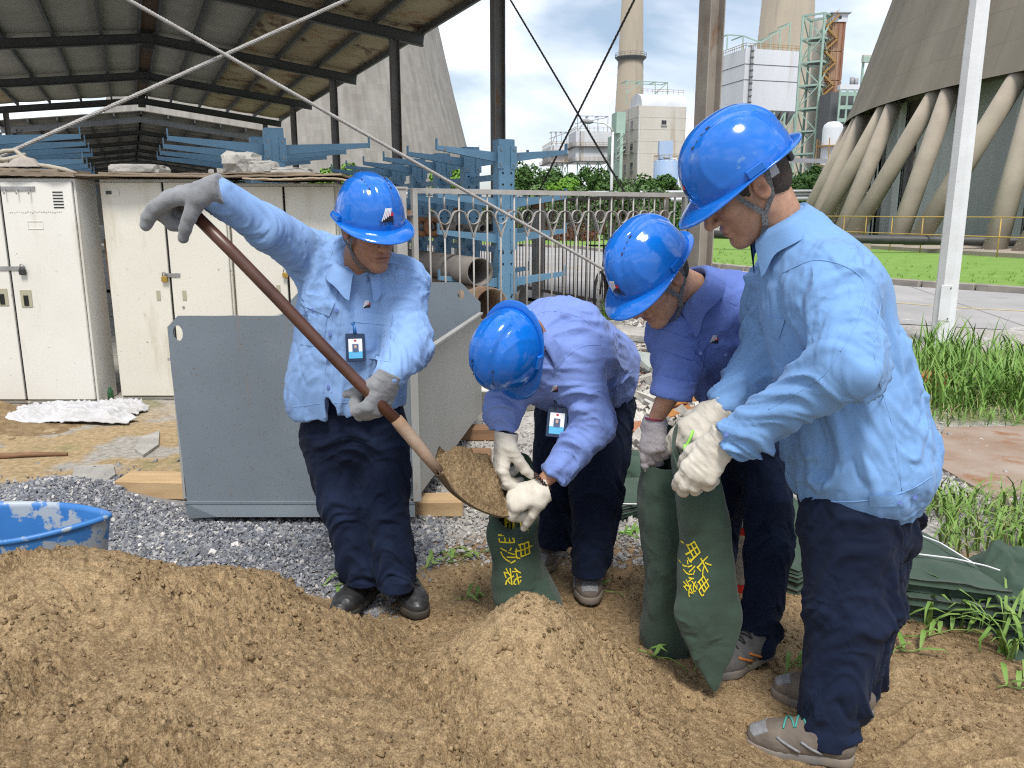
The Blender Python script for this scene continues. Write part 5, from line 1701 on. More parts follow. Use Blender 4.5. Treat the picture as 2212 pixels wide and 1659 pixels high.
rock('concrete_slab', 'flat pale concrete slab on the lockers left of the rock', (-2.83, YM + 0.1, 1.745), (0.40, 0.3, 0.065), 3.0, M_SLAB, 'stone', 'stones weighing the boards', 0.08, 1.0)
rock('broken_rock', 'rough grey rock on top of the cream lockers', (-2.05, YM + 0.08, 1.745), (0.30, 0.25, 0.165), 8.3, M_SLAB, 'stone', 'stones weighing the boards', 0.4)
rock('concrete_slab', 'tilted concrete piece right of the rough rock', (-1.87, YM + 0.05, 1.745), (0.22, 0.2, 0.09), 13.0, M_SLAB, 'stone', 'stones weighing the boards', 0.15, 0.8)
rock('concrete_slab', 'rightmost flat stone on the locker boards', (-1.66, YM + 0.05, 1.71), (0.32, 0.24, 0.075), 18.0, M_SLAB, 'stone', 'stones weighing the boards', 0.12, 0.9)
# rope and rag on the left locker
M_ROPE = mat('dirty white rope', (0.42, 0.38, 0.31), (0.34, 0.30, 0.24), 30, 0.9, bump=0.8, bscale=140)
mb = MB()
pts = []
for i in range(46):
	a = i * 0.42; r_ = 0.12 + 0.05 * math.sin(i * 0.7)
	pts.append(Vector((-3.92 + r_ * 1.7 * math.cos(a), YL + 0.15 + r_ * 0.9 * math.sin(a), 1.79 + 0.0022 * i + 0.02 * math.sin(i * 1.3))))
pts += [Vector((-3.55, YL + 0.08, 1.80)), Vector((-3.40, YL + 0.03, 1.785)), Vector((-3.27, YL, 1.76)), Vector((-3.2, YL + 0.02, 1.73))]
mb.tube(pts, 0.017, 7)
tag(mb.build('rope_coil', M_ROPE, None, (-3.9, YL + 0.15, 1.77)), 'coiled dirty white rope on the left-edge locker', 'rope')
def crumple(name, label, c, w, d, h, seed, m, cat, n=46, soft=False):
	V = []
	s = np.linspace(-1, 1, n)
	X, Yy = np.meshgrid(s, s, indexing='ij')
	P = np.stack([X.ravel() * 1.4, Yy.ravel() * 1.4, np.full(n * n, seed)], 1)
	ang = np.arctan2(Yy.ravel(), X.ravel())
	edge = 0.78 + 0.24 * perlin(np.stack([np.cos(ang) * 1.6, np.sin(ang) * 1.6, np.full(n * n, seed + 3)], 1))
	rmax = np.maximum(np.abs(X.ravel()), np.abs(Yy.ravel()))
	z = (0.62 + 0.3 * fbm(P * 0.9, 2) + 0.10 * ridged(P * np.array([1.0, 2.6, 1]), 2)) * (1 - 0.5 * rmax ** 2) if soft else np.clip(ridged(P * 2.6, 4) * 0.42 + 0.34, 0, 1.2)
	z = z * h * (1 - 0.75 * rmax ** 4)
	x = X.ravel() * edge * w / 2 + 0.05 * w * perlin(P * 2 + 5); y = Yy.ravel() * edge * d / 2 + 0.05 * d * perlin(P * 2 + 9)
	V = np.stack([x + c[0], y + c[1], z + c[2] + 0.004], 1)
	Fq = grid_faces(n, n)
	me = np_mesh(name, np.concatenate([V, V - np.array([0, 0, 0.004])]), np.concatenate([Fq, Fq[:, ::-1] + n * n]), m, True, c)
	return tag(link_mesh(name, me, None, None, c), label, cat)
M_RAG = mat('grubby rag', (0.40, 0.36, 0.32), (0.28, 0.25, 0.22), 7, 0.9)
crumple('rag', 'crumpled grey rag beside the rope on the left-edge locker', (-3.62, YL + 0.1, 1.77), 0.34, 0.26, 0.11, 2.2, M_RAG, 'rag', soft=True)
# ================================================================== STEEL SKIP
M_SKIP = mat('grey blue skip paint', (0.17, 0.20, 0.225), (0.14, 0.165, 0.19), 1.5, 0.5, world=True, spots=((0.13, 0.095, 0.06), 110, 0.625, 0.65), spots2=((0.21, 0.15, 0.10), 5, 0.62, 0.74, (1.4, 1.4, 0.16)))
M_SKIPS = mat('paler skip sides', (0.35, 0.355, 0.34), (0.29, 0.29, 0.27), 1.2, 0.55, world=True, spots=((0.27, 0.15, 0.06), 3.5, 0.66, 0.74, (1, 1, 0.5)))  # side plates, rims and corner post set paler than the end plates
S = [Vector((-1.545, 3.56, 0)), Vector((-0.455, 3.56, 0)), Vector((-0.21, 5.30, 0)), Vector((-1.50, 5.42, 0))]
sk = thing('steel_skip', 'grey blue steel skip with lifting holes standing on timbers', 'skip', (-0.95, 4.4, 0))
zb, z1, z2 = 0.20, 0.80, 1.0
up = lambda p, z: Vector((p.x, p.y, z))
def end_plate(a, b, zt, name, hole_s, holed=True, chf=0.05):
	"""upright plate from a to b with clipped corners and an oval lifting hole"""
	d = (b - a).normalized(); Ln = (b - a).length; n = Vector((d.y, -d.x, 0))
	bm = bmesh.new()
	outl = [(0.02, 0.115), (Ln - 0.02, 0.115), (Ln, zt - 0.2), (Ln, zt - chf), (Ln - chf, zt)] + [(Ln - chf - (Ln - 2 * chf) * i / 12, zt + 0.0012 * math.sin(i * 2.3)) for i in range(1, 12)] + [(chf, zt), (0, zt - chf), (0, zt - 0.25)]
	hol = []
	for hs in hole_s:
		hol.append([(hs + 0.022 * math.cos(q * math.pi / 6), zt - 0.078 + 0.036 * math.sin(q * math.pi / 6)) for q in range(12)])
	es = []
	for loop in [outl] + hol:
		vs_ = [bm.verts.new(a + d * s + Vector((0, 0, z))) for s, z in loop]
		es += [bm.edges.new((vs_[i], vs_[(i + 1) % len(vs_)])) for i in range(len(vs_))]
	bmesh.ops.triangle_fill(bm, use_beauty=True, edges=es)
	r = bmesh.ops.extrude_face_region(bm, geom=bm.faces[:])
	for v in [g for g in r['geom'] if isinstance(g, bmesh.types.BMVert)]: v.co += n * -0.012
	bmesh.ops.recalc_face_normals(bm, faces=bm.faces[:])
	me = bpy.data.meshes.new(name); bm.to_mesh(me); bm.free()
	o = LOC[sk.name]
	for v in me.vertices: v.co -= o
	return link_mesh(name, me, M_SKIP, sk)
end_plate(S[0], S[1], z2, 'front_plate', [0.045], True)
end_plate(S[3], S[2], z2, 'back_plate', [(S[2] - S[3]).length - 0.13], True, 0.13)
def side(a, b, m, name):
	d = (b - a).normalized(); n = Vector((d.y, -d.x, 0))
	q = [up(a, 0.13), up(b, 0.13), up(b, z1), up(a, z1)]
	mb = MB(); mb.add(q + [p - n * 0.012 for p in q], [(0, 1, 2, 3), (7, 6, 5, 4), (0, 4, 5, 1), (2, 6, 7, 3), (1, 5, 6, 2), (3, 7, 4, 0)])
	o = mb.build(name, m, sk)
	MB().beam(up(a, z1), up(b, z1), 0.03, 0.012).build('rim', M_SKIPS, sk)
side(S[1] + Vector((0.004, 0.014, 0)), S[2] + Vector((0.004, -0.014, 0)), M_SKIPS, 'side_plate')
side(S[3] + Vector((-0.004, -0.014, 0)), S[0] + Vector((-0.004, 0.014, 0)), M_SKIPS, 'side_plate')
ins = [S[0] + Vector((0.06, 0.06, 0)), S[1] + Vector((-0.05, 0.06, 0)), S[2] + Vector((-0.06, -0.06, 0)), S[3] + Vector((0.06, -0.06, 0))]
MB().add([up(p, 0.14) for p in S] , [(0, 1, 2, 3)]).build('floor_plate', M_SKIP, sk)
# folded lower lip under the front plate
q = [S[0] + Vector((0.01, -0.006, 0.118)), S[1] + Vector((0.0, -0.006, 0.118)), S[1] + Vector((0.0, -0.02, 0.055)), S[0] + Vector((0.16, -0.02, 0.055)), S[0] + Vector((0.02, 0.0, 0.04))]
MB().add(q, [(4, 3, 2, 1, 0)]).build('lower_lip', M_SKIP, sk)
MB().beam(S[0] + Vector((0.01, -0.004, 0.12)), S[1] + Vector((-0.0, -0.004, 0.12)), 0.012, 0.012).build('weld_seam', M_SKIP, sk)
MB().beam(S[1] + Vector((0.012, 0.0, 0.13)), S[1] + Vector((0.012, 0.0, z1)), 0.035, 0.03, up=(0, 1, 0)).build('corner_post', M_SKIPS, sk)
for x in (-1.3, -0.7):
	MB().box((x, 4.42, 0.115), (0.08, 1.7, 0.05)).build('skid', M_SKIP, sk)
# timbers under the skip
M_TIMB = mat('raw timber', (0.50, 0.35, 0.19), (0.38, 0.25, 0.13), 2.5, 0.85, stretch=(1, 8, 8), bump=0.4, bscale=40)
M_TIMBD = mat('dark timber', (0.25, 0.14, 0.07), (0.16, 0.09, 0.05), 3, 0.9, stretch=(1, 8, 8))
def timber(label, c, size, rz, m):
	o = MB().bbox((0, 0, 0), size, 0.008).build('timber_baulk', m, None, c, True)
	o.rotation_euler = (0, 0, rz)
	return tag(o, label, 'timber', 'timbers under the skip')
timber('pale timber baulk sticking out left of the skip', (-1.56, 3.96, 0.06), (0.95, 0.17, 0.10), R(-3), M_TIMB)
timber('short reddish timber end sticking out below the skip corner', (-0.55, 3.72, 0.045), (0.62, 0.13, 0.085), R(2), M_TIMB)
timber('dark timber block under the far end of the skip', (-0.30, 5.05, 0.045), (0.62, 0.12, 0.085), R(2), M_TIMBD)
timber('dark timber under the middle of the skip side', (-0.45, 4.5, 0.045), (0.66, 0.12, 0.085), R(1), M_TIMBD)
# ================================================================== YARD SURFACE
def set_cols(me, cols, name='col'):
	a = me.color_attributes.new(name, 'FLOAT_COLOR', 'POINT')
	c = np.ones((len(cols), 4), dtype=np.float32); c[:, :3] = cols
	a.data.foreach_set('color', c.ravel())
M_YARD = mat('yard surface', (1, 1, 1), (0.62, 0.61, 0.6), 26, 0.95, attr='col', bump=0.8, bscale=55, bdist=0.01, world=True, spec=0.2, spots=None)
xs = np.linspace(-7.5, 7.5, 500); ys = np.linspace(0.2, 14.2, 470)
X, Yg = np.meshgrid(xs, ys, indexing='ij')
P2 = np.stack([X.ravel(), Yg.ravel(), np.zeros(X.size)], 1)
n1 = fbm(P2 * 0.8 + 3, 4); n2 = fbm(P2 * 2.6 + 8, 4); n3 = perlin(P2 * 9 + 2)
x, y = P2[:, 0], P2[:, 1]
z = 0.006 * n1 + 0.004 * n2 + 0.002 * n3
edge = np.minimum.reduce([x + 7.5, 7.5 - x, y - 0.2, 14.2 - y])
z -= 0.08 * (1 - sstep(0.0, 0.7, edge))
z -= 0.03 * sstep(13.2, 14.0, y)
def band(v, a, b): return sstep(a, b, v)
conc = np.array([0.40, 0.375, 0.335]); sandc = np.array([0.41, 0.305, 0.175]); grit = np.array([0.45, 0.43, 0.40]); pale = np.array([0.50, 0.48, 0.45])
brown = np.array([0.30, 0.20, 0.105]); moss = np.array([0.20, 0.20, 0.09]); wet = np.array([0.20, 0.185, 0.155])
col = np.tile(conc, (len(x), 1))
def lay(c, w):
	global col
	w = np.clip(w, 0, 1)[:, None]; col = col * (1 - w) + c * w
lay(wet, 0.55 * band(n2, 0.15, 0.5) * band(-x, 0.0, 1.0))
lay(sandc, band(-x + 0.5 * n1, 1.2, 1.7) * band(n2 + 0.6 * n1, -0.45, -0.1) * band(-y, -6.4, -5.2))
lay(grit, band(x, -0.5, 0.2) * 0.9)
lay(pale, band(x, -0.4, 0.4) * band(n1 + n2 * 0.6, -0.1, 0.3))
lay(moss, 0.5 * band(n2 - 0.3 * n1, 0.35, 0.6) * band(-x, 1.3, 1.9))
lay(brown, band(-y + 0.35 * n1, -3.45, -3.15) * band(x, -0.6, -0.2) * band(-y, -3.6, -3.3))
lay(np.array([0.22, 0.21, 0.205]), band(-x, 0.5, 0.8) * band(-y, -3.9, -3.6) * 0.8)
lay(np.array([0.20, 0.22, 0.10]), band(x + 0.3 * n1, 2.7, 3.3) * band(y + 0.5 * n2, 5.2, 5.8) * band(-y, -8.8, -8.2))
col *= (1 + 0.10 * n3 + 0.08 * n2)[:, None]
me = np_mesh('yard', np.stack([x, y, z], 1), grid_faces(500, 470)[:, ::-1], M_YARD)
set_cols(me, np.clip(col, 0.01, 1))
tag(link_mesh('yard', me), 'dusty concrete yard with sandy and gritty patches', 'ground', kind='structure')
# ------------------------------------------------------------------ sand heap (thin-plate fit through points read off the photograph)
cp = [(-150, 1200, 2.2), (0, 1195, 2.25), (170, 1183, 2.3), (300, 1205, 2.35), (430, 1222, 2.38), (560, 1234, 2.38), (612, 1240, 2.36), (650, 1288, 2.36),
	  (760, 1325, 2.35), (810, 1375, 2.25), (860, 1405, 2.25), (910, 1405, 2.3), (1130, 1285, 2.05), (1085, 1310, 2.05), (1060, 1335, 2.05), (1000, 1372, 2.05), (950, 1400, 2.12), (1190, 1308, 2.04), (1215, 1325, 2.03),
	  (1260, 1370, 2.0), (1340, 1450, 2.0), (1400, 1510, 1.98), (1500, 1570, 1.93), (1600, 1610, 1.9), (150, 1400, 1.8), (450, 1400, 1.85), (700, 1450, 1.85), (900, 1500, 1.8), (1100, 1500, 1.75),
	  (1100, 1400, 1.9), (1300, 1560, 1.75), (0, 1659, 1.35), (500, 1659, 1.4), (1000, 1659, 1.5), (1400, 1659, 1.65), (1600, 1659, 1.75)]
CPW = [tuple(D(*c)) for c in cp]
CPW += [(q, 2.98, -0.02) for q in (-2.6, -2.2, -1.8, -1.4, -1.0, -0.75)] + [(q, 3.35, -0.03) for q in (-2.6, -1.4, -0.6, 0.2, 1.0, 1.8, 2.4)]
CPW += [(-0.55, 2.62, 0.03), (-0.25, 2.60, 0.035), (0.05, 2.55, 0.05), (0.3, 2.5, 0.05), (0.6, 2.4, 0.03), (0.9, 2.3, 0.02), (1.3, 2.4, 0.02), (1.9, 2.5, 0.015), (2.4, 2.4, 0.0), (0.2, 2.95, 0.035), (0.8, 2.9, 0.02), (-0.4, 2.95, 0.02), (1.5, 2.95, 0.0),
		(0.85, 1.85, 0.02), (1.1, 2.0, 0.02), (1.4, 1.7, 0.02), (2.0, 1.8, 0.015), (1.2, 1.3, 0.05), (2.2, 1.2, 0.02), (0.72, 2.05, 0.04), (0.55, 2.2, 0.05),
		(-1.5, 0.7, 0.40), (-0.7, 0.8, 0.36), (0.1, 0.8, 0.26), (0.8, 0.9, 0.12), (-2.4, 0.7, 0.4), (-2.5, 1.6, 0.42), (-1.0, 0.2, 0.35), (0.5, 0.2, 0.2), (1.5, 0.3, 0.05), (-2.4, 2.6, 0.2)]
CPW = np.array(CPW)
def tps(A, B):
	d2 = ((A[:, None, :] - B[None, :, :]) ** 2).sum(-1)
	return 0.5 * d2 * np.log(d2 + 1e-9)
_n = len(CPW)
Kk = tps(CPW[:, :2], CPW[:, :2]) + np.eye(_n) * 0.002
Pq = np.concatenate([np.ones((_n, 1)), CPW[:, :2]], 1)
Am = np.block([[Kk, Pq], [Pq.T, np.zeros((3, 3))]])
sol = np.linalg.solve(Am, np.concatenate([CPW[:, 2], np.zeros(3)]))
def sand_h(xy):
	xy = np.asarray(xy, dtype=float).reshape(-1, 2)
	out = np.empty(len(xy))
	for i in range(0, len(xy), 60000):
		q = xy[i:i + 60000]
		out[i:i + 60000] = tps(q, CPW[:, :2]) @ sol[:_n] + sol[_n] + q @ sol[_n + 1:]
	return out
def SH_(x, y):
	return max(float(sand_h([[x, y]])[0]), 0.0)
SX0, SX1, SY0, SY1 = -2.55, 2.45, 0.62, 3.42
NX, NY = 880, 470
SYS = SY0 + (SY1 - SY0) * np.linspace(0, 1, NY) ** 1.2
SHW = lambda y: 0.70 * y + 0.42
sg = np.linspace(-1, 1, NX)
X = sg[:, None] * SHW(SYS)[None, :]; Yg = np.repeat(SYS[None, :], NX, 0)
xy = np.stack([X.ravel(), Yg.ravel()], 1)
# height on a coarser grid, interpolated
hz = sand_h(xy)
P3 = np.stack([xy[:, 0], xy[:, 1], hz * 0.8], 1)
thick = sstep(0.0, 0.18, hz)
m1 = fbm(P3 * 5.5, 3); m2 = ridged(P3 * 16 + 4, 3); m3 = fbm(P3 * 48 + 9, 2); m4 = perlin(P3 * 110 + 5)
cl = sstep(-0.15, 0.45, fbm(P3 * 3.1 + 21, 3))
bw = 0.027 * np.abs(perlin(P3 * 26 + 2)) + 0.020 * np.abs(perlin(P3 * 58 + 6)) + 0.016 * np.abs(perlin(P3 * 118 + 1)) + 0.009 * np.abs(perlin(P3 * 215 + 8))
dh = 0.017 * m1 * (0.35 + thick) - 0.0095 * m2 * (0.2 + 0.8 * cl) * (0.3 + 0.7 * thick) + (bw - 0.018) * (0.38 + 0.9 * cl) * (0.15 + 0.85 * thick)
# small cracks where the heap was cut
cr = np.abs(perlin(P3 * np.array([7, 3.0, 5]) + 31)); dh -= 0.018 * (1 - sstep(0.0, 0.05, cr)) * thick * sstep(-0.1, 0.3, fbm(P3 * 2.0 + 40, 2))
# footprints trodden round the men
for u, v, an in ((1330, 1420, 0.4), (1700, 1420, 0.2), (1560, 1560, 2.6), (1960, 1560, 0.5), (2060, 1480, 2.8), (1480, 1500, 1.2), (1010, 1260, 1.9), (1340, 1240, 1.3), (1820, 1420, 2.9), (2080, 1620, 0.3), (960, 1345, 0.9), (1230, 1395, 2.2)):
	p = G(u, v, 0.03); ca_, sa_ = math.cos(an), math.sin(an)
	a_ = ((xy[:, 0] - p.x) * ca_ + (xy[:, 1] - p.y) * sa_) / 0.14; b_ = (-(xy[:, 0] - p.x) * sa_ + (xy[:, 1] - p.y) * ca_) / (0.05 - 0.012 * np.cos(a_ * 2.2))
	r2 = a_ ** 4 + b_ ** 4
	dh += -0.020 * np.exp(-r2) * (0.75 + 0.25 * np.cos(a_ * 22)) + 0.010 * np.exp(-((r2 ** 0.25 - 1.15) / 0.16) ** 2)
hz2 = hz + dh
ed = np.minimum(SY1 - xy[:, 1], 3.0)
hz2 -= 0.06 * (1 - sstep(0, 0.30, ed + 0.14 * m1))
def sandcol(P, m1_, m3_, thick_):
	dry, damp = np.array([0.48, 0.35, 0.20]), np.array([0.26, 0.178, 0.095])
	w = np.clip(0.5 + 0.4 * m1_ + 0.7 * m3_, 0, 1)[:, None]
	return damp * (1 - w) + dry * w
col = sandcol(P3, fbm(P3 * 2.3 + 50, 3) * 1.1, m3 + 0.6 * m4, thick)
M_SAND = mat('wet coarse sand', (1, 1, 1), (0.50, 0.46, 0.40), 190, 0.92, attr='col', bump=1.0, bscale=230, bdist=0.006, world=True, spec=0.25, detail=3)
me = np_mesh('sand_heap', np.stack([xy[:, 0], xy[:, 1], hz2], 1), grid_faces(NX, NY)[:, ::-1], M_SAND)
set_cols(me, np.clip(col, 0.02, 1))
tag(link_mesh('sand_heap', me), 'big heap of damp coarse brown sand spreading over the foreground', 'sand', kind='stuff')
_hz2 = hz2.reshape(NX, NY)
def sand_top(x, y):
	i = int(np.clip((x / SHW(y) + 1) / 2 * (NX - 1), 0, NX - 1)); j = int(np.clip(NY * 0 + np.searchsorted(SYS, y), 0, NY - 1))
	return float(_hz2[i, j])
def ground_z(x, y):
	if abs(x) < SHW(y) and SY0 < y < SY1: return max(sand_top(x, y), 0.0)
	return 0.0
# ------------------------------------------------------------------ loose stones (vectorised angular chips)
def chips(P, size, cols, seed, flat=0.6):
	rs = np.random.RandomState(seed)
	n = len(P)
	base = np.array([[-1, -1, -1], [1, -1, -1], [1, 1, -1], [-1, 1, -1], [-1, -1, 1], [1, -1, 1], [1, 1, 1], [-1, 1, 1]], float) * 0.5
	V = base[None] * (1 + rs.uniform(-0.42, 0.25, (n, 8, 3)))
	V *= np.stack([rs.uniform(0.7, 1.3, n), rs.uniform(0.55, 1.0, n), rs.uniform(flat * 0.6, flat * 1.3, n)], 1)[:, None, :]
	V *= size[:, None, None]
	q = rs.normal(size=(n, 4)); q[:, 3] += 1.2; q /= np.linalg.norm(q, axis=1)[:, None]
	xq, yq, zq, w = q.T
	Rm = np.stack([1 - 2 * (yq * yq + zq * zq), 2 * (xq * yq - zq * w), 2 * (xq * zq + yq * w), 2 * (xq * yq + zq * w), 1 - 2 * (xq * xq + zq * zq), 2 * (yq * zq - xq * w), 2 * (xq * zq - yq * w), 2 * (yq * zq + xq * w), 1 - 2 * (xq * xq + yq * yq)], 1).reshape(n, 3, 3)
	V = np.einsum('nij,nkj->nki', Rm, V) + P[:, None, :]
	F0 = np.array([[0, 3, 2, 1], [4, 5, 6, 7], [0, 1, 5, 4], [1, 2, 6, 5], [2, 3, 7, 6], [3, 0, 4, 7]])
	Fq = (F0[None] + (np.arange(n) * 8)[:, None, None]).reshape(-1, 4)
	return V.reshape(-1, 3), Fq, np.repeat(cols, 8, 0)
M_STONE = mat('crushed stone', (1, 1, 1), (0.75, 0.75, 0.75), 40, 0.8, attr='col', world=True, bump=0.4, bscale=120)
rs = np.random.RandomState(21)
def gravel_h(x, y):
	a = 0.15 * np.exp(-(((x + 2.2) / 0.32) ** 2 + ((y - 3.70) / 0.28) ** 2))
	b = 0.06 * np.exp(-(((x + 2.5) / 0.5) ** 2 + ((y - 3.4) / 0.5) ** 2))
	c = 0.03 * np.exp(-(((x + 1.35) / 0.65) ** 2 + ((y - 3.2) / 0.42) ** 2))
	return a + b + c
n = 36000
gx = np.concatenate([rs.normal(-2.2, 0.34, n // 3), rs.uniform(-2.5, -0.3, n - n // 3)])
gy = np.concatenate([rs.normal(3.62, 0.26, n // 3), 3.2 + rs.normal(0, 0.36, n - n // 3)])
keep = (gy > 2.62) & (gx > -2.9) & (gx < -0.22 + 0.1 * rs.normal(0, 1, n)) & ((gy < 3.80) | (gx < -1.98))
gx, gy = gx[keep], gy[keep]
gz = gravel_h(gx, gy) + rs.uniform(-0.004, 0.010, len(gx))
sz = rs.lognormal(math.log(0.0118), 0.36, len(gx)).clip(0.006, 0.034)
br = rs.uniform(0, 1, len(gx)); cc = np.where(br[:, None] < 0.62, np.array([0.19, 0.20, 0.225]), np.where(br[:, None] < 0.92, np.array([0.33, 0.33, 0.34]), np.array([0.55, 0.53, 0.5]))) * rs.uniform(0.7, 1.25, (len(gx), 1))
V, Fq, cl_ = chips(np.stack([gx, gy, gz], 1), sz, cc, 4)
me = np_mesh('gravel', V, Fq, M_STONE, False); set_cols(me, cl_)
# body of the gravel heap under the loose stones
tag(link_mesh('gravel', me), 'blue grey crushed gravel heaped and spread left of the skip', 'gravel', kind='stuff')
gxs = np.linspace(-3.1, -0.3, 90); gys = np.linspace(2.7, 4.5, 70)
A_, B_ = np.meshgrid(gxs, gys, indexing='ij')
hh = gravel_h(A_.ravel(), B_.ravel()) - 0.004
me = np_mesh('gravel_bed', np.stack([A_.ravel(), B_.ravel(), hh], 1), grid_faces(90, 70)[:, ::-1], mat('gravel dust', (0.20, 0.20, 0.21), (0.30, 0.29, 0.28), 40, 0.95, bump=1.0, bscale=90, world=True, bdist=0.01))
tag(link_mesh('gravel_bed', me), 'finer grey stone dust under the loose gravel', 'gravel', kind='stuff')
# pale grit right of the skip
n = 15000
gx, gy = rs.uniform(-0.55, 3.2, n), 3.1 + rs.exponential(1.2, n)
keep = (gy < 6.6) & ((gx < 1.9) | (gy > 3.6)); gx, gy = gx[keep], gy[keep]
cc = np.where(rs.uniform(0, 1, (len(gx), 1)) < 0.7, np.array([0.47, 0.45, 0.42]), np.array([0.27, 0.26, 0.25])) * rs.uniform(0.75, 1.2, (len(gx), 1))
V, Fq, cl_ = chips(np.stack([gx, gy, 0.004 + rs.uniform(0, 0.006, len(gx))], 1), rs.lognormal(math.log(0.012), 0.42, len(gx)).clip(0.005, 0.04), cc, 6)
me = np_mesh('pale_grit', V, Fq, M_STONE, False); set_cols(me, cl_)
tag(link_mesh('pale_grit', me), 'pale loose grit strewn over the yard behind the men', 'gravel', kind='stuff')
# rubble heap
def rub_h(x, y):
	return 0.34 * np.exp(-(((x - 1.6) / 0.7) ** 2 + ((y - 8.0) / 1.5) ** 2)) + 0.16 * np.exp(-(((x - 1.4) / 0.7) ** 2 + ((y - 6.0) / 0.7) ** 2))
n = 5200
gx, gy = rs.normal(1.45, 0.5, n), rs.uniform(4.7, 9.6, n)
keep = (gx > 0.3) & (gx < 2.35); gx, gy = gx[keep], gy[keep]
gz = rub_h(gx, gy) + rs.uniform(0, 0.03, len(gx))
sz = rs.lognormal(math.log(0.036), 0.6, len(gx)).clip(0.02, 0.2)
br = rs.uniform(0, 1, (len(gx), 1))
cc = np.where(br < 0.62, np.array([0.52, 0.49, 0.44]), np.where(br < 0.90, np.array([0.32, 0.30, 0.27]), np.where(br < 0.96, np.array([0.62, 0.60, 0.57]), np.array([0.38, 0.17, 0.09])))) * rs.uniform(0.75, 1.15, (len(gx), 1))
V, Fq, cl_ = chips(np.stack([gx, gy, gz], 1), sz, cc, 8, 0.5)
me = np_mesh('rubble', V, Fq, M_STONE, False); set_cols(me, cl_)
tag(link_mesh('rubble', me), 'heap of broken white plaster and concrete rubble behind the men', 'rubble', kind='stuff')
gxs = np.linspace(-0.5, 4.2, 60); gys = np.linspace(4.3, 10.2, 70)
A_, B_ = np.meshgrid(gxs, gys, indexing='ij')
hh = rub_h(A_.ravel(), B_.ravel()) - 0.012
me = np_mesh('rubble_bed', np.stack([A_.ravel(), B_.ravel(), hh], 1), grid_faces(60, 70)[:, ::-1], mat('rubble dust', (0.40, 0.375, 0.34), (0.30, 0.28, 0.25), 20, 0.95, bump=1.0, bscale=60, world=True, bdist=0.02))
tag(link_mesh('rubble_bed', me), 'dusty fines under the broken rubble', 'rubble', kind='stuff')
# distinct pieces in the rubble
M_OR = mat('orange rusted scrap', (0.40, 0.17, 0.04), (0.24, 0.10, 0.035), 9, 0.9, bump=0.6, bscale=40)
def slab(name, label, u, v, size, rot, m, z=0.06, cat='debris', group='pieces in the rubble'):
	p = G(u, v, z)
	o = MB().bbox((0, 0, 0), size, min(size) * 0.2).build(name, m, None, p, True); o.rotation_euler = rot
	return tag(o, label, cat, group)
slab('rusty_scrap', 'long orange rusted metal strip between the bag and the rubble', 1462, 890, (0.42, 0.09, 0.025), (0.1, -0.12, 0.55), M_OR, 0.10)
slab('rusty_scrap', 'orange rusted flake just above the gloved hand', 1470, 868, (0.3, 0.07, 0.02), (0.2, -0.1, 0.4), M_OR, 0.15)
slab('rusty_scrap', 'small rusty lump beside the orange strip', 1397, 838, (0.2, 0.16, 0.06), (0.1, 0.1, 0.8), M_OR, 0.12)
slab('stone_disc', 'flat grey green stone slab in the white rubble', 1412, 783, (0.30, 0.28, 0.05), (0.35, 0.2, 0.5), mat('grey green slab', (0.36, 0.39, 0.36), (0.28, 0.31, 0.29), 8, 0.9), 0.26)
slab('concrete_slab', 'broken flat slab on top of the rubble below the grass', 1405, 726, (0.6, 0.3, 0.08), (0.1, 0.12, 0.1), M_SLAB, 0.40)
# hollow red brick at the right
p = G(2003, 838, 0.05)
t = thing('hollow_brick', 'orange hollow brick in the grass right of the tallest man', 'brick', (p.x, p.y, 0.0))
M_BRICK = mat('orange brick', (0.44, 0.15, 0.06), (0.34, 0.11, 0.05), 12, 0.9)
rb = Matrix.Rotation(R(28), 3, 'Z') @ Matrix.Rotation(R(-14), 3, 'Y')
mb = MB(); cc_ = Vector((p.x, p.y, 0.09))
for a_ in (-0.055, 0.055): mb.box(cc_ + rb @ Vector((0, 0, a_)), (0.24, 0.18, 0.015), M=rb)
for a_ in (-0.082, -0.027, 0.027, 0.082): mb.box(cc_ + rb @ Vector((0, a_, 0)), (0.24, 0.014, 0.0948), M=rb)
mb.build('brick_body', M_BRICK, t)
for k in range(5): MB().box(cc_ + rb @ Vector((-0.1 + 0.05 * k, -0.0905, 0)), (0.012, 0.006, 0.11), M=rb).build('rib', M_BRICK, t)
# rust-stained slab at the right
cs = [G(2012, 1005), G(2145, 1082), G(2290, 1062), G(2330, 925), G(2040, 928)]
mb = MB(); k = len(cs)
mb.add([c + Vector((0, 0, 0.02)) for c in cs] + [c + Vector((0, 0, -0.03)) for c in cs], [tuple(range(k))] + [(i, k + i, k + (i + 1) % k, (i + 1) % k) for i in range(k)])
o = mb.build('rusty_plate', mat('rust stained plate', (0.25, 0.165, 0.115), (0.33, 0.27, 0.22), 2.2, 0.85, world=True, spots=((0.24, 0.11, 0.05), 3.0, 0.55, 0.68), spots2=((0.5, 0.48, 0.45), 14, 0.7, 0.74)), None, cs[0])
tag(o, 'flat rust-stained plate on the ground at the right', 'steel plate')
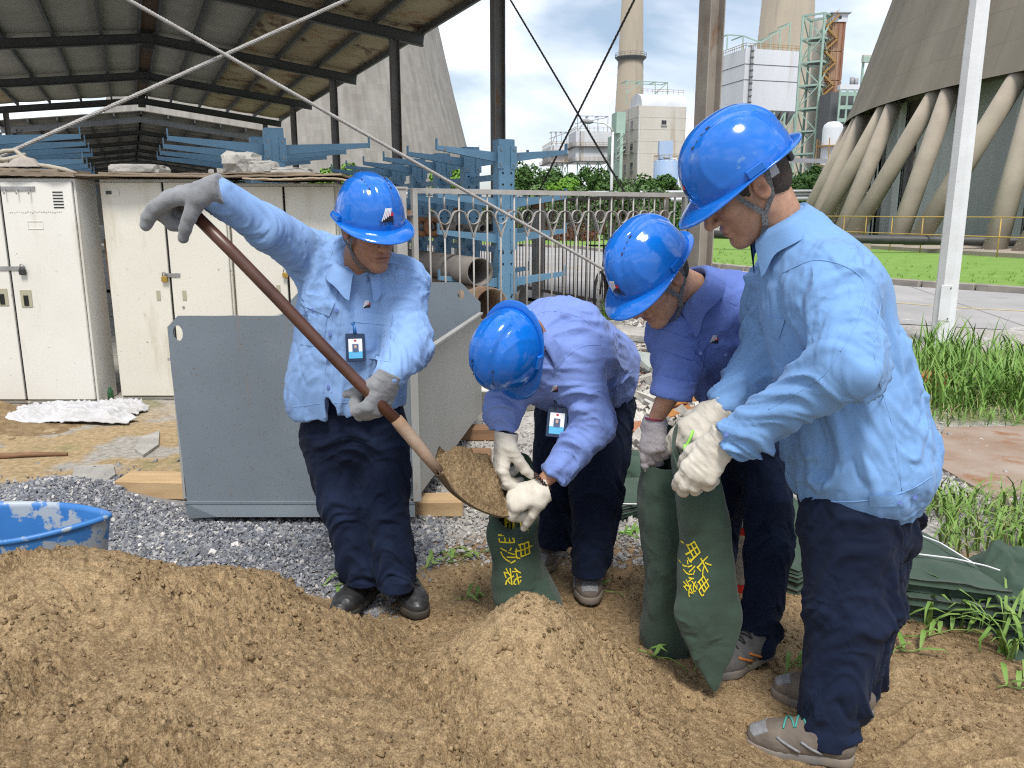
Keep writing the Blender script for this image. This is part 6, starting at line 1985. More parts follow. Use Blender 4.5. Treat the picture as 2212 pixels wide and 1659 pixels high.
# ================================================================== LOOSE PROPS ON THE LEFT
M_SHEETW = mat('white woven plastic', (0.52, 0.52, 0.53), (0.44, 0.43, 0.42), 8, 0.6)
p = G(160, 905)
crumple('plastic_sheet', 'crumpled white plastic sheet on the ground before the lockers', (p.x, p.y, 0.0), 1.1, 0.46, 0.12, 5.5, M_SHEETW, 'plastic sheet', 60)
p = G(255, 890); crumple('plastic_sheet', 'smaller trailing piece of white plastic beside the cream locker', (p.x + 0.03, p.y, 0.0), 0.45, 0.28, 0.10, 9.5, M_SHEETW, 'plastic sheet', 40)
a_, b_ = G(-30, 992), G(146, 985)
tag(MB().tube([a_ + Vector((0, 0, 0.014)), a_.lerp(b_, 0.5) + Vector((0, 0.01, 0.018)), b_ + Vector((0, 0, 0.012))], [0.02, 0.017, 0.011], 7).build('stick', M_TIMBD, None, a_), 'dark wet stick lying on the sandy ground at left', 'stick')
for i, (pts_, lb) in enumerate(((((160, 1012), (245, 1008), (250, 1030), (205, 1062), (155, 1050)), 'pale concrete slab fragment in the sandy ground behind the gravel'), (((300, 950), (345, 935), (343, 965), (310, 988), (292, 975)), 'pale concrete patch nearest the skip on the left'))):
	cs = [G(*q) for q in pts_]
	k = len(cs); cs2 = cs
	mb = MB(); mb.add([c + Vector((0, 0, 0.016)) for c in cs] + [c + Vector((0, 0, -0.02)) for c in cs], [tuple(reversed(range(k)))] + [((i_ + 1) % k, k + (i_ + 1) % k, k + i_, i_) for i_ in range(k)])
	tag(mb.build('slab_fragment', M_SLAB, None, cs[0]), lb, 'slab', 'concrete fragments')
# small sand mound at the far left
xs_, ys_ = np.linspace(-4.6, -2.9, 90), np.linspace(4.9, 6.1, 70)
A_, B_ = np.meshgrid(xs_, ys_, indexing='ij'); q = np.stack([A_.ravel(), B_.ravel(), np.zeros(A_.size)], 1)
hh = 0.17 * np.exp(-(((q[:, 0] + 3.95) / 0.30) ** 2 + ((q[:, 1] - 5.62) / 0.26) ** 2)) + 0.05 * np.exp(-(((q[:, 0] + 3.6) / 0.5) ** 2 + ((q[:, 1] - 5.4) / 0.3) ** 2)) - 0.012 + 0.008 * fbm(q * 9, 3)
me = np_mesh('sand_mound', np.stack([q[:, 0], q[:, 1], hh], 1), grid_faces(90, 70)[:, ::-1], M_SAND); set_cols(me, sandcol(q, fbm(q * 3, 2), fbm(q * 20, 2), None) * 0.85)
tag(link_mesh('sand_mound', me), 'small sand mound in front of the left-edge locker', 'sand', kind='stuff')
# blue rubber tub
M_TUB = mat('blue rubber tub', (0.045, 0.20, 0.52), (0.035, 0.16, 0.44), 4, 0.45, world=True, spots=((0.33, 0.38, 0.43), 9, 0.53, 0.57))
cx, cy = -1.80, 2.78
def tub_ring(f, z, ins=0.0):
	out = []
	for k in range(48):
		a = 2 * math.pi * k / 48
		rx, ry = 0.315 * f - ins, 0.165 * f + 0.03 - ins
		xx, yy = math.cos(a), math.sin(a)
		# squeezed to a point on the right
		pinch = 1 - 0.35 * max(0, xx) ** 2
		out.append(Vector((cx + rx * xx, cy + ry * yy * pinch, z + 0.012 * math.cos(2 * a + 0.6) * (z / 0.3))))
	return out
rows = [tub_ring(0.80, 0.02), tub_ring(0.85, 0.10), tub_ring(0.93, 0.22), tub_ring(0.985, 0.32), tub_ring(1.0, 0.335), tub_ring(1.02, 0.338), tub_ring(1.02, 0.352), tub_ring(0.985, 0.354, 0.006), tub_ring(0.97, 0.33, 0.006), tub_ring(0.91, 0.2, 0.006), tub_ring(0.80, 0.04, 0.006)]
mb = MB(); mb.grid([r_ + [r_[0]] for r_ in rows], True, flip=False); mb.add(tub_ring(0.8, 0.04, 0.006), [tuple(range(48))])
t = thing('rubber_tub', 'blue rubber tub with flaking mud behind the sand heap', 'tub', (cx, cy, 0))
mb.build('tub_body', M_TUB, t)
MB().tube([(cx - 0.22, cy - 0.12, 0.34), (cx - 0.24, cy - 0.15, 0.42), (cx - 0.30, cy - 0.10, 0.44), (cx - 0.32, cy - 0.04, 0.35)], 0.012, 8).build('handle', mat('dark handle', (0.06, 0.08, 0.10), rough=0.6), t)
# wrapped bundle of tools and a green bottle in the gap between the lockers
p = G(248, 868)
tag(MB().tube([(p.x + 0.02, 6.32, 0.03), (p.x - 0.03, 6.35, 0.5), (p.x - 0.08, 6.4, 1.25)], [0.022, 0.02, 0.018], 8).build('spade_handle', M_TIMBD, None, (p.x, 6.32, 0)), 'dark wooden handle standing in the gap between the lockers', 'tool handle')
tag(MB().lathe((0, 0, 0), [(0.001, 0), (0.022, 0.003), (0.022, 0.07), (0.018, 0.09), (0.009, 0.11), (0.009, 0.125), (0.001, 0.127)], 14).build('plastic_bottle', mat('green bottle', (0.02, 0.08, 0.03), rough=0.25), None, (p.x - 0.03, 6.12, 0.0), True), 'small green bottle in the gap between the lockers', 'bottle')
# white basins and clay pot behind the skip
M_BASIN = mat('white plastic basin', (0.60, 0.60, 0.55), (0.5, 0.49, 0.44), 5, 0.5)
for i, (u, v, r_, lb) in enumerate(((1050, 884, 0.17, 'white plastic basin half hidden behind the skip'), (1133, 882, 0.16, 'white plastic basin seen under the bent man'))):
	p = G(u, v)
	tag(MB().lathe((0, 0, 0), [(0.001, 0.004), (r_ * 0.68, 0.004), (r_ * 0.95, 0.16), (r_ * 1.04, 0.165), (r_ * 1.04, 0.178), (r_ * 0.93, 0.175), (r_ * 0.66, 0.012), (0.001, 0.012)], 32).build('basin', M_BASIN, None, (p.x, p.y, 0.004), True), lb, 'basin', 'plastic basins')
p = G(1068, 858); tag(MB().lathe((0, 0, 0), [(0.001, 0.004), (0.10, 0.004), (0.14, 0.2), (0.155, 0.2), (0.155, 0.24), (0.135, 0.24), (0.09, 0.012), (0.001, 0.012)], 28).build('clay_pot', mat('terracotta', (0.36, 0.17, 0.12), (0.27, 0.13, 0.1), 9, 0.85), None, (p.x + 0.05, p.y + 0.35, 0.0), True), 'dull red clay pot behind the white basins', 'pot')
# ================================================================== GREEN SANDBAGS
M_BAG = mat('green canvas', (0.042, 0.074, 0.051), (0.030, 0.056, 0.038), 5, 0.92, bump=0.7, bscale=7.5, bdist=0.009, bumptype='crease', sheen=0.1, world=True, spots=((0.10, 0.12, 0.09), 60, 0.73, 0.77))
M_BAGI = mat('green canvas inside', (0.028, 0.042, 0.033), rough=0.95)
M_LIME = mat('lime drawstring', (0.25, 0.62, 0.05), (0.34, 0.7, 0.16), 120, 0.6)
M_TIE = mat('white tie strap', (0.75, 0.75, 0.75), rough=0.45)
M_YTXT = mat('yellow stencil ink', (0.72, 0.58, 0.02), (0.6, 0.48, 0.02), 60, 0.8)
def loft(rows, n=56, seed=0.0, amp=0.006, open_top=True, exp=2.9, fs=7.0, vert=0.35):
	"""rows: (centre, half-width vector, half-depth vector) from the bottom up; returns verts / quads of an open sack"""
	R_ = []
	# resample rows with smooth interpolation
	k = len(rows); sub_ = 10
	arr = np.array([[*r_[0], *r_[1], *r_[2]] for r_ in rows])
	t_ = np.linspace(0, k - 1, (k - 1) * sub_ + 1)
	i0 = np.clip(np.floor(t_).astype(int), 0, k - 2); f = t_ - i0
	im, i2 = np.clip(i0 - 1, 0, k - 1), np.clip(i0 + 2, 0, k - 1)
	p0, p1, p2, p3 = arr[im], arr[i0], arr[i0 + 1], arr[i2]
	f = f[:, None]
	A = 0.5 * (2 * p1 + (-p0 + p2) * f + (2 * p0 - 5 * p1 + 4 * p2 - p3) * f ** 2 + (-p0 + 3 * p1 - 3 * p2 + p3) * f ** 3)
	an = np.linspace(0, 2 * np.pi, n, endpoint=False)
	ca = np.sign(np.cos(an)) * np.abs(np.cos(an)) ** (2 / exp); sa = np.sign(np.sin(an)) * np.abs(np.sin(an)) ** (2 / exp)
	V = A[:, None, 0:3] + ca[None, :, None] * A[:, None, 3:6] + sa[None, :, None] * A[:, None, 6:9]
	m = len(A)
	nr = ca[None, :, None] * A[:, None, 3:6] / np.linalg.norm(A[:, None, 3:6], axis=-1, keepdims=True) + sa[None, :, None] * A[:, None, 6:9] / np.linalg.norm(A[:, None, 6:9], axis=-1, keepdims=True)
	nr = nr / np.linalg.norm(nr, axis=-1, keepdims=True)
	Pn = V.reshape(-1, 3) * np.array([1, 1, vert])
	dsp = (ridged(Pn * fs + seed, 2) * amp + fbm(V.reshape(-1, 3) * 5 + seed, 3) * amp * 1.6).reshape(m, n)
	V = V + nr * dsp[:, :, None]
	inner = V[::-1] - nr[::-1] * 0.0045
	idx = m
	allV = V
	rows_n = m
	if open_top:
		inn = inner[: int(m * 0.6)]
		allV = np.concatenate([V, inn], 0); rows_n = len(allV)
	q = []
	for i in range(rows_n - 1):
		for j in range(n):
			j2 = (j + 1) % n
			q.append((i * n + j, i * n + j2, (i + 1) * n + j2, (i + 1) * n + j))
	Fq = np.array(q)
	Vf = allV.reshape(-1, 3)
	# close the bottom with a fan of quads to the centre row
	b = A[0, 0:3]
	Vf = np.concatenate([Vf, b[None]], 0)
	cap = np.array([(len(Vf) - 1, (j + 1) % n, j, j) for j in range(n)])
	return Vf, Fq, cap, m * n
def sack(name, label, rows, seed, origin, amp=0.006, **kw):
	Vf, Fq, cap, no = loft(rows, seed=seed, amp=amp, **kw)
	t = thing(name, label, 'sandbag', origin)
	me = bpy.data.meshes.new('canvas')
	o = Vector(origin)
	me.from_pydata([tuple(Vector(p) - o) for p in Vf], [], [tuple(map(int, f)) for f in Fq] + [tuple(map(int, c[:3])) for c in cap])
	me.polygons.foreach_set('use_smooth', [True] * len(me.polygons))
	me.materials.append(M_BAG)
	b = link_mesh('canvas', me, None, t)
	outer = Fq[(Fq < no).all(1)]
	return t, bvh_of(Vf, outer)
def stencil(parent, bvh, glyphs, xa, ya, m=M_YTXT, off=0.0025):
	for ch, o, size in glyphs:
		V, Fc = text_mesh(ch, size)
		if not len(V): continue
		V[:, 0] -= (V[:, 0].max() + V[:, 0].min()) / 2; V[:, 1] -= (V[:, 1].max() + V[:, 1].min()) / 2
		# fatten long edges by subdividing through the surface projection
		bm = bmesh.new()
		vv = [bm.verts.new(p) for p in V]
		for f in Fc:
			try: bm.faces.new([vv[i] for i in f])
			except ValueError: pass
		bmesh.ops.subdivide_edges(bm, edges=[e for e in bm.edges if e.calc_length() > size * 0.22], cuts=2, use_grid_fill=True)
		bmesh.ops.triangulate(bm, faces=bm.faces[:])
		bm.verts.index_update()
		pts = project(bvh, o, xa, ya, [(v.co.x, v.co.y) for v in bm.verts], off)
		mb = MB(); mb.add(pts, [[v.index for v in f.verts] for f in bm.faces], False); bm.free()
		mb.build('stencil_letter', m, parent)
def row(u, v, Y, hw, hd, tilt=(0, 0, 0)):
	p = D(u, v, Y); s = Y / FP
	return (p, Vector((hw * s, 0, 0)), Vector((tilt[0], hd, tilt[2])))
# bag being filled
z0 = ground_z(0.04, 2.62)
bag1_rows = [row(1142, 1308, 2.62, 66, 0.07), row(1135, 1285, 2.62, 68, 0.085), row(1118, 1210, 2.63, 56, 0.095), row(1108, 1150, 2.64, 57, 0.10), row(1112, 1112, 2.65, 56, 0.10, (0, 0, 0.03)), row(1112, 1078, 2.66, 50, 0.09, (0, 0, 0.08)), row(1112, 1055, 2.67, 44, 0.07, (0, 0, 0.115))]
t, bv = sack('sandbag', 'dark green sandbag being filled from the shovel, stencilled in yellow', bag1_rows, 3.0, (0.05, 2.62, z0), amp=0.008)
pl = lambda u, v, Y=2.5: D(u, v, Y)
XR, YR = Vector((0.10, 0, -0.99)), Vector((0.99, 0, 0.10))   # writing turned a quarter clockwise
stencil(t, bv, [('用', pl(1093, 1164), 0.066), ('沙', pl(1100, 1208), 0.066), ('袋', pl(1107, 1252), 0.066), ('汛', pl(1086, 1128), 0.060), ('长', pl(1123, 1152), 0.070), ('电', pl(1132, 1197), 0.066)], XR, YR)
# full bag standing upright
bag2_rows = [row(1441, 1402, 2.42, 44, 0.07), row(1437, 1380, 2.42, 46, 0.085), row(1438, 1300, 2.42, 46, 0.10), row(1436, 1200, 2.42, 45, 0.10), row(1433, 1100, 2.42, 44, 0.09), row(1434, 1030, 2.42, 41, 0.075, (0, 0, 0.02)), row(1437, 985, 2.42, 41, 0.065, (0, 0, 0.045)), row(1438, 968, 2.42, 41, 0.06, (0, 0, 0.05))]
t, _ = sack('sandbag', 'dark green sandbag standing upright held by the gloved bent man', bag2_rows, 9.0, tuple(G(1441, 1402)), amp=0.009)
p = D(1398, 968, 2.42)
MB().beam(D(1403, 955, 2.44), D(1404, 1030, 2.46), 0.05, 0.012).build('stained_edge', M_TIMBD, t)
# front bag hanging from the gloves
bag3_rows = [row(1545, 1492, 2.10, 7, 0.006), row(1541, 1455, 2.10, 26, 0.012), row(1536, 1405, 2.10, 50, 0.020), row(1527, 1340, 2.10, 67, 0.03), row(1524, 1270, 2.11, 60, 0.045), row(1524, 1180, 2.12, 55, 0.06), row(1516, 1110, 2.12, 54, 0.07), row(1505, 1050, 2.12, 50, 0.075, (0, 0, 0.02)), row(1500, 1000, 2.13, 46, 0.07, (0, 0, 0.05)), row(1497, 975, 2.13, 44, 0.065, (0, 0, 0.065))]
t, bv = sack('sandbag', 'empty dark green sandbag hanging to a point in the foreground, stencilled in yellow', bag3_rows, 15.0, tuple(D(1545, 1492, 2.10)), amp=0.008)
X3, Y3 = Vector((0.47, 0, -0.88)), Vector((0.72, 0, 0.55))
stencil(t, bv, [('用', pl(1510, 1220, 1.98), 0.052), ('沙', pl(1505, 1260, 1.98), 0.042), ('袋', pl(1506, 1296, 1.98), 0.046), ('长', pl(1536, 1250, 1.98), 0.050), ('电', pl(1534, 1292, 1.98), 0.048)], X3, Vector((0.60, 0, 0.80)))
for pts in ([(1482, 985), (1484, 960), (1492, 945), (1497, 930)], [(1478, 1000), (1479, 975), (1480, 960)]):
	MB().tube([D(u, v, 2.05) for u, v in pts], 0.0045, 6).build('drawstring', M_LIME, t)
# folded stacks
def folded(label, quad, z, th, seed, grp, m=M_BAG, n=28, wav=0.008):
	q0, q1, q2, q3 = [Vector((p[0], p[1], 0)) for p in quad]
	g = np.linspace(0, 1, n)
	A, B = np.meshgrid(g, g, indexing='ij'); A, B = A.ravel(), B.ravel()
	P = np.outer((1 - A) * (1 - B), q0) + np.outer(A * (1 - B), q1) + np.outer(A * B, q2) + np.outer((1 - A) * B, q3)
	w = fbm(np.stack([P[:, 0] * 5, P[:, 1] * 5, np.full(len(P), seed)], 1), 3)
	ed = np.minimum.reduce([A, 1 - A, B, 1 - B])
	out = P - P.mean(0)
	P[:, :2] += out[:, :2] * (0.05 * w)[:, None] * (ed < 0.06)[:, None]
	zt = z + th + wav * w - 0.006 * (1 - sstep(0, 0.08, ed)); zb_ = z + 0.3 * wav * w
	V = np.concatenate([np.stack([P[:, 0], P[:, 1], zt], 1), np.stack([P[:, 0], P[:, 1], zb_], 1)])
	Fq = grid_faces(n, n)
	i = np.arange(n)
	ring = np.concatenate([i * n, (n - 1) * n + i[1:], (i[::-1][1:]) * n + n - 1, i[::-1][1:-1]])
	s = np.stack([ring, np.roll(ring, -1), np.roll(ring, -1) + n * n, ring + n * n], 1)
	up_ = np.cross(np.array(q1 - q0), np.array(q3 - q0))[2] > 0
	F = np.concatenate([Fq[:, ::-1], Fq + n * n, s]) if up_ else np.concatenate([Fq, Fq[:, ::-1] + n * n, s[:, ::-1]])
	c = P.mean(0); c[2] = z
	me = np_mesh('folded_sandbag', V, F, m, True, c)
	return tag(link_mesh('folded_sandbag', me, None, None, c), label, 'sandbag', grp)
zt_ = 0.20
rq = [G(1840, 1135, zt_), G(1938, 1238, zt_), G(2192, 1270, zt_), G(1962, 1116, zt_)]
def grow(q, s, sh=(0, 0)):
	c = sum(q, Vector()) / 4
	return [c + (p - c) * s + Vector((*sh, 0)) for p in q]
for i in range(5):
	z = 0.012 + 0.038 * i
	qd = grow(rq, 1.0 + rng.uniform(-0.08, 0.05), (rng.uniform(-0.05, 0.05), rng.uniform(-0.04, 0.04)))
	if i < 4: folded('folded green bag inside the stack right of the tallest man', qd, z, 0.034, 60 + i * 3.7, 'folded bags in the right stack', wav=0.016)
	else: top_o = folded('topmost folded green bag of the right stack, tied with white straps', rq, z, 0.030, 90.0, 'folded bags in the right stack', wav=0.018)
def ribbon(parent, pts, z, w=0.006, m=M_TIE):
	P = [G(u, v, z) for u, v in pts]
	mb = MB()
	for a_, b_ in zip(P[:-1], P[1:]):
		mb.beam(a_, b_, w, 0.003)
	b = LOC[parent.name]
	return mb.build('tie_strap', m, parent)
ribbon(top_o, [(1900, 1150), (1955, 1143), (2030, 1172), (2105, 1218)], 0.212)
ribbon(top_o, [(1900, 1190), (1945, 1192), (2060, 1206), (2130, 1222), (2160, 1232)], 0.213)
rs = np.random.RandomState(77)
for i in range(26):
	u, v = rs.uniform(1905, 1990), rs.uniform(1225, 1300)
	zz = 0.19 - (v - 1225) / 75 * 0.13
	p = G(u, v, zz); d = Vector((rs.uniform(-0.04, 0.04), rs.uniform(-0.03, 0.0), 0))
	MB().tube([p, p + d * 0.5 + Vector((0, -0.012, 0.02)), p + d + Vector((0, -0.015, -0.01)), p + d * 1.3 + Vector((0, -0.012, -0.045))], 0.0038, 5).build('drawstring', M_LIME, top_o)
# loose bags at the right edge
def drape(label, c, w, d, h, seed, grp, m=M_BAG):
	o = crumple('loose_sandbag', label, c, w, d, h, seed, m, 'sandbag', 56, soft=True); o['group'] = grp; return o
p = G(2200, 1330, 0.0)
drape('heap of loose green bag at the right edge beside the stack', (p.x + 0.03, p.y + 0.08, 0.0), 0.55, 0.5, 0.25, 12.0, 'loose green bags')
p = G(2240, 1390, 0.0); drape('loose green bag corner lowest at the right edge', (p.x, p.y, 0.0), 0.4, 0.35, 0.13, 14.5, 'loose green bags')
# bags behind the tallest man's leg
p = G(1700, 1262, 0.0)
for i in range(4):
	q = [G(1650, 1275), G(1720, 1300), G(1790, 1262), G(1690, 1225)]
	folded('folded green bag low behind the standing men legs', grow(q, 1.25 + rng.uniform(-0.06, 0.06), (0.02, 0.06)), 0.01 + 0.028 * i, 0.026, 130 + i, 'folded bags behind the legs')
drape('crumpled green bags piled behind the tallest man leg', (p.x + 0.12, p.y + 0.42, 0.0), 0.5, 0.45, 0.26, 16.5, 'loose green bags')
# bags in the centre behind the standing bag
q = [G(1312, 1142), G(1402, 1120), G(1402, 1062), G(1318, 1072)]
for i in range(3): folded('folded green bag in the small stack behind the standing sandbag', grow(q, 1.0 + 0.04 * i, (0, 0.02 * i)), 0.008 + 0.022 * (2 - i), 0.021, 160 + i, 'folded bags in the centre stack')
o = folded('pale strapped green bag on top of the centre stack', q, 0.078, 0.02, 170, 'folded bags in the centre stack')
ribbon(o, [(1314, 1098), (1345, 1088), (1400, 1089)], 0.102)
p = G(1352, 1055)
drape('crumpled dark green bag behind the centre stack', (p.x, p.y + 0.12, 0.0), 0.5, 0.4, 0.2, 19.0, 'loose green bags')
for k, (u, v) in enumerate(((1336, 1150), (1352, 1146))):
	pp_ = G(u, v, 0.01); MB().tube([pp_, pp_ + Vector((0.03, -0.02, 0.012)), pp_ + Vector((0.06, 0.0, 0.0)), pp_ + Vector((0.07, 0.03, 0.004))], 0.0045, 5).build('drawstring', M_LIME, o)
# paint bucket behind the front bags
p = G(1594, 1262)
t = thing('paint_bucket', 'white paint bucket with a red band behind the front sandbag', 'bucket', (p.x, p.y, 0))
c = Vector((p.x, p.y, 0.0))
MB().lathe(c, [(0.001, 0.01), (0.118, 0.01), (0.135, 0.30), (0.143, 0.30), (0.143, 0.325), (0.137, 0.33), (0.137, 0.36), (0.128, 0.365), (0.001, 0.365)], 40).build('bucket_body', mat('white bucket plastic', (0.75, 0.76, 0.76), rough=0.35), t)
lb_ = MB().lathe(c, [(0.1345, 0.262), (0.1378, 0.292)], 40); lb_.lathe(c, [(0.119, 0.02), (0.1215, 0.055)], 40); lb_.build('red_band', mat('red print', (0.55, 0.03, 0.02), rough=0.4), t)
M_GTXT = mat('grey print', (0.22, 0.24, 0.28), rough=0.6)
tm = text_mesh('漆 TRADE 工程用漆', 0.021)
for r_ in range(8):
	V, Fc = tm
	z = 0.085 + 0.021 * r_
	rad = 0.1205 + 0.0582 * (z - 0.02) + 0.001
	mb = MB()
	a0 = -math.pi / 2 - 0.35 + 0.22 * (r_ % 3)
	mb.add([c + Vector((rad * math.cos(a0 + x_[0] / rad), rad * math.sin(a0 + x_[0] / rad), z + x_[1])) for x_ in V], Fc, False)
	mb.build('printed_line', M_GTXT, t)
# ================================================================== SHOVEL WITH ITS LOAD
M_HANDLE = mat('worn brown shovel handle', (0.052, 0.019, 0.012), (0.10, 0.042, 0.025), 5, 0.36, stretch=(1, 1, 1), world=True, spots=((0.30, 0.22, 0.15), 12, 0.66, 0.74))
M_SOCK = mat('muddy socket', (0.33, 0.25, 0.19), (0.24, 0.15, 0.09), 9, 0.85, bump=0.4, bscale=80)
M_BLADE = mat('muddy blade steel', (0.10, 0.075, 0.045), (0.17, 0.12, 0.07), 8, 0.5, metal=0.5)
hA, hB, hC = D(405, 448, 2.43), D(868, 920, 2.42), D(948, 1018, 2.43)
sv = thing('shovel', 'long brown-handled shovel tipping sand into the green bag', 'shovel', (hC.x, hC.y, 0.0))
rad_ = [0.0185, 0.0190, 0.0192, 0.019, 0.0188, 0.0185]
MB().tube([hA.lerp(hB, q / 5) + Vector((0, 0, 0.004 * math.sin(q * 1.3))) for q in range(6)], rad_, 18).build('handle', M_HANDLE, sv)
MB().tube([hB - (hC - hB) * 0.15, hB, hB.lerp(hC, 0.6), hC], [0.0200, 0.0215, 0.0195, 0.016], 18).build('socket', M_SOCK, sv)
e0, e1 = D(942, 1010, 2.44), D(1112, 1084, 2.52)
ed_ = e1 - e0; Lb = ed_.length; ed_.normalize()
ac = Vector((0.05, 1, 0.10)); ac = (ac - ed_ * ac.dot(ed_)).normalized(); nb_ = ed_.cross(ac).normalized()
if nb_.z < 0: nb_ = -nb_
def blade_pt(s, w, off=0.0):
	hw = 0.118 * (0.72 + 0.28 * sstep(0.0, 0.18, s)) * (1 - 0.25 * sstep(0.75, 1.0, s))
	sag = -0.05 * math.sin(math.pi * min(s * 0.92 + 0.04, 1)) ** 0.8
	return e0 + ed_ * (s * Lb) + ac * (w * hw) + nb_ * (sag + 0.045 * abs(w) ** 2.2 * (1 - 0.5 * s) + off)
g = [[blade_pt(i / 16, -1 + j / 7) for j in range(15)] for i in range(17)]
g2 = [[blade_pt(i / 16, -1 + j / 7, -0.004) for j in range(15)] for i in range(17)]
mb = MB(); mb.grid(g, True); mb.grid(g2, True, flip=True)
for e in (0, 14): mb.grid([[r_[e] for r_ in g], [r_[e] for r_ in g2]], True, flip=(e == 0))
for e in (0, 16): mb.grid([g[e], g2[e]], True, flip=(e == 16))
mb.build('blade', M_BLADE, sv)
# load of sand: lump built on the blade
n_, m_ = 110, 90
ss, wsx = np.linspace(0, 1, n_), np.linspace(-1, 1, m_)
V = []
for i, s in enumerate(ss):
	for j, w in enumerate(wsx):
		p = blade_pt(min(max(s, 0.02), 0.985), w * 0.97, 0.002)
		ht = (1 - abs(w) ** 2.6) * (0.12 + 0.88 * sstep(0.0, 0.42, s)) * (1 - 0.85 * sstep(0.72, 1.0, s)) * 0.14
		q = p + Vector((0, 0, ht)); V.append((q.x, q.y, q.z))
V = np.array(V)
f = fbm(V * 18, 3) * 0.016 + 0.014 * np.abs(perlin(V * 45)) + 0.010 * np.abs(perlin(V * 95)) + 0.006 * np.abs(perlin(V * 190)) - 0.008
mask = np.array([(1 - abs(w) ** 6) * float(sstep(0.0, 0.05, s)) for s in ss for w in wsx])
V[:, 2] += f * mask; V[:, 0] += 0.2 * f * mask
me = np_mesh('sand_load', V, grid_faces(n_, m_), M_SAND);
set_cols(me, np.clip(sandcol(V, fbm(V * 8, 2), fbm(V * 90, 2), None) * 0.82, 0.02, 1))
me.flip_normals() if vnormals(V, grid_faces(n_, m_)).mean(0)[2] < 0 else None
tag(link_mesh('sand_load', me), 'mound of damp sand heaped on the shovel blade', 'sand', kind='stuff')
# larger damp clods half sunk in the heap
n = 1800
gx, gy = rs.uniform(-2.2, 1.6, n), 0.95 + rs.uniform(0, 1, n) ** 0.8 * 2.0
zz = np.array([sand_top(a, b) for a, b in zip(gx, gy)])
keep = (zz > 0.05) & (fbm(np.stack([gx * 2.2, gy * 2.2, zz + 4], 1), 2) > 0.0); gx, gy, zz = gx[keep], gy[keep], zz[keep]
Pz = np.stack([gx, gy, zz], 1)
V, Fq, cl_ = chips(Pz, rs.lognormal(math.log(0.009), 0.4, len(gx)).clip(0.005, 0.024), sandcol(Pz, rs.uniform(-1, 0.9, len(gx)), rs.uniform(-0.6, 0.8, len(gx)), None), 33, 0.95)
V = V + 0.0035 * np.stack([perlin(V * 90 + q) for q in (1, 7, 13)], 1)
me = np_mesh('sand_clods', V, Fq, M_SAND, True); set_cols(me, np.clip(cl_, 0.02, 1))
tag(link_mesh('sand_clods', me), 'damp clods of sand half sunk in the heap', 'sand', kind='stuff')
# crumbs of sand scattered over the heap and the ground
n = 17000
gx, gy = rs.uniform(-2.3, 1.9, n), 0.9 + rs.uniform(0, 1, n) ** 0.8 * 2.3
zz = np.array([sand_top(a, b) for a, b in zip(gx, gy)])
keep = (zz > 0.0) & (perlin(np.stack([gx * 3, gy * 3, zz], 1)) > -0.25)
gx, gy, zz = gx[keep], gy[keep], zz[keep]
Pz = np.stack([gx, gy, zz + 0.001], 1)
V, Fq, cl_ = chips(Pz, rs.lognormal(math.log(0.0052), 0.45, len(gx)).clip(0.003, 0.016), sandcol(Pz, rs.uniform(-1, 1, len(gx)), rs.uniform(-0.6, 0.8, len(gx)), None), 31, 0.9)
me = np_mesh('sand_crumbs', V, Fq, M_SAND, True); set_cols(me, np.clip(cl_, 0.02, 1))
tag(link_mesh('sand_crumbs', me), 'loose crumbs of damp sand over the heap', 'sand', kind='stuff')
# ================================================================== GRASS AND WEEDS
def long_grass(name, label, pts, lmin, lmax, w, seed, m, seg=5, droop=0.9, zf=None):
	rs = np.random.RandomState(seed)
	V, Fc = [], []
	n = 0
	for (x, y) in pts:
		z = zf(x, y) if zf else 0.0
		a = rs.uniform(0, 6.283); Ln = rs.uniform(lmin, lmax); ww = w * rs.uniform(0.6, 1.3)
		el = rs.uniform(0.9, 1.5); bend = droop * rs.uniform(0.4, 1.5)
		tw = rs.uniform(-0.6, 0.6)
		px, py, pz = x, y, z
		st = Ln / seg
		for k in range(seg + 1):
			t = k / seg
			q = math.sin(math.pi * min(0.25 + 0.75 * t, 1)) ** 0.6 if k < seg else 0.02
			sx, sy = -math.sin(a + tw * t) * ww * q / 2, math.cos(a + tw * t) * ww * q / 2
			V.append((px - sx, py - sy, pz)); V.append((px + sx, py + sy, pz + 0.15 * ww * q))
			e = el - bend * 1.5 * t * t
			px += math.cos(a) * math.cos(e) * st; py += math.sin(a) * math.cos(e) * st; pz = max(pz + math.sin(e) * st, z + 0.004)
		for k in range(seg): Fc.append((n + 2 * k, n + 2 * k + 1, n + 2 * k + 3, n + 2 * k + 2))
		n += 2 * (seg + 1)
	return tag(link_mesh(name, np_mesh(name, V, Fc, m, True)), label, 'grass', kind='stuff')
M_G1 = mat('tall weed leaves', (0.09, 0.20, 0.03), (0.19, 0.31, 0.07), 4.0, 0.55, world=True, spec=0.3)
M_G2 = mat('cut grass leaves', (0.11, 0.22, 0.035), (0.20, 0.29, 0.08), 9.0, 0.6, world=True, spec=0.3)
M_G3 = mat('dry stems', (0.36, 0.30, 0.15), (0.26, 0.24, 0.1), 9.0, 0.8, world=True)
rs = np.random.RandomState(90)
def scatter(u0, u1, v0, v1, n, clump=0):
	out = []
	for _ in range(n):
		p = G(rs.uniform(u0, u1), rs.uniform(v0, v1)); out.append((p.x, p.y))
	return out
pts = []
for _ in range(150):
	c = G(1985 + 340 * rs.uniform(0, 1) ** 1.3, rs.uniform(765, 895))
	for _ in range(7): pts.append((c.x + rs.normal(0, 0.06), c.y + rs.normal(0, 0.06)))
long_grass('tall_grass', 'tall bright green weeds growing round the foot of the white pole', pts, 0.18, 0.52, 0.015, 1, M_G1)
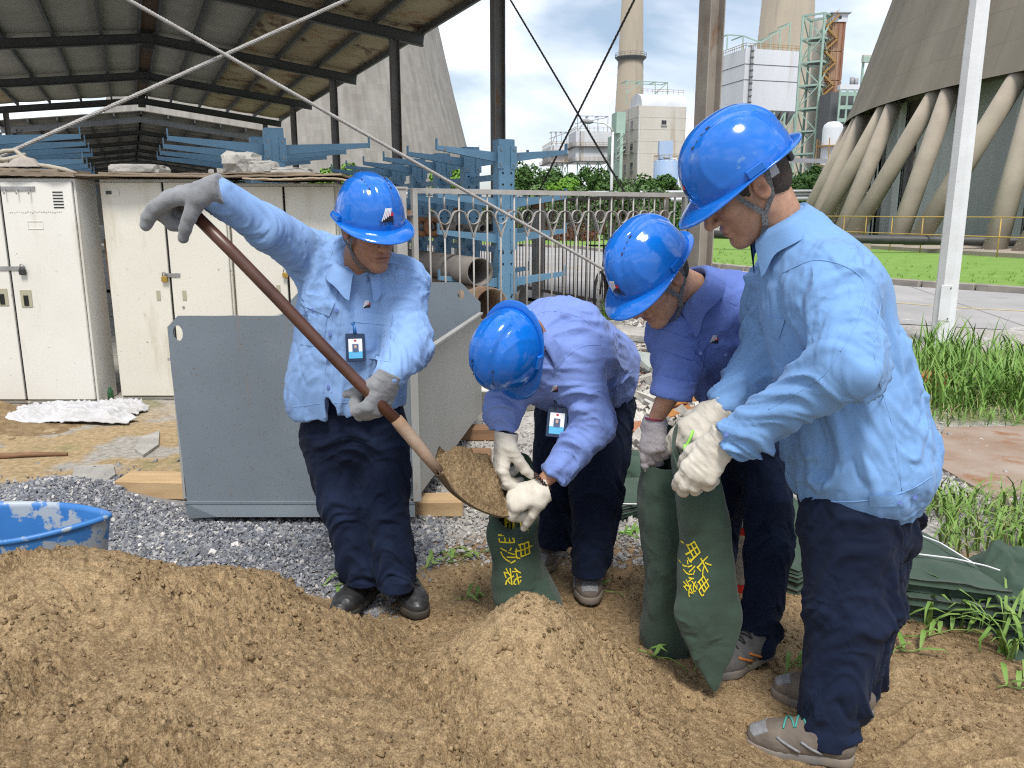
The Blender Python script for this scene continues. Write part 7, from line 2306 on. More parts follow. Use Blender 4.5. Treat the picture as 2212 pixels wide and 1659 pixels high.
long_grass('dry_stems', 'thin dry stems at the edge of the tall weeds', scatter(1990, 2250, 820, 925, 160), 0.10, 0.28, 0.004, 2, M_G3, droop=1.6)
long_grass('low_grass', 'low green grass in front of the tall weeds', scatter(1985, 2300, 850, 925, 420), 0.06, 0.2, 0.008, 3, M_G1, droop=1.2)
pts = [q for q in scatter(2030, 2300, 1088, 1205, 330)]
pts += [q for q in scatter(1960, 2100, 1080, 1120, 50)]
long_grass('cut_grass', 'cut grass lying beside the stack of green bags', pts, 0.10, 0.30, 0.010, 4, M_G2, droop=2.2)
long_grass('cut_stems', 'pale cut stems among the grass beside the bag stack', scatter(2010, 2300, 1085, 1215, 70), 0.12, 0.3, 0.004, 5, M_G3, droop=2.0)
long_grass('trampled_grass', 'trampled grass blades below the stack of green bags', scatter(1925, 2160, 1325, 1372, 60) + scatter(2150, 2260, 1400, 1440, 40), 0.12, 0.30, 0.014, 6, M_G2, droop=2.2, zf=lambda x, y: ground_z(x, y))
long_grass('fence_grass', 'weeds growing along the foot of the gate behind the rubble', scatter(1300, 1500, 690, 722, 700), 0.12, 0.42, 0.014, 7, M_G1, zf=lambda x, y: float(rub_h(x, y)))
long_grass('rack_weeds', 'weeds under the racks behind the skip', scatter(1030, 1130, 690, 740, 160), 0.1, 0.3, 0.012, 8, M_G1)
# torn stalks with leaves lying on the sand
def stalk(label, u, v, Ln, az, n, seed, size=0.07):
	r_ = np.random.RandomState(seed)
	p = G(u, v, 0.03); zz = ground_z(p.x, p.y); p = G(u, v, zz + 0.006)
	d = Vector((math.cos(az), math.sin(az), 0))
	t = thing('torn_weed', label, 'weed', p, 'torn weeds on the sand')
	pts = []
	for k in range(7):
		q = p + d * (Ln * k / 6) + Vector((-d.y, d.x, 0)) * (0.02 * math.sin(k * 1.1 + seed))
		q.z = ground_z(q.x, q.y) + 0.008 + 0.012 * math.sin(k * 0.9 + seed) ** 2
		pts.append(q)
	MB().tube(pts, 0.0022, 5).build('stem', M_G2, t)
	for k in range(n):
		q = pts[1 + k % 5]; a = az + r_.choice([-1, 1]) * r_.uniform(0.4, 1.2); L_ = size * r_.uniform(0.7, 1.5)
		dd = Vector((math.cos(a), math.sin(a), 0)); pp = Vector((-dd.y, dd.x, 0)); g = []
		for s in range(6):
			f = s / 5; wv = 0.008 * math.sin(math.pi * (0.12 + 0.86 * f))
			c_ = q + dd * (L_ * f) + Vector((0, 0, 0.03 * math.sin(math.pi * f * 0.8) * r_.uniform(0.6, 1.2)))
			g.append([c_ - pp * wv + Vector((0, 0, 0.002)), c_, c_ + pp * wv + Vector((0, 0, 0.002))])
		MB().grid(g, True).build('leaf', M_G2, t)
for i, (lb, u, v, Ln, az, n) in enumerate((
		('leafy torn weed nearest the right black shoe', 905, 1232, 0.22, 0.6, 7), ('leafy torn weed behind the black shoes', 930, 1205, 0.26, 0.2, 8), ('torn weed left of the left black shoe', 690, 1272, 0.15, 0.4, 5),
		('small torn sprig on the sand between heap and bag', 985, 1300, 0.12, 0.3, 4), ('second leafy weed left of the left black shoe', 720, 1300, 0.12, 1.0, 4), ('grass blade by the foot of the standing bag', 1375, 1425, 0.16, 0.05, 2),
		('torn weed between the front bag and grey shoe', 1490, 1440, 0.14, 0.5, 5), ('torn weed beyond the standing bag in the middle', 1330, 1165, 0.15, 0.3, 4), ('curled torn leaf on the sand at the right', 1935, 1415, 0.15, 0.5, 4),
		('torn weed at the right edge of the sand', 2165, 1500, 0.16, 0.4, 6), ('long torn blade behind the brown shoe', 1275, 1270, 0.14, -0.6, 2), ('thin torn weed right of the tallest man', 1945, 1375, 0.30, 0.1, 5),
		('torn weed below the stack of bags', 2005, 1340, 0.3, -0.1, 6), ('torn sprig lying behind the tallest man heel', 1690, 1455, 0.14, 0.3, 4))):
	stalk(lb, u, v, Ln, az, n, 200 + i)
# ================================================================== THE FOUR MEN
def cloth(name, c, wr=0.25):
	return mat(name, c, tuple(q * 0.86 for q in c), 3.0, 0.85, bump=0.62, bscale=9.5, bdist=0.011, stretch=(1, 1, 0.7), sheen=0.1, world=True, spec=0.15, detail=8, bumptype='crease')
M_SHIRT = [cloth('washed blue shirt', (0.225, 0.37, 0.65)), cloth('violet blue shirt', (0.185, 0.27, 0.60)), cloth('deep blue shirt', (0.115, 0.18, 0.48)), cloth('sky blue shirt', (0.18, 0.34, 0.62))]
M_TROU = mat('navy trousers', (0.006, 0.010, 0.026), (0.009, 0.016, 0.040), 2.5, 0.88, bump=0.75, bscale=8, bdist=0.010, sheen=0.03, bumptype='crease', world=True, spec=0.15)
M_HELM = mat('blue helmet plastic', (0.004, 0.135, 0.56), (0.004, 0.125, 0.51), 7, 0.15, coat=0.5, bump=0.02, bscale=9, rvar=0.05, spots=((0.09, 0.23, 0.52), 34, 0.655, 0.71), rnd=0.06)
M_HELMI = mat('helmet lining', (0.03, 0.04, 0.07), rough=0.7)
M_STRAP = mat('grey webbing', (0.16, 0.165, 0.17), (0.05, 0.05, 0.055), 240, 0.85)
M_HAIR = mat('short black hair', (0.012, 0.010, 0.009), (0.03, 0.025, 0.022), 160, 0.7, bump=0.8, bscale=260, bdist=0.003)
M_HAIRS = mat('shaved hair', (0.055, 0.036, 0.026), (0.022, 0.016, 0.013), 120, 0.8, bump=0.5, bscale=300, bdist=0.002)
M_LEATH = mat('off-white work glove', (0.60, 0.56, 0.48), (0.47, 0.43, 0.36), 14, 0.85, bump=0.35, bscale=40, bdist=0.004, spots=((0.33, 0.28, 0.22), 9, 0.66, 0.76))
M_GREYG = mat('grey fleece glove', (0.22, 0.225, 0.235), (0.15, 0.155, 0.165), 12, 0.95, bump=0.5, bscale=130, bdist=0.003, sheen=0.3, spots=((0.16, 0.22, 0.18), 9, 0.60, 0.70))
M_KNIT = mat('knitted cotton glove', (0.44, 0.41, 0.42), (0.36, 0.33, 0.34), 30, 0.95, bump=1.0, bscale=190, bdist=0.003, stretch=(1, 1, 0.5))
M_BLK = mat('black shoe leather', (0.012, 0.012, 0.013), (0.03, 0.03, 0.032), 10, 0.38, bump=0.2, bscale=60)
M_SOLE = mat('black rubber sole', (0.02, 0.02, 0.02), (0.05, 0.042, 0.032), 14, 0.85)
M_SUED = mat('brown grey suede', (0.16, 0.13, 0.10), (0.11, 0.09, 0.075), 14, 0.9, bump=0.3, bscale=120)
M_MESHG = mat('grey shoe mesh', (0.24, 0.24, 0.25), (0.16, 0.16, 0.17), 90, 0.85)
M_SOLEG = mat('grey rubber sole', (0.14, 0.135, 0.13), (0.2, 0.16, 0.12), 12, 0.85)
M_LACE = mat('dark laces', (0.02, 0.022, 0.022), rough=0.8)
M_BTN = mat('blue buttons', (0.10, 0.15, 0.42), rough=0.4)
M_LRED, M_LBLK, M_LWHT = mat('emblem red', (0.5, 0.02, 0.03), rough=0.5), mat('emblem black', (0.012, 0.012, 0.015), rough=0.5), mat('emblem white', (0.75, 0.76, 0.78), rough=0.5)
M_NAVYP = mat('navy badge holder', (0.012, 0.03, 0.075), rough=0.45)
def pv(q): return D(*q)
def pc(a, b, ra, rb, flat=None, k=0.035, fold=None):
	A, B = pv(a), pv(b)
	return cone(A, B, ra * a[2] / FP, rb * b[2] / FP, flat, k, fold)
SLV = dict(ks=13, kp=0.26, tw=0.9, amp=0.015)
TOR = dict(ks=2.6, kp=1.7, tw=0.9, amp=0.011)
LEG = dict(ks=8.0, kp=0.35, tw=1.2, amp=0.014, env=[(0, 0.9), (0.35, 0.55), (0.8, 1.0), (1, 1.1)])
SHN = dict(ks=8.0, kp=0.35, tw=1.2, amp=0.014, env=[(0, 1.1), (0.35, 0.5), (0.75, 0.9), (0.88, 1.1), (0.96, 0.15), (1, 0.0)])
def garment(name, prims, planes, m, parent, seed, res=0.0058, gain=1.0, extra=None):
	V, Fq = surface(prims, res, planes, extra=extra)
	V = relax(V, Fq, 1, 0.4)
	V = folds(V, vnormals(V, Fq), prims, seed, gain)
	o = link_mesh(name, np_mesh(name, V, Fq, m, True, LOC[parent.name]), None, parent)
	return o, bvh_of(V, Fq), V
def basis(f, u):
	f = Vector(f).normalized(); u = Vector(u); u = (u - f * u.dot(f)).normalized()
	return f, u.cross(f).normalized(), u          # forward, left side, up
def head(parent, c, f, u, neck, skin, hairm, extra_prims=(), glasses=False, sc=1.0):
	c = Vector(c); f, s, u = basis(f, u)
	P = lambda a, b, d: c + (f * a + s * b + u * d) * sc
	ax = np.array([f, s, u])
	E = lambda a, b, d, r, k=0.02: ell(P(a, b, d), ax, [q * sc for q in r], k)
	pr = [E(-0.006, 0, 0.045, (0.097, 0.076, 0.093)), E(0.034, 0, -0.03, (0.064, 0.061, 0.085), 0.03)]
	for g in (-1, 1):
		pr += [cone(P(0.0, g * 0.045, -0.05), P(0.07, g * 0.012, -0.097), 0.023, 0.019, k=0.025), E(0.064, g * 0.04, -0.012, (0.024, 0.021, 0.02), 0.02)]
	pr += [E(0.08, 0, -0.098, (0.02, 0.021, 0.019), 0.02), cone(P(0.09, -0.033, 0.034), P(0.09, 0.033, 0.034), 0.014, 0.014, k=0.018),
		   cone(P(0.098, 0, 0.018), P(0.120, 0, -0.026), 0.0085, 0.0135, k=0.012)]
	for g in (-1, 1):
		pr += [E(0.107, g * 0.0135, -0.029, (0.011, 0.008, 0.008), 0.008), sub(E(0.104, g * 0.032, 0.012, (0.013, 0.018, 0.011), 0.01)), E(0.085, g * 0.032, 0.011, (0.0125, 0.0155, 0.0105), 0.005),
			   E(-0.012, g * 0.079, 0.0, (0.020, 0.009, 0.032), 0.006), sub(E(-0.006, g * 0.088, 0.0, (0.011, 0.0065, 0.018), 0.006))]
	pr += [cone(P(0.096, -0.017, -0.055), P(0.096, 0.017, -0.055), 0.0085, 0.0085, k=0.008), cone(P(0.094, -0.015, -0.069), P(0.094, 0.015, -0.069), 0.009, 0.009, k=0.008), sub(cone(P(0.107, -0.022, -0.062), P(0.107, 0.022, -0.062), 0.0035, 0.0035, k=0.003))]
	nb = Vector(neck)
	pr += [cone(P(-0.03, 0, -0.045), nb, 0.056, 0.064, k=0.03)]
	V, Fq = surface(pr, 0.0034 * sc)
	parts_V, parts_F = [V], [Fq]
	off = len(V)
	cols = np.tile(np.array(skin), (len(V), 1))
	q = (V - np.array(c)) @ ax.T / sc
	def paint(w, colr):
		w = np.clip(w, 0, 1)[:, None]; cols[:] = cols * (1 - w) + np.array(colr) * w
	lip = np.exp(-((q[:, 2] + 0.062) / 0.010) ** 2 - (q[:, 1] / 0.022) ** 2) * (q[:, 0] > 0.075); paint(lip * 0.65, [skin[0] * 0.85, skin[1] * 0.5, skin[2] * 0.5])
	paint(np.exp(-((q[:, 2] + 0.0618) / 0.0022) ** 2 - (q[:, 1] / 0.021) ** 4) * (q[:, 0] > 0.08) * 0.9, [0.03, 0.012, 0.01])
	brow = np.exp(-((q[:, 2] - 0.036) / 0.006) ** 2 - ((np.abs(q[:, 1]) - 0.034) / 0.017) ** 4) * (q[:, 0] > 0.06); paint(brow * 0.85, [0.02, 0.014, 0.011])
	lash = np.exp(-((q[:, 2] - 0.007) / 0.0022) ** 2 - ((np.abs(q[:, 1]) - 0.032) / 0.014) ** 4) * (q[:, 0] > 0.07); paint(lash * 0.85, [0.02, 0.012, 0.01])
	ear = np.exp(-((np.abs(q[:, 1]) - 0.084) / 0.008) ** 2) * (np.abs(q[:, 0] + 0.01) < 0.03); paint(ear * 0.3, [skin[0] * 1.05, skin[1] * 0.72, skin[2] * 0.65])
	paint(np.exp(-((q[:, 0] + 0.006) ** 2 + (q[:, 2]) ** 2) / 0.00012) * (np.abs(q[:, 1]) > 0.07) * 0.55, [skin[0] * 0.35, skin[1] * 0.25, skin[2] * 0.22])
	jawsh = np.exp(-((q[:, 2] + 0.085) / 0.03) ** 2) * (q[:, 0] > 0.03); paint(jawsh * 0.12, [0.08, 0.06, 0.05])
	cols *= (1 + 0.10 * fbm(V * 60, 2))[:, None]
	arms = []
	for ep in extra_prims:
		v2, f2 = surface(ep, 0.005)
		me = np_mesh('forearm', v2, f2, MATS.get('skin'), True, LOC[parent.name]); arms.append(me)
		set_cols(me, np.array(skin) * 1.05 * (1 + 0.08 * fbm(v2 * 40, 2))[:, None]); link_mesh('forearm', me, None, parent)
	Va, Fa = np.concatenate(parts_V), np.concatenate(parts_F)
	m = mat('skin', (1, 1, 1), (0.86, 0.82, 0.8), 60, 0.5, attr='col', bump=0.15, bscale=220, bdist=0.002, sss=0.12, spec=0.4)
	me = np_mesh('body', Va, Fa, m, True, LOC[parent.name]); set_cols(me, np.clip(cols, 0.005, 1))
	link_mesh('body', me, None, parent)
	for q in arms:
		if not q.materials: q.materials.append(m)
		else: q.materials[0] = m
	# hair below the helmet
	hp = [E(-0.007, 0, 0.040, (0.1005, 0.0795, 0.097)), E(-0.045, 0, -0.015, (0.056, 0.066, 0.055), 0.03)]
	def cut(Pq, d):
		l = (Pq - _v(c)) @ _v(ax).T / sc
		e = np.maximum(-0.012 + (l[:, 0] - 0.03) * 0.46 - l[:, 2], l[:, 0] - 0.040 - 0.5 * np.maximum(l[:, 2], 0))
		er = 0.026 - np.sqrt((l[:, 0] + 0.012) ** 2 + (l[:, 2] * 0.75) ** 2)
		return np.maximum(np.maximum(d, e), er)
	V, Fq = surface(hp, 0.004, extra=cut)
	V = V + vnormals(V, Fq) * (0.0015 * perlin(V * 170))[:, None]
	link_mesh('hair', np_mesh('hair', V, Fq, hairm, True, LOC[parent.name]), None, parent)
	hb = bvh_of(Va, Fa)
	helmet(parent, P, f, s, u, sc)
	if glasses:
		g = MB()
		for e in (-1, 1):
			g.tube([P(0.112, e * 0.012, 0.016), P(0.115, e * 0.02, 0.024), P(0.112, e * 0.048, 0.024), P(0.106, e * 0.058, 0.018), P(0.108, e * 0.05, -0.004), P(0.114, e * 0.025, -0.006), P(0.112, e * 0.012, 0.016)], 0.0022, 5)
			g.tube([P(0.104, e * 0.06, 0.02), P(0.05, e * 0.08, 0.018), P(-0.005, e * 0.086, 0.022)], 0.002, 5)
		g.tube([P(0.112, -0.012, 0.016), P(0.117, 0, 0.019), P(0.112, 0.012, 0.016)], 0.002, 5)
		o = g.build('glasses_frame', M_BLACKM, parent)
		for e in (-1, 1): MB().add([P(0.113, e * 0.014, 0.018), P(0.114, e * 0.048, 0.022), P(0.107, e * 0.055, 0.014), P(0.109, e * 0.048, -0.003), P(0.114, e * 0.024, -0.005)], [(0, 1, 2, 3, 4)]).build('lens', mat('glass lens', (0.25, 0.27, 0.3), rough=0.05), o)
	return P
def helmet(parent, P, f, s, u, sc):
	NA, NE = 96, 30
	rim = 0.036
	def dome(a, ph, off=0.0):
		ca, sa = math.cos(a), math.sin(a)
		r_ = math.cos(ph) ** 0.78; h = math.sin(ph) ** 0.92
		x, y = 0.130 * ca * r_ - 0.006, 0.109 * sa * r_
		z = rim + 0.143 * h
		e = abs(y)
		d = 0.0065 * math.exp(-(e / 0.030) ** 6) * min(1, h * 2.2) * (1.0 if ca > -0.2 or h > 0.4 else 0.6)       # centre ridge
		d += 0.0022 * math.exp(-((e - (0.052 + 0.045 * (1 - h) ** 1.2)) / 0.0035) ** 2) * (h > 0.12)      # side rib
		d -= 0.0024 * math.exp(-((e - 0.036) / 0.0045) ** 2) * (h > 0.55)
		d += 0.0016 * math.exp(-((h - 0.12) / 0.02) ** 2)
		nx, ny, nz = ca * r_, sa * r_ * 1.1, h
		l = math.sqrt(nx * nx + ny * ny + nz * nz) + 1e-9
		d += off
		return P(x + nx / l * d, y + ny / l * d, z + nz / l * d)
	g = [[dome(2 * math.pi * i / NA, math.pi / 2 * j / NE * 0.9999) for i in range(NA + 1)] for j in range(NE + 1)]
	mb = MB(); mb.grid(g, True)
	shell = mb.build('helmet', M_HELM, parent)
	gi = [[dome(2 * math.pi * i / 48, math.pi / 2 * j / 12 * 0.999, -0.005) for i in range(49)] for j in range(13)]
	MB().grid(gi, True, flip=True).build('helmet_lining', M_HELMI, shell)
	def brim(a, t, dz):
		ca, sa = math.cos(a), math.sin(a)
		w = 0.011 + 0.043 * max(0, ca) ** 1.3 + 0.012 * max(0, -ca) ** 2
		l = math.sqrt(ca * ca + sa * sa)
		x, y = 0.130 * ca - 0.006 + ca * w * t, 0.109 * sa + sa * w * t
		return P(x, y, rim - 0.004 * t - 0.016 * max(0, ca) ** 1.5 * t * t * 1.1 + 0.006 * abs(sa) ** 2 * t + dz)
	rows = [(-0.02, 0.001), (0.0, 0.0015), (0.4, 0.0005), (0.85, 0.0), (1.0, -0.0005), (1.03, -0.0025), (1.0, -0.0045), (0.6, -0.004), (0.0, -0.0035)]
	MB().grid([[brim(2 * math.pi * i / NA, t, dz) for i in range(NA + 1)] for t, dz in rows], True, flip=True).build('brim', M_HELM, shell)
	# side lugs, vents, chin strap, cradle
	for g_ in (-1, 1):
		MB().bbox(P(-0.012, g_ * 0.114, rim + 0.012), (0.044 * sc, 0.010 * sc, 0.020 * sc), 0.002, M=Matrix((f, s, u)).transposed()).build('side_lug', M_HELM, shell)
		for k in range(4):
			a0 = P(0.060 - 0.016 * k, g_ * (0.0375 + 0.001 * k), rim + 0.120 + 0.0055 * k)
			MB().bbox(a0, (0.011 * sc, 0.0022 * sc, 0.007 * sc), 0.0006, M=Matrix((f, s, u)).transposed()).build('vent_slot', M_HELMI, shell)
		def web(pts, w):
			gg = []
			for i, q in enumerate(pts):
				t_ = (pts[min(i + 1, len(pts) - 1)] - pts[max(i - 1, 0)]).normalized()
				wd = t_.cross(s * g_).normalized() * w / 2
				gg.append([q - wd, q + wd, q + wd - s * g_ * 0.0015, q - wd - s * g_ * 0.0015, q - wd])
			return MB().grid(gg, False)
		web([P(0.052, g_ * 0.080, 0.045), P(0.040, g_ * 0.0815, 0.0), P(0.020, g_ * 0.077, -0.042), P(0.014, g_ * 0.072, -0.058)], 0.013).build('chin_strap', M_STRAP, shell)
		web([P(-0.046, g_ * 0.080, 0.045), P(-0.034, g_ * 0.088, 0.012), P(-0.022, g_ * 0.082, -0.03), P(0.010, g_ * 0.073, -0.058)], 0.012).build('chin_strap', M_STRAP, shell)
		web([P(0.012, g_ * 0.0735, -0.052), P(0.024, g_ * 0.068, -0.085), P(0.042, g_ * 0.046, -0.112), P(0.055, g_ * 0.018, -0.126), P(0.058, 0, -0.128)], 0.015).build('chin_strap', M_STRAP, shell)
	pts = [P(-0.102 * math.cos(a), 0.083 * math.sin(a), 0.018 - 0.012 * math.cos(a)) for a in [math.pi * (i / 12 - 0.5) * 0.95 for i in range(13)]]
	gg = [[q - u * 0.013, q + u * 0.016, q + u * 0.016 - f * 0.004, q - u * 0.013 - f * 0.004, q - u * 0.013] for q in pts]
	MB().grid(gg, False).build('head_band', mat('grey cradle plastic', (0.30, 0.31, 0.33), rough=0.5), shell)
	MB().bbox(P(-0.112, 0, 0.004), (0.018, 0.05, 0.03), 0.006, M=Matrix((f, s, u)).transposed()).build('ratchet_knob', M_BLACKM, shell)
	# emblem and lettering on the front
	V = [tuple(p) for r_ in g for p in r_]
	bv = BVHTree.FromPolygons(V, [(j * (NA + 1) + i, j * (NA + 1) + i + 1, (j + 1) * (NA + 1) + i + 1, (j + 1) * (NA + 1) + i) for j in range(NE) for i in range(NA)])
	emblem(shell, bv, P(0.14, 0, rim + 0.060), s, (u * 0.9 - f * 0.42).normalized(), 0.040)
	tx = (s, (u * 0.95 - f * 0.3).normalized())
	for txt, h, sz in (('浙能长电', 0.030, 0.013), ('ZHE NENG CHANG DIAN', 0.0385, 0.0048)):
		V2, F2 = text_mesh(txt, sz)
		if len(V2): MB().add(project(bv, P(0.14, 0, rim + h), tx[0], tx[1], [(p[0], p[1]) for p in V2], 0.0008, 0.1), F2, False).build('lettering', M_LBLK, shell)
def emblem(parent, bv, o, xa, ya, w):
	"""square mark: white slanting stripes above, red and black wedge below"""
	def poly(pts, m, off, name):
		n = 5
		mb = MB()
		a, b, c_, d = [Vector((*p, 0)) for p in pts]
		g = []
		for i in range(n + 1):
			r_ = []
			for j in range(n + 1):
				p = a.lerp(b, j / n).lerp(d.lerp(c_, j / n), i / n); r_.append((p.x * w, p.y * w))
			g.append(project(bv, o, xa, ya, r_, off, 0.1))
		mb.grid(g, False); mb.build(name, m, parent)
	poly([(-0.45, -0.5), (0.5, -0.5), (0.5, -0.08), (-0.2, -0.08)], M_LBLK, 0.0012, 'emblem_black')
	poly([(-0.25, -0.08), (0.5, -0.08), (0.5, 0.18), (-0.05, 0.18)], M_LRED, 0.0013, 'emblem_red')
	for k in range(5):
		x = -0.5 + 0.16 * k
		poly([(x, -0.42 + 0.09 * k), (x + 0.09, -0.42 + 0.09 * k), (x + 0.42 - 0.05 * k, 0.5), (x + 0.33 - 0.05 * k, 0.5)], M_LWHT, 0.0016, 'emblem_stripe')
def glove(parent, wrist, F, N, curls, m, side=1, sc=1.0, thumb=(0.5, 0.5), cuff=0.05, seed=1.0, name='glove', spread=0.0, cr=0.048, fat=1.06):
	"""side: +1 when the thumb lies towards F x N"""
	F = Vector(F).normalized(); N = Vector(N); N = (N - F * N.dot(F)).normalized(); S_ = F.cross(N) * side
	w = Vector(wrist)
	P = lambda a, b, d: w + (F * a + S_ * b + N * d) * sc
	pr = [cone(P(-cuff - 0.02, 0, 0), P(0.012, 0, 0), cr * sc, 0.034 * sc, (N, 0.85), 0.02)]
	offs = [0.031, 0.0105, -0.0105, -0.031]; lens = [(0.040, 0.027, 0.021), (0.045, 0.030, 0.022), (0.042, 0.028, 0.021), (0.033, 0.022, 0.019)]
	kn = [0.092, 0.097, 0.091, 0.080]
	for o in range(4):
		b = P(kn[o], offs[o], 0.0)
		pr.append(cone(P(0.01, offs[o] * 0.55, 0.0), b, 0.021 * sc, 0.0165 * sc, None, 0.014))
		ang, q = 0.0, b
		r_ = [q_ * fat for q_ in (0.0138, 0.0130, 0.0122, 0.0112)]
		cu = curls[o]
		for j in range(3):
			ang += cu[j]
			d = F * math.cos(ang) + N * math.sin(ang) + S_ * (spread * (1.5 - o) * 0.16)
			e = q + d.normalized() * lens[o][j] * sc
			pr.append(cone(q, e, r_[j] * sc, r_[j + 1] * sc, None, 0.005)); q = e
	t0 = P(0.022, 0.030, 0.008); a, b = thumb
	d1 = (F * 0.75 + S_ * a + N * b).normalized(); t1 = t0 + d1 * 0.048 * sc
	d2 = (F * 0.85 + S_ * (a * 0.2) + N * (b * 1.3)).normalized(); t2 = t1 + d2 * 0.034 * sc; t3 = t2 + (d2 + N * 0.3).normalized() * 0.026 * sc
	pr += [cone(P(0.0, 0.012, 0.004), t0, 0.024 * sc, 0.021 * sc, None, 0.016), cone(t0, t1, 0.020 * sc, 0.0158 * sc, None, 0.012), cone(t1, t2, 0.0155 * sc, 0.0135 * sc, None, 0.006), cone(t2, t3, 0.0135 * sc, 0.0105 * sc, None, 0.006)]
	V, Fq = surface(pr, 0.0034 * sc, [(-F, P(-cuff, 0, 0))], pad=0.012)
	Nn = vnormals(V, Fq)
	l = (V - np.array(w)) @ np.array(F)
	wr = ridged(np.stack([l * 34, (V @ np.array(S_)) * 13, (V @ np.array(N)) * 13 + seed], 1), 2)
	V = V + Nn * (0.0019 * wr * sc + 0.0012 * perlin(V * 45 + seed))[:, None]
	return link_mesh(name, np_mesh(name, V, Fq, m, True, LOC[parent.name]), None, parent)
CURL = lambda a, b, c: [(a, b, c)] * 4
def shoe(parent, heel, toe, up_m, sole_m, trim=None, lace=M_LACE, L=0.285):
	"""heel and toe: ground points"""
	h, t = Vector(heel), Vector(toe)
	d = (t - h); d.z = 0; d.normalize(); s = Vector((-d.y, d.x, 0)); u = Vector((0, 0, 1))
	P = lambda a, b, c_: h + d * a * L + s * b + u * c_
	pr = [cone(P(0.13, 0, 0.050), P(0.45, 0, 0.056), 0.036, 0.041, (s, 0.92), 0.03), cone(P(0.45, 0, 0.050), P(0.70, -0.0, 0.042), 0.043, 0.046, (u, 0.85), 0.03), cone(P(0.70, 0, 0.042), P(0.86, 0.0, 0.036), 0.045, 0.036, (u, 0.8), 0.03), cone(P(0.17, 0, 0.06), P(0.20, 0, 0.085), 0.038, 0.036, None, 0.03), cone(P(0.30, 0, 0.080), P(0.55, 0, 0.068), 0.030, 0.026, None, 0.03)]
	V, Fq = surface(pr, 0.005, [((0, 0, -1), P(0, 0, 0.018))])
	V = V + vnormals(V, Fq) * (0.0012 * ridged(V * 40, 2))[:, None]
	o = link_mesh('shoe', np_mesh('shoe', V, Fq, up_m, True, LOC[parent.name]), None, parent)
	bv = bvh_of(V, Fq)
	sp = [cone(P(0.13, 0, 0.016), P(0.45, 0, 0.016), 0.040, 0.040, None, 0.02), cone(P(0.45, 0, 0.016), P(0.72, 0, 0.016), 0.040, 0.051, None, 0.02), cone(P(0.72, 0, 0.016), P(0.86, 0, 0.018), 0.050, 0.042, None, 0.02)]
	V, Fq = surface(sp, 0.005, [((0, 0, -1), P(0, 0, 0.001)), ((0, 0, 1), P(0, 0, 0.031))])
	link_mesh('sole', np_mesh('sole', V, Fq, sole_m, True, LOC[parent.name]), None, o)
	for k in range(5):
		a = 0.42 + 0.055 * k
		pts = project(bv, P(a, 0, 0.2), s, -d, [(q * 0.026, 0.006 * (1 if k % 2 else -1) * q) for q in (-1, -0.5, 0, 0.5, 1)], 0.003, 0.2)
		MB().tube(pts, 0.0026, 5).build('lace', lace, o)
	if trim:
		for w, a0, a1, mm in trim:
			for g in (-1, 1):
				pts2 = []
				n = s * g
				pts_ = project(bv, P((a0 + a1) / 2, g * 0.1, 0.055), d * -g, u, [((q - 0.5) * (a1 - a0) * L, w * (1 - 2 * q) * 0.5) for q in (0, 0.25, 0.5, 0.75, 1)], 0.002, 0.1)
				MB().tube(pts_, 0.004, 5).build('trim', mm, o)
		# toe cap
		pt = patch(bv, P(0.86, 0, 0.06), s, -(d * 0.5 - u * 0.8), 0.06, 0.04, 0.0005, 0.0015)
		pt.build('toe_cap', trim[0][3], o)
	return o
def collar(parent, nb, axis, front, m, r0=0.066, r1=0.090, h=0.036, gap=0.30, drop=0.034):
	n = Vector(axis).normalized(); fr = Vector(front); fr = (fr - n * fr.dot(n)).normalized(); sd = n.cross(fr)
	nb = Vector(nb)
	g = [[], [], [], [], []]
	K = 48
	for i in range(K + 1):
		q = i / K; a = gap + (2 * math.pi - 2 * gap) * q
		d = fr * math.cos(a) + sd * math.sin(a)
		pt = math.exp(-((min(q, 1 - q)) / 0.06) ** 2)
		w = 0.004 * math.sin(a * 5)
		hh = h * (1 - 0.35 * pt)
		g[0].append(nb + d * (r0 - 0.002) - n * 0.02); g[1].append(nb + d * r0 + n * hh * 0.8); g[2].append(nb + d * (r0 + 0.006 + w * 0.3) + n * hh); g[3].append(nb + d * ((r0 + r1) / 2 + w) + n * (hh * 0.55)); g[4].append(nb + d * (r1 + w + 0.012 * pt) - n * (drop * (0.35 + 0.9 * pt)))
	g2 = [[p - n * 0.0 for p in r_] for r_ in g]
	mb = MB(); mb.grid(g, True)
	# underside layer gives the cloth a thickness
	g3 = [g[4], [p - (p - nb).normalized() * 0.004 - n * 0.001 for p in g[4]], [p - (p - nb).normalized() * 0.004 - n * 0.003 for p in g[3]], [p - n * 0.004 for p in g[2]]]
	mb.grid(g3, True)
	return mb.build('collar', m, parent)
def seam(bv, pts, m, name, parent, w=0.005, view=None, off=-0.0006):
	"""raised stitched seam: a thin strip laid on the cloth along a line seen from the camera side"""
	out = []
	cam_p = Vector((0, 0, CAM_H))
	P = [Vector(p) for p in pts]
	sm = []
	E_ = [P[0]] + P + [P[-1]]
	for i in range(1, len(E_) - 2):
		p0, q1, q2, p3 = E_[i - 1:i + 3]
		for k in range(10):
			t = k / 10; sm.append(0.5 * (2 * q1 + (q2 - p0) * t + (2 * p0 - 5 * q1 + 4 * q2 - p3) * t * t + (3 * q1 - p0 - 3 * q2 + p3) * t ** 3))
	sm.append(P[-1])
	for p in sm:
		d = (p - cam_p).normalized() if view is None else Vector(view).normalized()
		h = bv.ray_cast(p - d * 0.5, d, 1.0)
		if h[0] is not None: out.append(h[0] - d * off)
	if len(out) > 2: MB().tube(out, w * 0.42, 5).build(name, m, parent)
def vdir(p):
	return (Vector(p) - Vector((0, 0, CAM_H))).normalized()
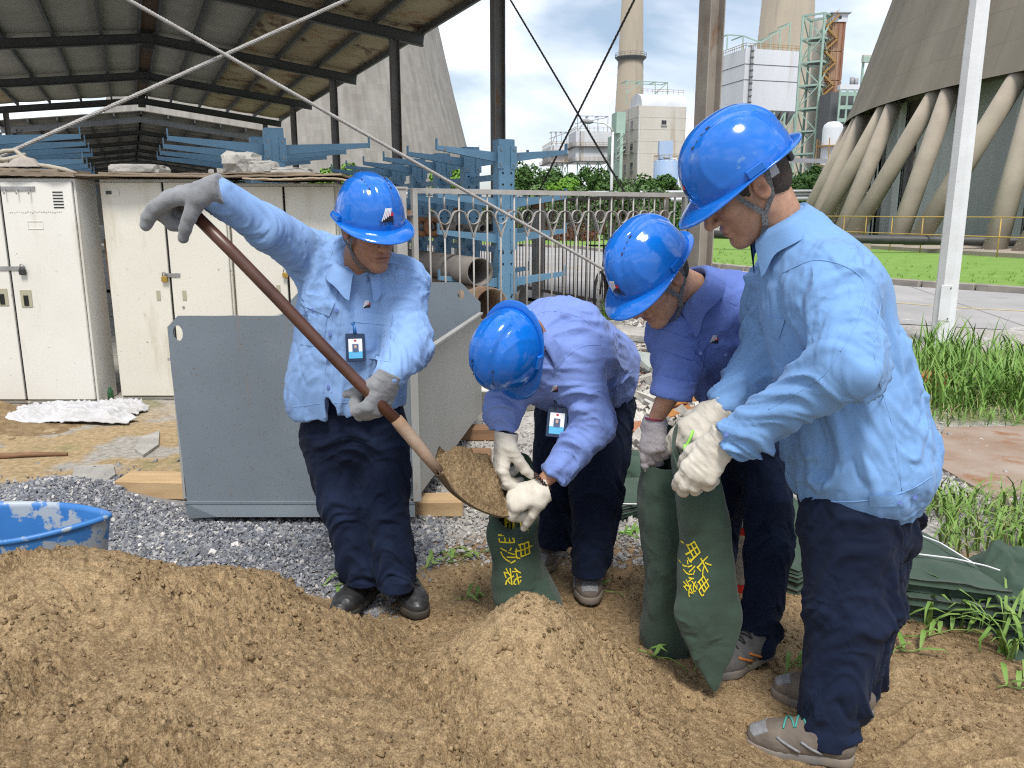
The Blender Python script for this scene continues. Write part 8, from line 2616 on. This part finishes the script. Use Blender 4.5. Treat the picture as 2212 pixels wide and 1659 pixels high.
def flap(bv, o, w, h, m, name, parent, roll=0.0, thick=0.003, shape=None, nx=8, ny=8):
	d = vdir(o); x = d.cross(Vector((0, 0, 1))).normalized(); y = x.cross(d)
	x2, y2 = x * math.cos(roll) + y * math.sin(roll), y * math.cos(roll) - x * math.sin(roll)
	return patch(bv, o, x2, y2, w, h, 0.001, thick, nx, ny, shape).build(name, m, parent)
def buttons(bv, pts, m, parent):
	for p in pts:
		d = vdir(p); h = bv.ray_cast(Vector(p) - d * 0.4, d, 0.8)
		if h[0] is not None: MB().tube([h[0] - d * 0.001, h[0] - d * 0.006], 0.0058, 10).build('button', m, parent)
def badge(parent, c, x, y, s=1.0):
	n = x.cross(y).normalized(); Mx = Matrix((x, y, n)).transposed()
	o = MB().bbox(c, (0.066 * s, 0.098 * s, 0.004), 0.0015, M=Mx).build('id_badge', M_NAVYP, parent)
	b = lambda dx, dy, w, h, z, m, nm: MB().box(c + x * dx * s + y * dy * s + n * z, (w * s, h * s, 0.001), M=Mx).build(nm, m, o)
	b(0, -0.004, 0.047, 0.068, 0.0026, M_LWHT, 'badge_card'); b(0, -0.026, 0.047, 0.024, 0.0034, mat('badge blue', (0.10, 0.42, 0.68), rough=0.4), 'badge_print')
	b(0.0, -0.002, 0.021, 0.028, 0.0042, mat('badge photo blue', (0.07, 0.11, 0.2), rough=0.4), 'badge_photo'); b(0.0, 0.003, 0.008, 0.011, 0.005, mat('badge face', (0.5, 0.33, 0.25), rough=0.5), 'badge_portrait'); b(0.0, 0.024, 0.008, 0.006, 0.0036, M_LRED, 'badge_mark')
	return o
SKIN1, SKIN2 = (0.36, 0.19, 0.12), (0.43, 0.25, 0.17)
def person(label, g):
	return thing('person', label, 'person', g)
# ---------------------------------------------------------------- 1: man with the shovel
p1 = person('man in pale blue shirt and blue helmet shovelling sand with raised arm', G(815, 1320, 0.03))
hem = ((0.10, 0, -0.995), D(757, 893, 2.72))
tor = [cut(pc((760, 652, 2.74), (746, 850, 2.77), 112, 134, ((0, 1, 0), 0.66), fold=TOR), hem), pc((692, 572, 2.77), (866, 612, 2.72), 50, 52, k=0.06, fold=TOR), pc((765, 600, 2.75), (765, 660, 2.74), 80, 104, ((0, 1, 0), 0.72), 0.06, TOR),
	   pc((690, 568, 2.77), (578, 492, 2.57), 52, 44, k=0.05, fold=SLV), cut(pc((578, 492, 2.57), (468, 420, 2.44), 44, 37, k=0.03, fold=SLV), ((-0.88, -0.16, 0.42), D(452, 410, 2.43))),
	   pc((868, 622, 2.72), (884, 748, 2.60), 53, 48, k=0.05, fold=SLV), cut(pc((884, 748, 2.60), (840, 818, 2.47), 48, 36, k=0.03, fold=SLV), ((-0.2, -0.45, -0.86), D(834, 830, 2.45)))]
hz_ = D(757, 893, 2.72).z
def open_hem(P, d):     # the shirt front gapes below the last button
	c = D(700, 862, 2.60); w = np.maximum(0, (c.z - P[:, 2])) * 0.42
	cx_ = P[:, 0] - (c.x + 0.02 * (c.z - P[:, 2]) / 0.06)
	wedge = np.maximum(np.abs(cx_) - w, P[:, 1] - (c.y + 0.12))
	return np.maximum(d, -wedge)
sh1, bv1, _ = garment('shirt', tor, [], M_SHIRT[0], p1, 3.3, extra=open_hem)
collar(sh1, D(774, 585, 2.68), (0.14, -0.30, 0.94), (0.3, -1, 0), M_SHIRT[0], 0.070, 0.112, 0.034, 0.32, 0.045)
flap(bv1, D(684, 655, 2.6), 0.105, 0.05, M_SHIRT[0], 'pocket_flap', sh1, R(-24)); flap(bv1, D(674, 715, 2.6), 0.085, 0.10, M_SHIRT[0], 'pocket', sh1, R(-10), 0.0015)
flap(bv1, D(803, 735, 2.6), 0.115, 0.125, M_SHIRT[0], 'pocket', sh1, R(-6), 0.0015); flap(bv1, D(806, 688, 2.6), 0.12, 0.035, M_SHIRT[0], 'pocket_flap', sh1, R(-7))
seam(bv1, [D(748, 625, 2.6), D(735, 700, 2.6), D(722, 790, 2.6), D(716, 850, 2.6)], M_SHIRT[0], 'placket_seam', sh1, 0.004); seam(bv1, [D(730, 622, 2.6), D(716, 700, 2.6), D(704, 790, 2.6), D(699, 850, 2.6)], M_SHIRT[0], 'placket_seam', sh1, 0.004)
seam(bv1, [D(632, 880, 2.6), D(690, 872, 2.6), D(760, 868, 2.6), D(868, 850, 2.6)], M_SHIRT[0], 'hem_seam', sh1, 0.004); seam(bv1, [D(725, 520, 2.6), D(712, 560, 2.6), D(690, 610, 2.6), D(676, 640, 2.6)], M_SHIRT[0], 'sleeve_seam', sh1, 0.004); seam(bv1, [D(838, 590, 2.6), D(850, 640, 2.6), D(852, 690, 2.6), D(846, 735, 2.6)], M_SHIRT[0], 'sleeve_seam', sh1, 0.004)
buttons(bv1, [D(737, 624, 2.6), D(727, 670, 2.6), D(713, 722, 2.6), D(708, 775, 2.6), D(709, 836, 2.6), D(676, 668, 2.6)], M_BTN, sh1)
d = vdir(D(794, 660, 2.6)); xx = d.cross(Vector((0, 0, 1))).normalized(); yy = xx.cross(d)
emblem(sh1, bv1, D(792, 657, 2.6), xx, yy, 0.024)
bc = bv1.ray_cast(D(768, 750, 2.2), vdir(D(768, 750, 2.6)), 1.0)[0] or D(768, 750, 2.58)
bc = bc - d * 0.014
badge(p1, bc, xx, yy, 0.95)
MB().tube([bc + yy * 0.045, bc + yy * 0.075], 0.006, 8).build('badge_clip', mat('clip blue', (0.02, 0.12, 0.35), rough=0.4), p1); MB().tube([bc + yy * 0.085 - d * 0.004, bc + yy * 0.085 + d * 0.006], 0.014, 16).build('badge_reel', mat('clip blue', (0.02, 0.12, 0.35)), p1)
MB().tube([bc + yy * 0.10 + xx * 0.012, bc + yy * 0.145 + xx * 0.02], 0.004, 8).build('pen', M_BLACKM, p1)
tr = [pc((765, 885, 2.80), (768, 925, 2.80), 112, 116, ((0, 1, 0), 0.72), fold=LEG), pc((708, 945, 2.80), (743, 1090, 2.76), 62, 54, fold=LEG), pc((743, 1090, 2.76), (786, 1262, 2.72), 54, 41, fold=SHN), pc((826, 945, 2.79), (834, 1090, 2.75), 60, 52, k=0.03, fold=LEG), pc((834, 1090, 2.75), (858, 1278, 2.67), 52, 42, k=0.02, fold=SHN)]
garment('trousers', tr, [((0, 0, -1), D(820, 1262, 2.70))], M_TROU, p1, 8.0)
shoe(p1, G(812, 1272, 0.03), G(752, 1322, 0.03), M_BLK, M_SOLE, None, M_LACE); shoe(p1, G(862, 1268, 0.03), G(908, 1336, 0.03), M_BLK, M_SOLE, None, M_LACE)
head(p1, D(799, 497, 2.61), (0.55, -0.78, -0.29), (0.12, -0.27, 0.95), D(768, 606, 2.73), SKIN1, M_HAIR, sc=0.97)
glove(p1, D(452, 412, 2.42), (-0.95, -0.05, -0.16), (0.05, 0.25, -0.95), [(0.35, 0.35, 0.2), (0.9, 1.2, 0.7), (1.1, 1.3, 0.8), (1.2, 1.3, 0.8)], M_GREYG, 1, 1.20, (0.25, 0.9), 0.03, 2.0, fat=1.3)
glove(p1, D(838, 822, 2.45), (-0.38, -0.22, -0.86), (-0.62, 0.55, 0.05), [(1.0, 1.25, 0.8)] * 4, M_GREYG, -1, 1.10, (0.2, 0.9), 0.02, 5.0, fat=1.25, cr=0.044)
# ---------------------------------------------------------------- 2: man bent over the bag on the ground
p2 = person('man in violet blue shirt bent double holding the bag under the shovel', G(1240, 1290, 0.04))
hem = ((0.25, 0.55, -0.8), D(1300, 868, 2.95))
tor = [cut(pc((1292, 790, 2.98), (1205, 762, 2.66), 92, 120, k=0.05, fold=TOR), hem), pc((1205, 762, 2.66), (1165, 775, 2.56), 112, 80, k=0.05, fold=TOR), cut(pc((1295, 835, 2.98), (1200, 825, 2.68), 72, 62, k=0.05, fold=TOR), hem),
	   pc((1248, 800, 2.53), (1285, 915, 2.51), 57, 46, k=0.05, fold=SLV), cut(pc((1285, 915, 2.51), (1202, 1022, 2.47), 46, 36, k=0.03, fold=SLV), ((-0.62, -0.2, -0.75), D(1194, 1032, 2.46))),
	   pc((1122, 815, 2.57), (1088, 880, 2.54), 50, 40, k=0.05, fold=SLV), cut(pc((1088, 880, 2.54), (1088, 924, 2.52), 40, 34, k=0.03, fold=SLV), ((0, -0.2, -0.98), D(1088, 930, 2.52)))]
sh2, bv2, _ = garment('shirt', tor, [], M_SHIRT[1], p2, 21.0, gain=0.9)
collar(sh2, D(1163, 772, 2.50), (-0.55, -0.75, -0.35), (-0.3, 0.1, -1), M_SHIRT[1], 0.07, 0.095, 0.03)
seam(bv2, [D(1140, 690, 2.5), D(1190, 672, 2.5), D(1260, 690, 2.5), D(1300, 730, 2.5)], M_SHIRT[1], 'yoke_seam', sh2, 0.004); seam(bv2, [D(1215, 800, 2.4), D(1222, 772, 2.4), D(1260, 748, 2.4), D(1298, 745, 2.4)], M_SHIRT[1], 'sleeve_seam', sh2, 0.005); seam(bv2, [D(1240, 860, 2.6), D(1310, 838, 2.6), D(1368, 800, 2.6)], M_SHIRT[1], 'hem_seam', sh2, 0.004)
d = vdir(D(1198, 838, 2.5)); xx = d.cross(Vector((0, 0, 1))).normalized(); yy = xx.cross(d)
emblem(sh2, bv2, D(1198, 840, 2.5), xx, yy, 0.022)
badge(p2, D(1203, 912, 2.50), (xx * 0.99 - yy * 0.08).normalized(), (yy + xx * 0.08).normalized(), 1.0)
MB().tube([D(1200, 882, 2.50), D(1198, 850, 2.53)], 0.004, 6).build('badge_clip', M_NAVYP, p2)
tr = [pc((1292, 875, 3.0), (1228, 885, 3.02), 78, 70, fold=LEG), pc((1298, 905, 2.95), (1290, 1062, 2.83), 68, 58, fold=LEG), pc((1290, 1062, 2.83), (1272, 1232, 2.77), 58, 42, fold=SHN), pc((1212, 905, 3.04), (1200, 1062, 3.02), 60, 52, k=0.03, fold=LEG), pc((1200, 1062, 3.02), (1200, 1195, 3.05), 52, 42, k=0.02, fold=SHN)]
garment('trousers', tr, [((0, 0, -1), D(1272, 1238, 2.77))], M_TROU, p2, 14.0)
TRIM2 = [(0.03, 0.25, 0.5, M_SUED), (0.02, 0.45, 0.7, M_MESHG)]
shoe(p2, G(1262, 1236, 0.04), G(1274, 1304, 0.04), M_SUED, M_SOLEG, [(0.03, 0.5, 0.75, M_MESHG), (0.02, 0.3, 0.5, M_MESHG)]); shoe(p2, G(1212, 1186, 0.03), G(1178, 1222, 0.03), M_SUED, M_SOLEG, [(0.03, 0.5, 0.75, M_MESHG)])
wr = [cone(D(1196, 1020, 2.47), D(1168, 1046, 2.46), 0.028, 0.024)]
head(p2, D(1118, 748, 2.46), (-0.16, 0.30, -0.92), (-0.58, -0.78, -0.14), D(1168, 775, 2.60), SKIN1, M_HAIR, [wr], glasses=True)
glove(p2, D(1092, 948, 2.51), (-0.16, -0.18, -0.94), (0.75, 0.2, -0.15), [(0.5, 0.6, 0.4), (0.5, 0.7, 0.5), (0.6, 0.8, 0.5), (0.7, 0.9, 0.6)], M_LEATH, 1, 1.08, (0.15, 0.7), 0.02, 7.0)
glove(p2, D(1172, 1058, 2.45), (-0.88, -0.15, -0.25), (0.05, 0.55, -0.83), [(1.1, 1.3, 0.8)] * 4, M_LEATH, 1, 1.08, (0.3, 0.9), 0.015, 9.0, cr=0.042)
br_ = D(1168, 1044, 2.455); bd = (D(1196, 1020, 2.47) - D(1168, 1046, 2.46)).normalized(); b1 = bd.orthogonal().normalized(); b2 = bd.cross(b1)
for k in range(18):
	a = 2 * math.pi * k / 18; q = br_ + bd * 0.008 + (b1 * math.cos(a) + b2 * math.sin(a)) * 0.033
	bm = bmesh.new(); bmesh.ops.create_icosphere(bm, subdivisions=2, radius=0.0066, matrix=Matrix.Translation(q - LOC[p2.name])); me = bpy.data.meshes.new('bracelet_bead'); bm.to_mesh(me); bm.free()
	me.polygons.foreach_set('use_smooth', [True] * len(me.polygons)); link_mesh('bracelet_bead', me, mat('dark wood bead', (0.03, 0.012, 0.008), rough=0.3), p2)
# ---------------------------------------------------------------- 3: man in glasses holding the standing bag
p3 = person('man in deep blue shirt and glasses bending over the upright sandbag', G(1620, 1440, 0.03))
tor = [cut(pc((1562, 690, 2.50), (1612, 890, 2.63), 104, 88, k=0.05, fold=TOR), ((0.1, 0, -0.99), D(1610, 955, 2.6))), pc((1540, 680, 2.46), (1500, 745, 2.44), 78, 62, k=0.06, fold=TOR), pc((1600, 680, 2.54), (1560, 690, 2.48), 88, 80, k=0.05, fold=TOR),
	   pc((1450, 718, 2.38), (1464, 805, 2.35), 48, 45, k=0.05, fold=SLV), cut(pc((1464, 805, 2.35), (1450, 852, 2.33), 45, 43, k=0.03, fold=dict(SLV, amp=0.008)), ((-0.18, -0.1, -0.97), D(1450, 852, 2.33))), pc((1520, 680, 2.44), (1452, 714, 2.38), 60, 48, k=0.05, fold=TOR),
	   pc((1625, 715, 2.48), (1650, 840, 2.42), 52, 46, k=0.05, fold=SLV), pc((1650, 840, 2.42), (1580, 905, 2.36), 46, 38, k=0.03, fold=SLV)]
sh3, bv3, _ = garment('shirt', tor, [], M_SHIRT[2], p3, 33.0)
# rolled cuff
cu = [cone(D(1459, 822, 2.335), D(1449, 856, 2.325), 46 * 2.33 / FP, 46 * 2.33 / FP, fold=None)]
V, Fq = surface(cu, 0.005, [((-0.18, -0.1, -0.97), D(1448, 858, 2.325)), ((0.18, 0.1, 0.97), D(1460, 818, 2.335))]); V = V + vnormals(V, Fq) * (0.003 * ridged(V * np.array([9, 9, 30]), 2))[:, None]
link_mesh('rolled_cuff', np_mesh('rolled_cuff', V, Fq, M_SHIRT[2], True, LOC[p3.name]), None, sh3)
collar(sh3, D(1492, 634, 2.39), (-0.66, -0.30, 0.68), (-0.6, -0.5, -0.6), M_SHIRT[2], 0.070, 0.112, 0.036, 0.35, 0.05)
flap(bv3, D(1462, 745, 2.3), 0.115, 0.055, M_SHIRT[2], 'pocket_flap', sh3, R(-18)); flap(bv3, D(1558, 790, 2.3), 0.10, 0.09, M_SHIRT[2], 'pocket', sh3, R(-8), 0.002)
seam(bv3, [D(1505, 700, 2.3), D(1514, 770, 2.3), D(1536, 840, 2.3), D(1560, 900, 2.3)], M_SHIRT[2], 'placket_seam', sh3, 0.004); buttons(bv3, [D(1513, 763, 2.3), D(1538, 838, 2.3), D(1567, 766, 2.3)], M_BTN, sh3); seam(bv3, [D(1520, 640, 2.3), D(1580, 655, 2.3), D(1632, 690, 2.3)], M_SHIRT[2], 'yoke_seam', sh3, 0.004)
d = vdir(D(1543, 733, 2.4)); xx = d.cross(Vector((0, 0, 1))).normalized(); yy = xx.cross(d); emblem(sh3, bv3, D(1543, 733, 2.4), xx, yy, 0.024)
tr = [pc((1630, 935, 2.66), (1600, 965, 2.66), 78, 74, fold=LEG), pc((1655, 985, 2.60), (1662, 1190, 2.47), 58, 48, fold=LEG), pc((1662, 1190, 2.47), (1634, 1394, 2.365), 48, 45, fold=SHN), pc((1575, 985, 2.70), (1545, 1190, 2.68), 56, 46, k=0.03, fold=LEG), pc((1545, 1190, 2.68), (1535, 1350, 2.68), 46, 40, k=0.02, fold=SHN)]
garment('trousers', tr, [((0, 0, -1), D(1630, 1408, 2.365))], M_TROU, p3, 41.0)
M_ORT = mat('orange shoe trim', (0.5, 0.16, 0.03), rough=0.6); M_GRYS = mat('dark grey shoe', (0.075, 0.072, 0.07), (0.12, 0.115, 0.11), 30, 0.8)
shoe(p3, G(1664, 1410, 0.03), G(1566, 1452, 0.03), M_GRYS, M_SOLEG, [(0.03, 0.5, 0.72, M_ORT), (0.03, 0.35, 0.55, M_ORT)]); shoe(p3, G(1560, 1340, 0.03), G(1500, 1380, 0.03), M_GRYS, M_SOLEG)
fa = [cone(D(1452, 840, 2.33), D(1418, 902, 2.36), 0.036, 0.024)]
head(p3, D(1416, 600, 2.31), (-0.62, -0.38, -0.68), (-0.60, -0.34, 0.72), D(1520, 645, 2.44), SKIN2, M_HAIR, [fa], glasses=True, sc=1.0)
glove(p3, D(1416, 908, 2.37), (-0.10, -0.12, -0.98), (0.55, 0.55, -0.2), [(0.2, 0.3, 0.2), (0.5, 0.7, 0.4), (0.8, 0.9, 0.5), (0.9, 1.0, 0.6)], M_KNIT, -1, 0.95, (0.35, 0.5), 0.010, 11.0, cr=0.034, fat=1.05)
MB().tube([D(1416, 905, 2.365) + (Vector((0.98, 0, -0.1)) * math.cos(a) + Vector((0, 1, -0.12)) * math.sin(a)) * 0.0295 for a in [k * math.pi / 14 for k in range(29)]], 0.0038, 6).build('glove_hem', mat('maroon knit hem', (0.22, 0.03, 0.08), rough=0.9), p3)
MB().tube([D(1452, 598, 2.225), D(1446, 606, 2.22), D(1440, 614, 2.22)], [0.005, 0.008, 0.005], 8).build('earpiece', mat('blue grey earpiece', (0.08, 0.14, 0.22), rough=0.35), p3)
# ---------------------------------------------------------------- 4: tallest man at the right
p4 = person('tallest man in sky blue shirt at right holding the hanging green bag', G(1800, 1640, 0.02))
tor = [cut(pc((1775, 640, 2.02), (1858, 990, 2.03), 122, 160, ((0, 1, 0), 1.12), k=0.05, fold=dict(TOR, amp=0.013)), ((-0.10, 0, -0.995), D(1860, 1095, 2.0))), pc((1722, 520, 2.03), (1775, 640, 2.02), 70, 118, ((0, 1, 0), 1.2), 0.06, TOR),
	   pc((1795, 610, 1.90), (1690, 600, 2.20), 80, 62, k=0.06, fold=TOR),
	   pc((1802, 640, 1.87), (1838, 790, 1.76), 88, 70, k=0.05, fold=dict(SLV, amp=0.018, ks=11)), cut(pc((1838, 790, 1.76), (1590, 945, 1.94), 70, 52, k=0.04, fold=dict(SLV, amp=0.018, ks=12)), ((-0.86, 0.25, -0.45), D(1566, 955, 1.95))),
	   pc((1678, 640, 2.20), (1650, 790, 2.22), 62, 56, k=0.05, fold=SLV), cut(pc((1650, 790, 2.22), (1572, 872, 2.20), 56, 44, k=0.03, fold=SLV), ((-0.75, 0, -0.66), D(1558, 882, 2.20)))]
sh4, bv4, _ = garment('shirt', tor, [], M_SHIRT[3], p4, 52.0)
collar(sh4, D(1692, 505, 2.03), (-0.52, 0.02, 0.85), (-0.85, 0, -0.5), M_SHIRT[3], 0.072, 0.100, 0.042, 0.4, 0.045)
seam(bv4, [D(1690, 590, 1.8), D(1760, 562, 1.8), D(1830, 578, 1.8), D(1866, 610, 1.8), D(1862, 660, 1.8), D(1840, 720, 1.8), D(1815, 760, 1.8)], M_SHIRT[3], 'sleeve_seam', sh4, 0.005); seam(bv4, [D(1815, 760, 1.7), D(1780, 810, 1.7), D(1720, 850, 1.7), D(1660, 885, 1.7)], M_SHIRT[3], 'sleeve_seam', sh4, 0.004)
seam(bv4, [D(1700, 1068, 1.8), D(1790, 1083, 1.8), D(1880, 1080, 1.8), D(1960, 1060, 1.8), D(2012, 1030, 1.8)], M_SHIRT[3], 'hem_seam', sh4, 0.005); seam(bv4, [D(1905, 640, 1.8), D(1890, 780, 1.8), D(1930, 930, 1.8), D(1948, 1060, 1.8)], M_SHIRT[3], 'side_seam', sh4, 0.004)
buttons(bv4, [D(1943, 1085, 1.8), D(1976, 1074, 1.8), D(1570, 938, 1.8)], M_BTN, sh4); flap(bv4, D(1662, 705, 1.95), 0.06, 0.05, M_SHIRT[3], 'pocket_flap', sh4, R(-12))
flap(bv4, D(1915, 1082, 1.8), 0.075, 0.028, M_SHIRT[3], 'hem_tab', sh4, R(10))
tr = [pc((1852, 1060, 2.05), (1856, 1110, 2.05), 124, 128, ((0, 1, 0), 1.0), fold=LEG), pc((1838, 1110, 1.98), (1836, 1310, 1.94), 116, 98, k=0.03, fold=dict(LEG, amp=0.017)), pc((1836, 1310, 1.94), (1786, 1590, 1.91), 98, 70, k=0.03, fold=dict(SHN, amp=0.017)), pc((1880, 1110, 2.16), (1868, 1300, 2.14), 100, 84, k=0.03, fold=LEG), pc((1868, 1300, 2.14), (1838, 1500, 2.12), 84, 60, k=0.02, fold=SHN)]
garment('trousers', tr, [((0, 0, -1), D(1786, 1594, 1.91))], M_TROU, p4, 61.0)
M_TEAL = mat('teal lace trim', (0.05, 0.28, 0.24), rough=0.7)
shoe(p4, G(1842, 1650, 0.02), G(1632, 1612, 0.02), M_SUED, M_SOLEG, [(0.03, 0.5, 0.72, M_MESHG), (0.03, 0.3, 0.5, M_MESHG)], M_TEAL, L=0.275); shoe(p4, G(1886, 1552, 0.02), G(1672, 1500, 0.02), M_SUED, M_SOLEG, [(0.03, 0.5, 0.72, M_MESHG), (0.03, 0.3, 0.5, M_MESHG)])
head(p4, D(1613, 402, 2.02), (-0.80, 0.06, -0.60), (-0.56, -0.12, 0.80), D(1700, 520, 2.04), SKIN2, M_HAIRS, [], sc=1.04)
glove(p4, D(1556, 962, 1.96), (-0.55, 0.04, -0.80), (0.35, 0.75, -0.35), [(0.35, 0.4, 0.3), (0.4, 0.5, 0.4), (0.55, 0.7, 0.5), (0.8, 0.9, 0.6)], M_LEATH, -1, 1.03, (0.45, 0.35), 0.03, 13.0, cr=0.054)
glove(p4, D(1548, 892, 2.18), (-0.78, -0.02, -0.62), (0.35, 0.7, -0.45), [(0.4, 0.4, 0.3), (0.4, 0.5, 0.4), (0.5, 0.6, 0.5), (0.6, 0.7, 0.6)], M_LEATH, -1, 1.0, (0.4, 0.4), 0.03, 17.0, cr=0.052)
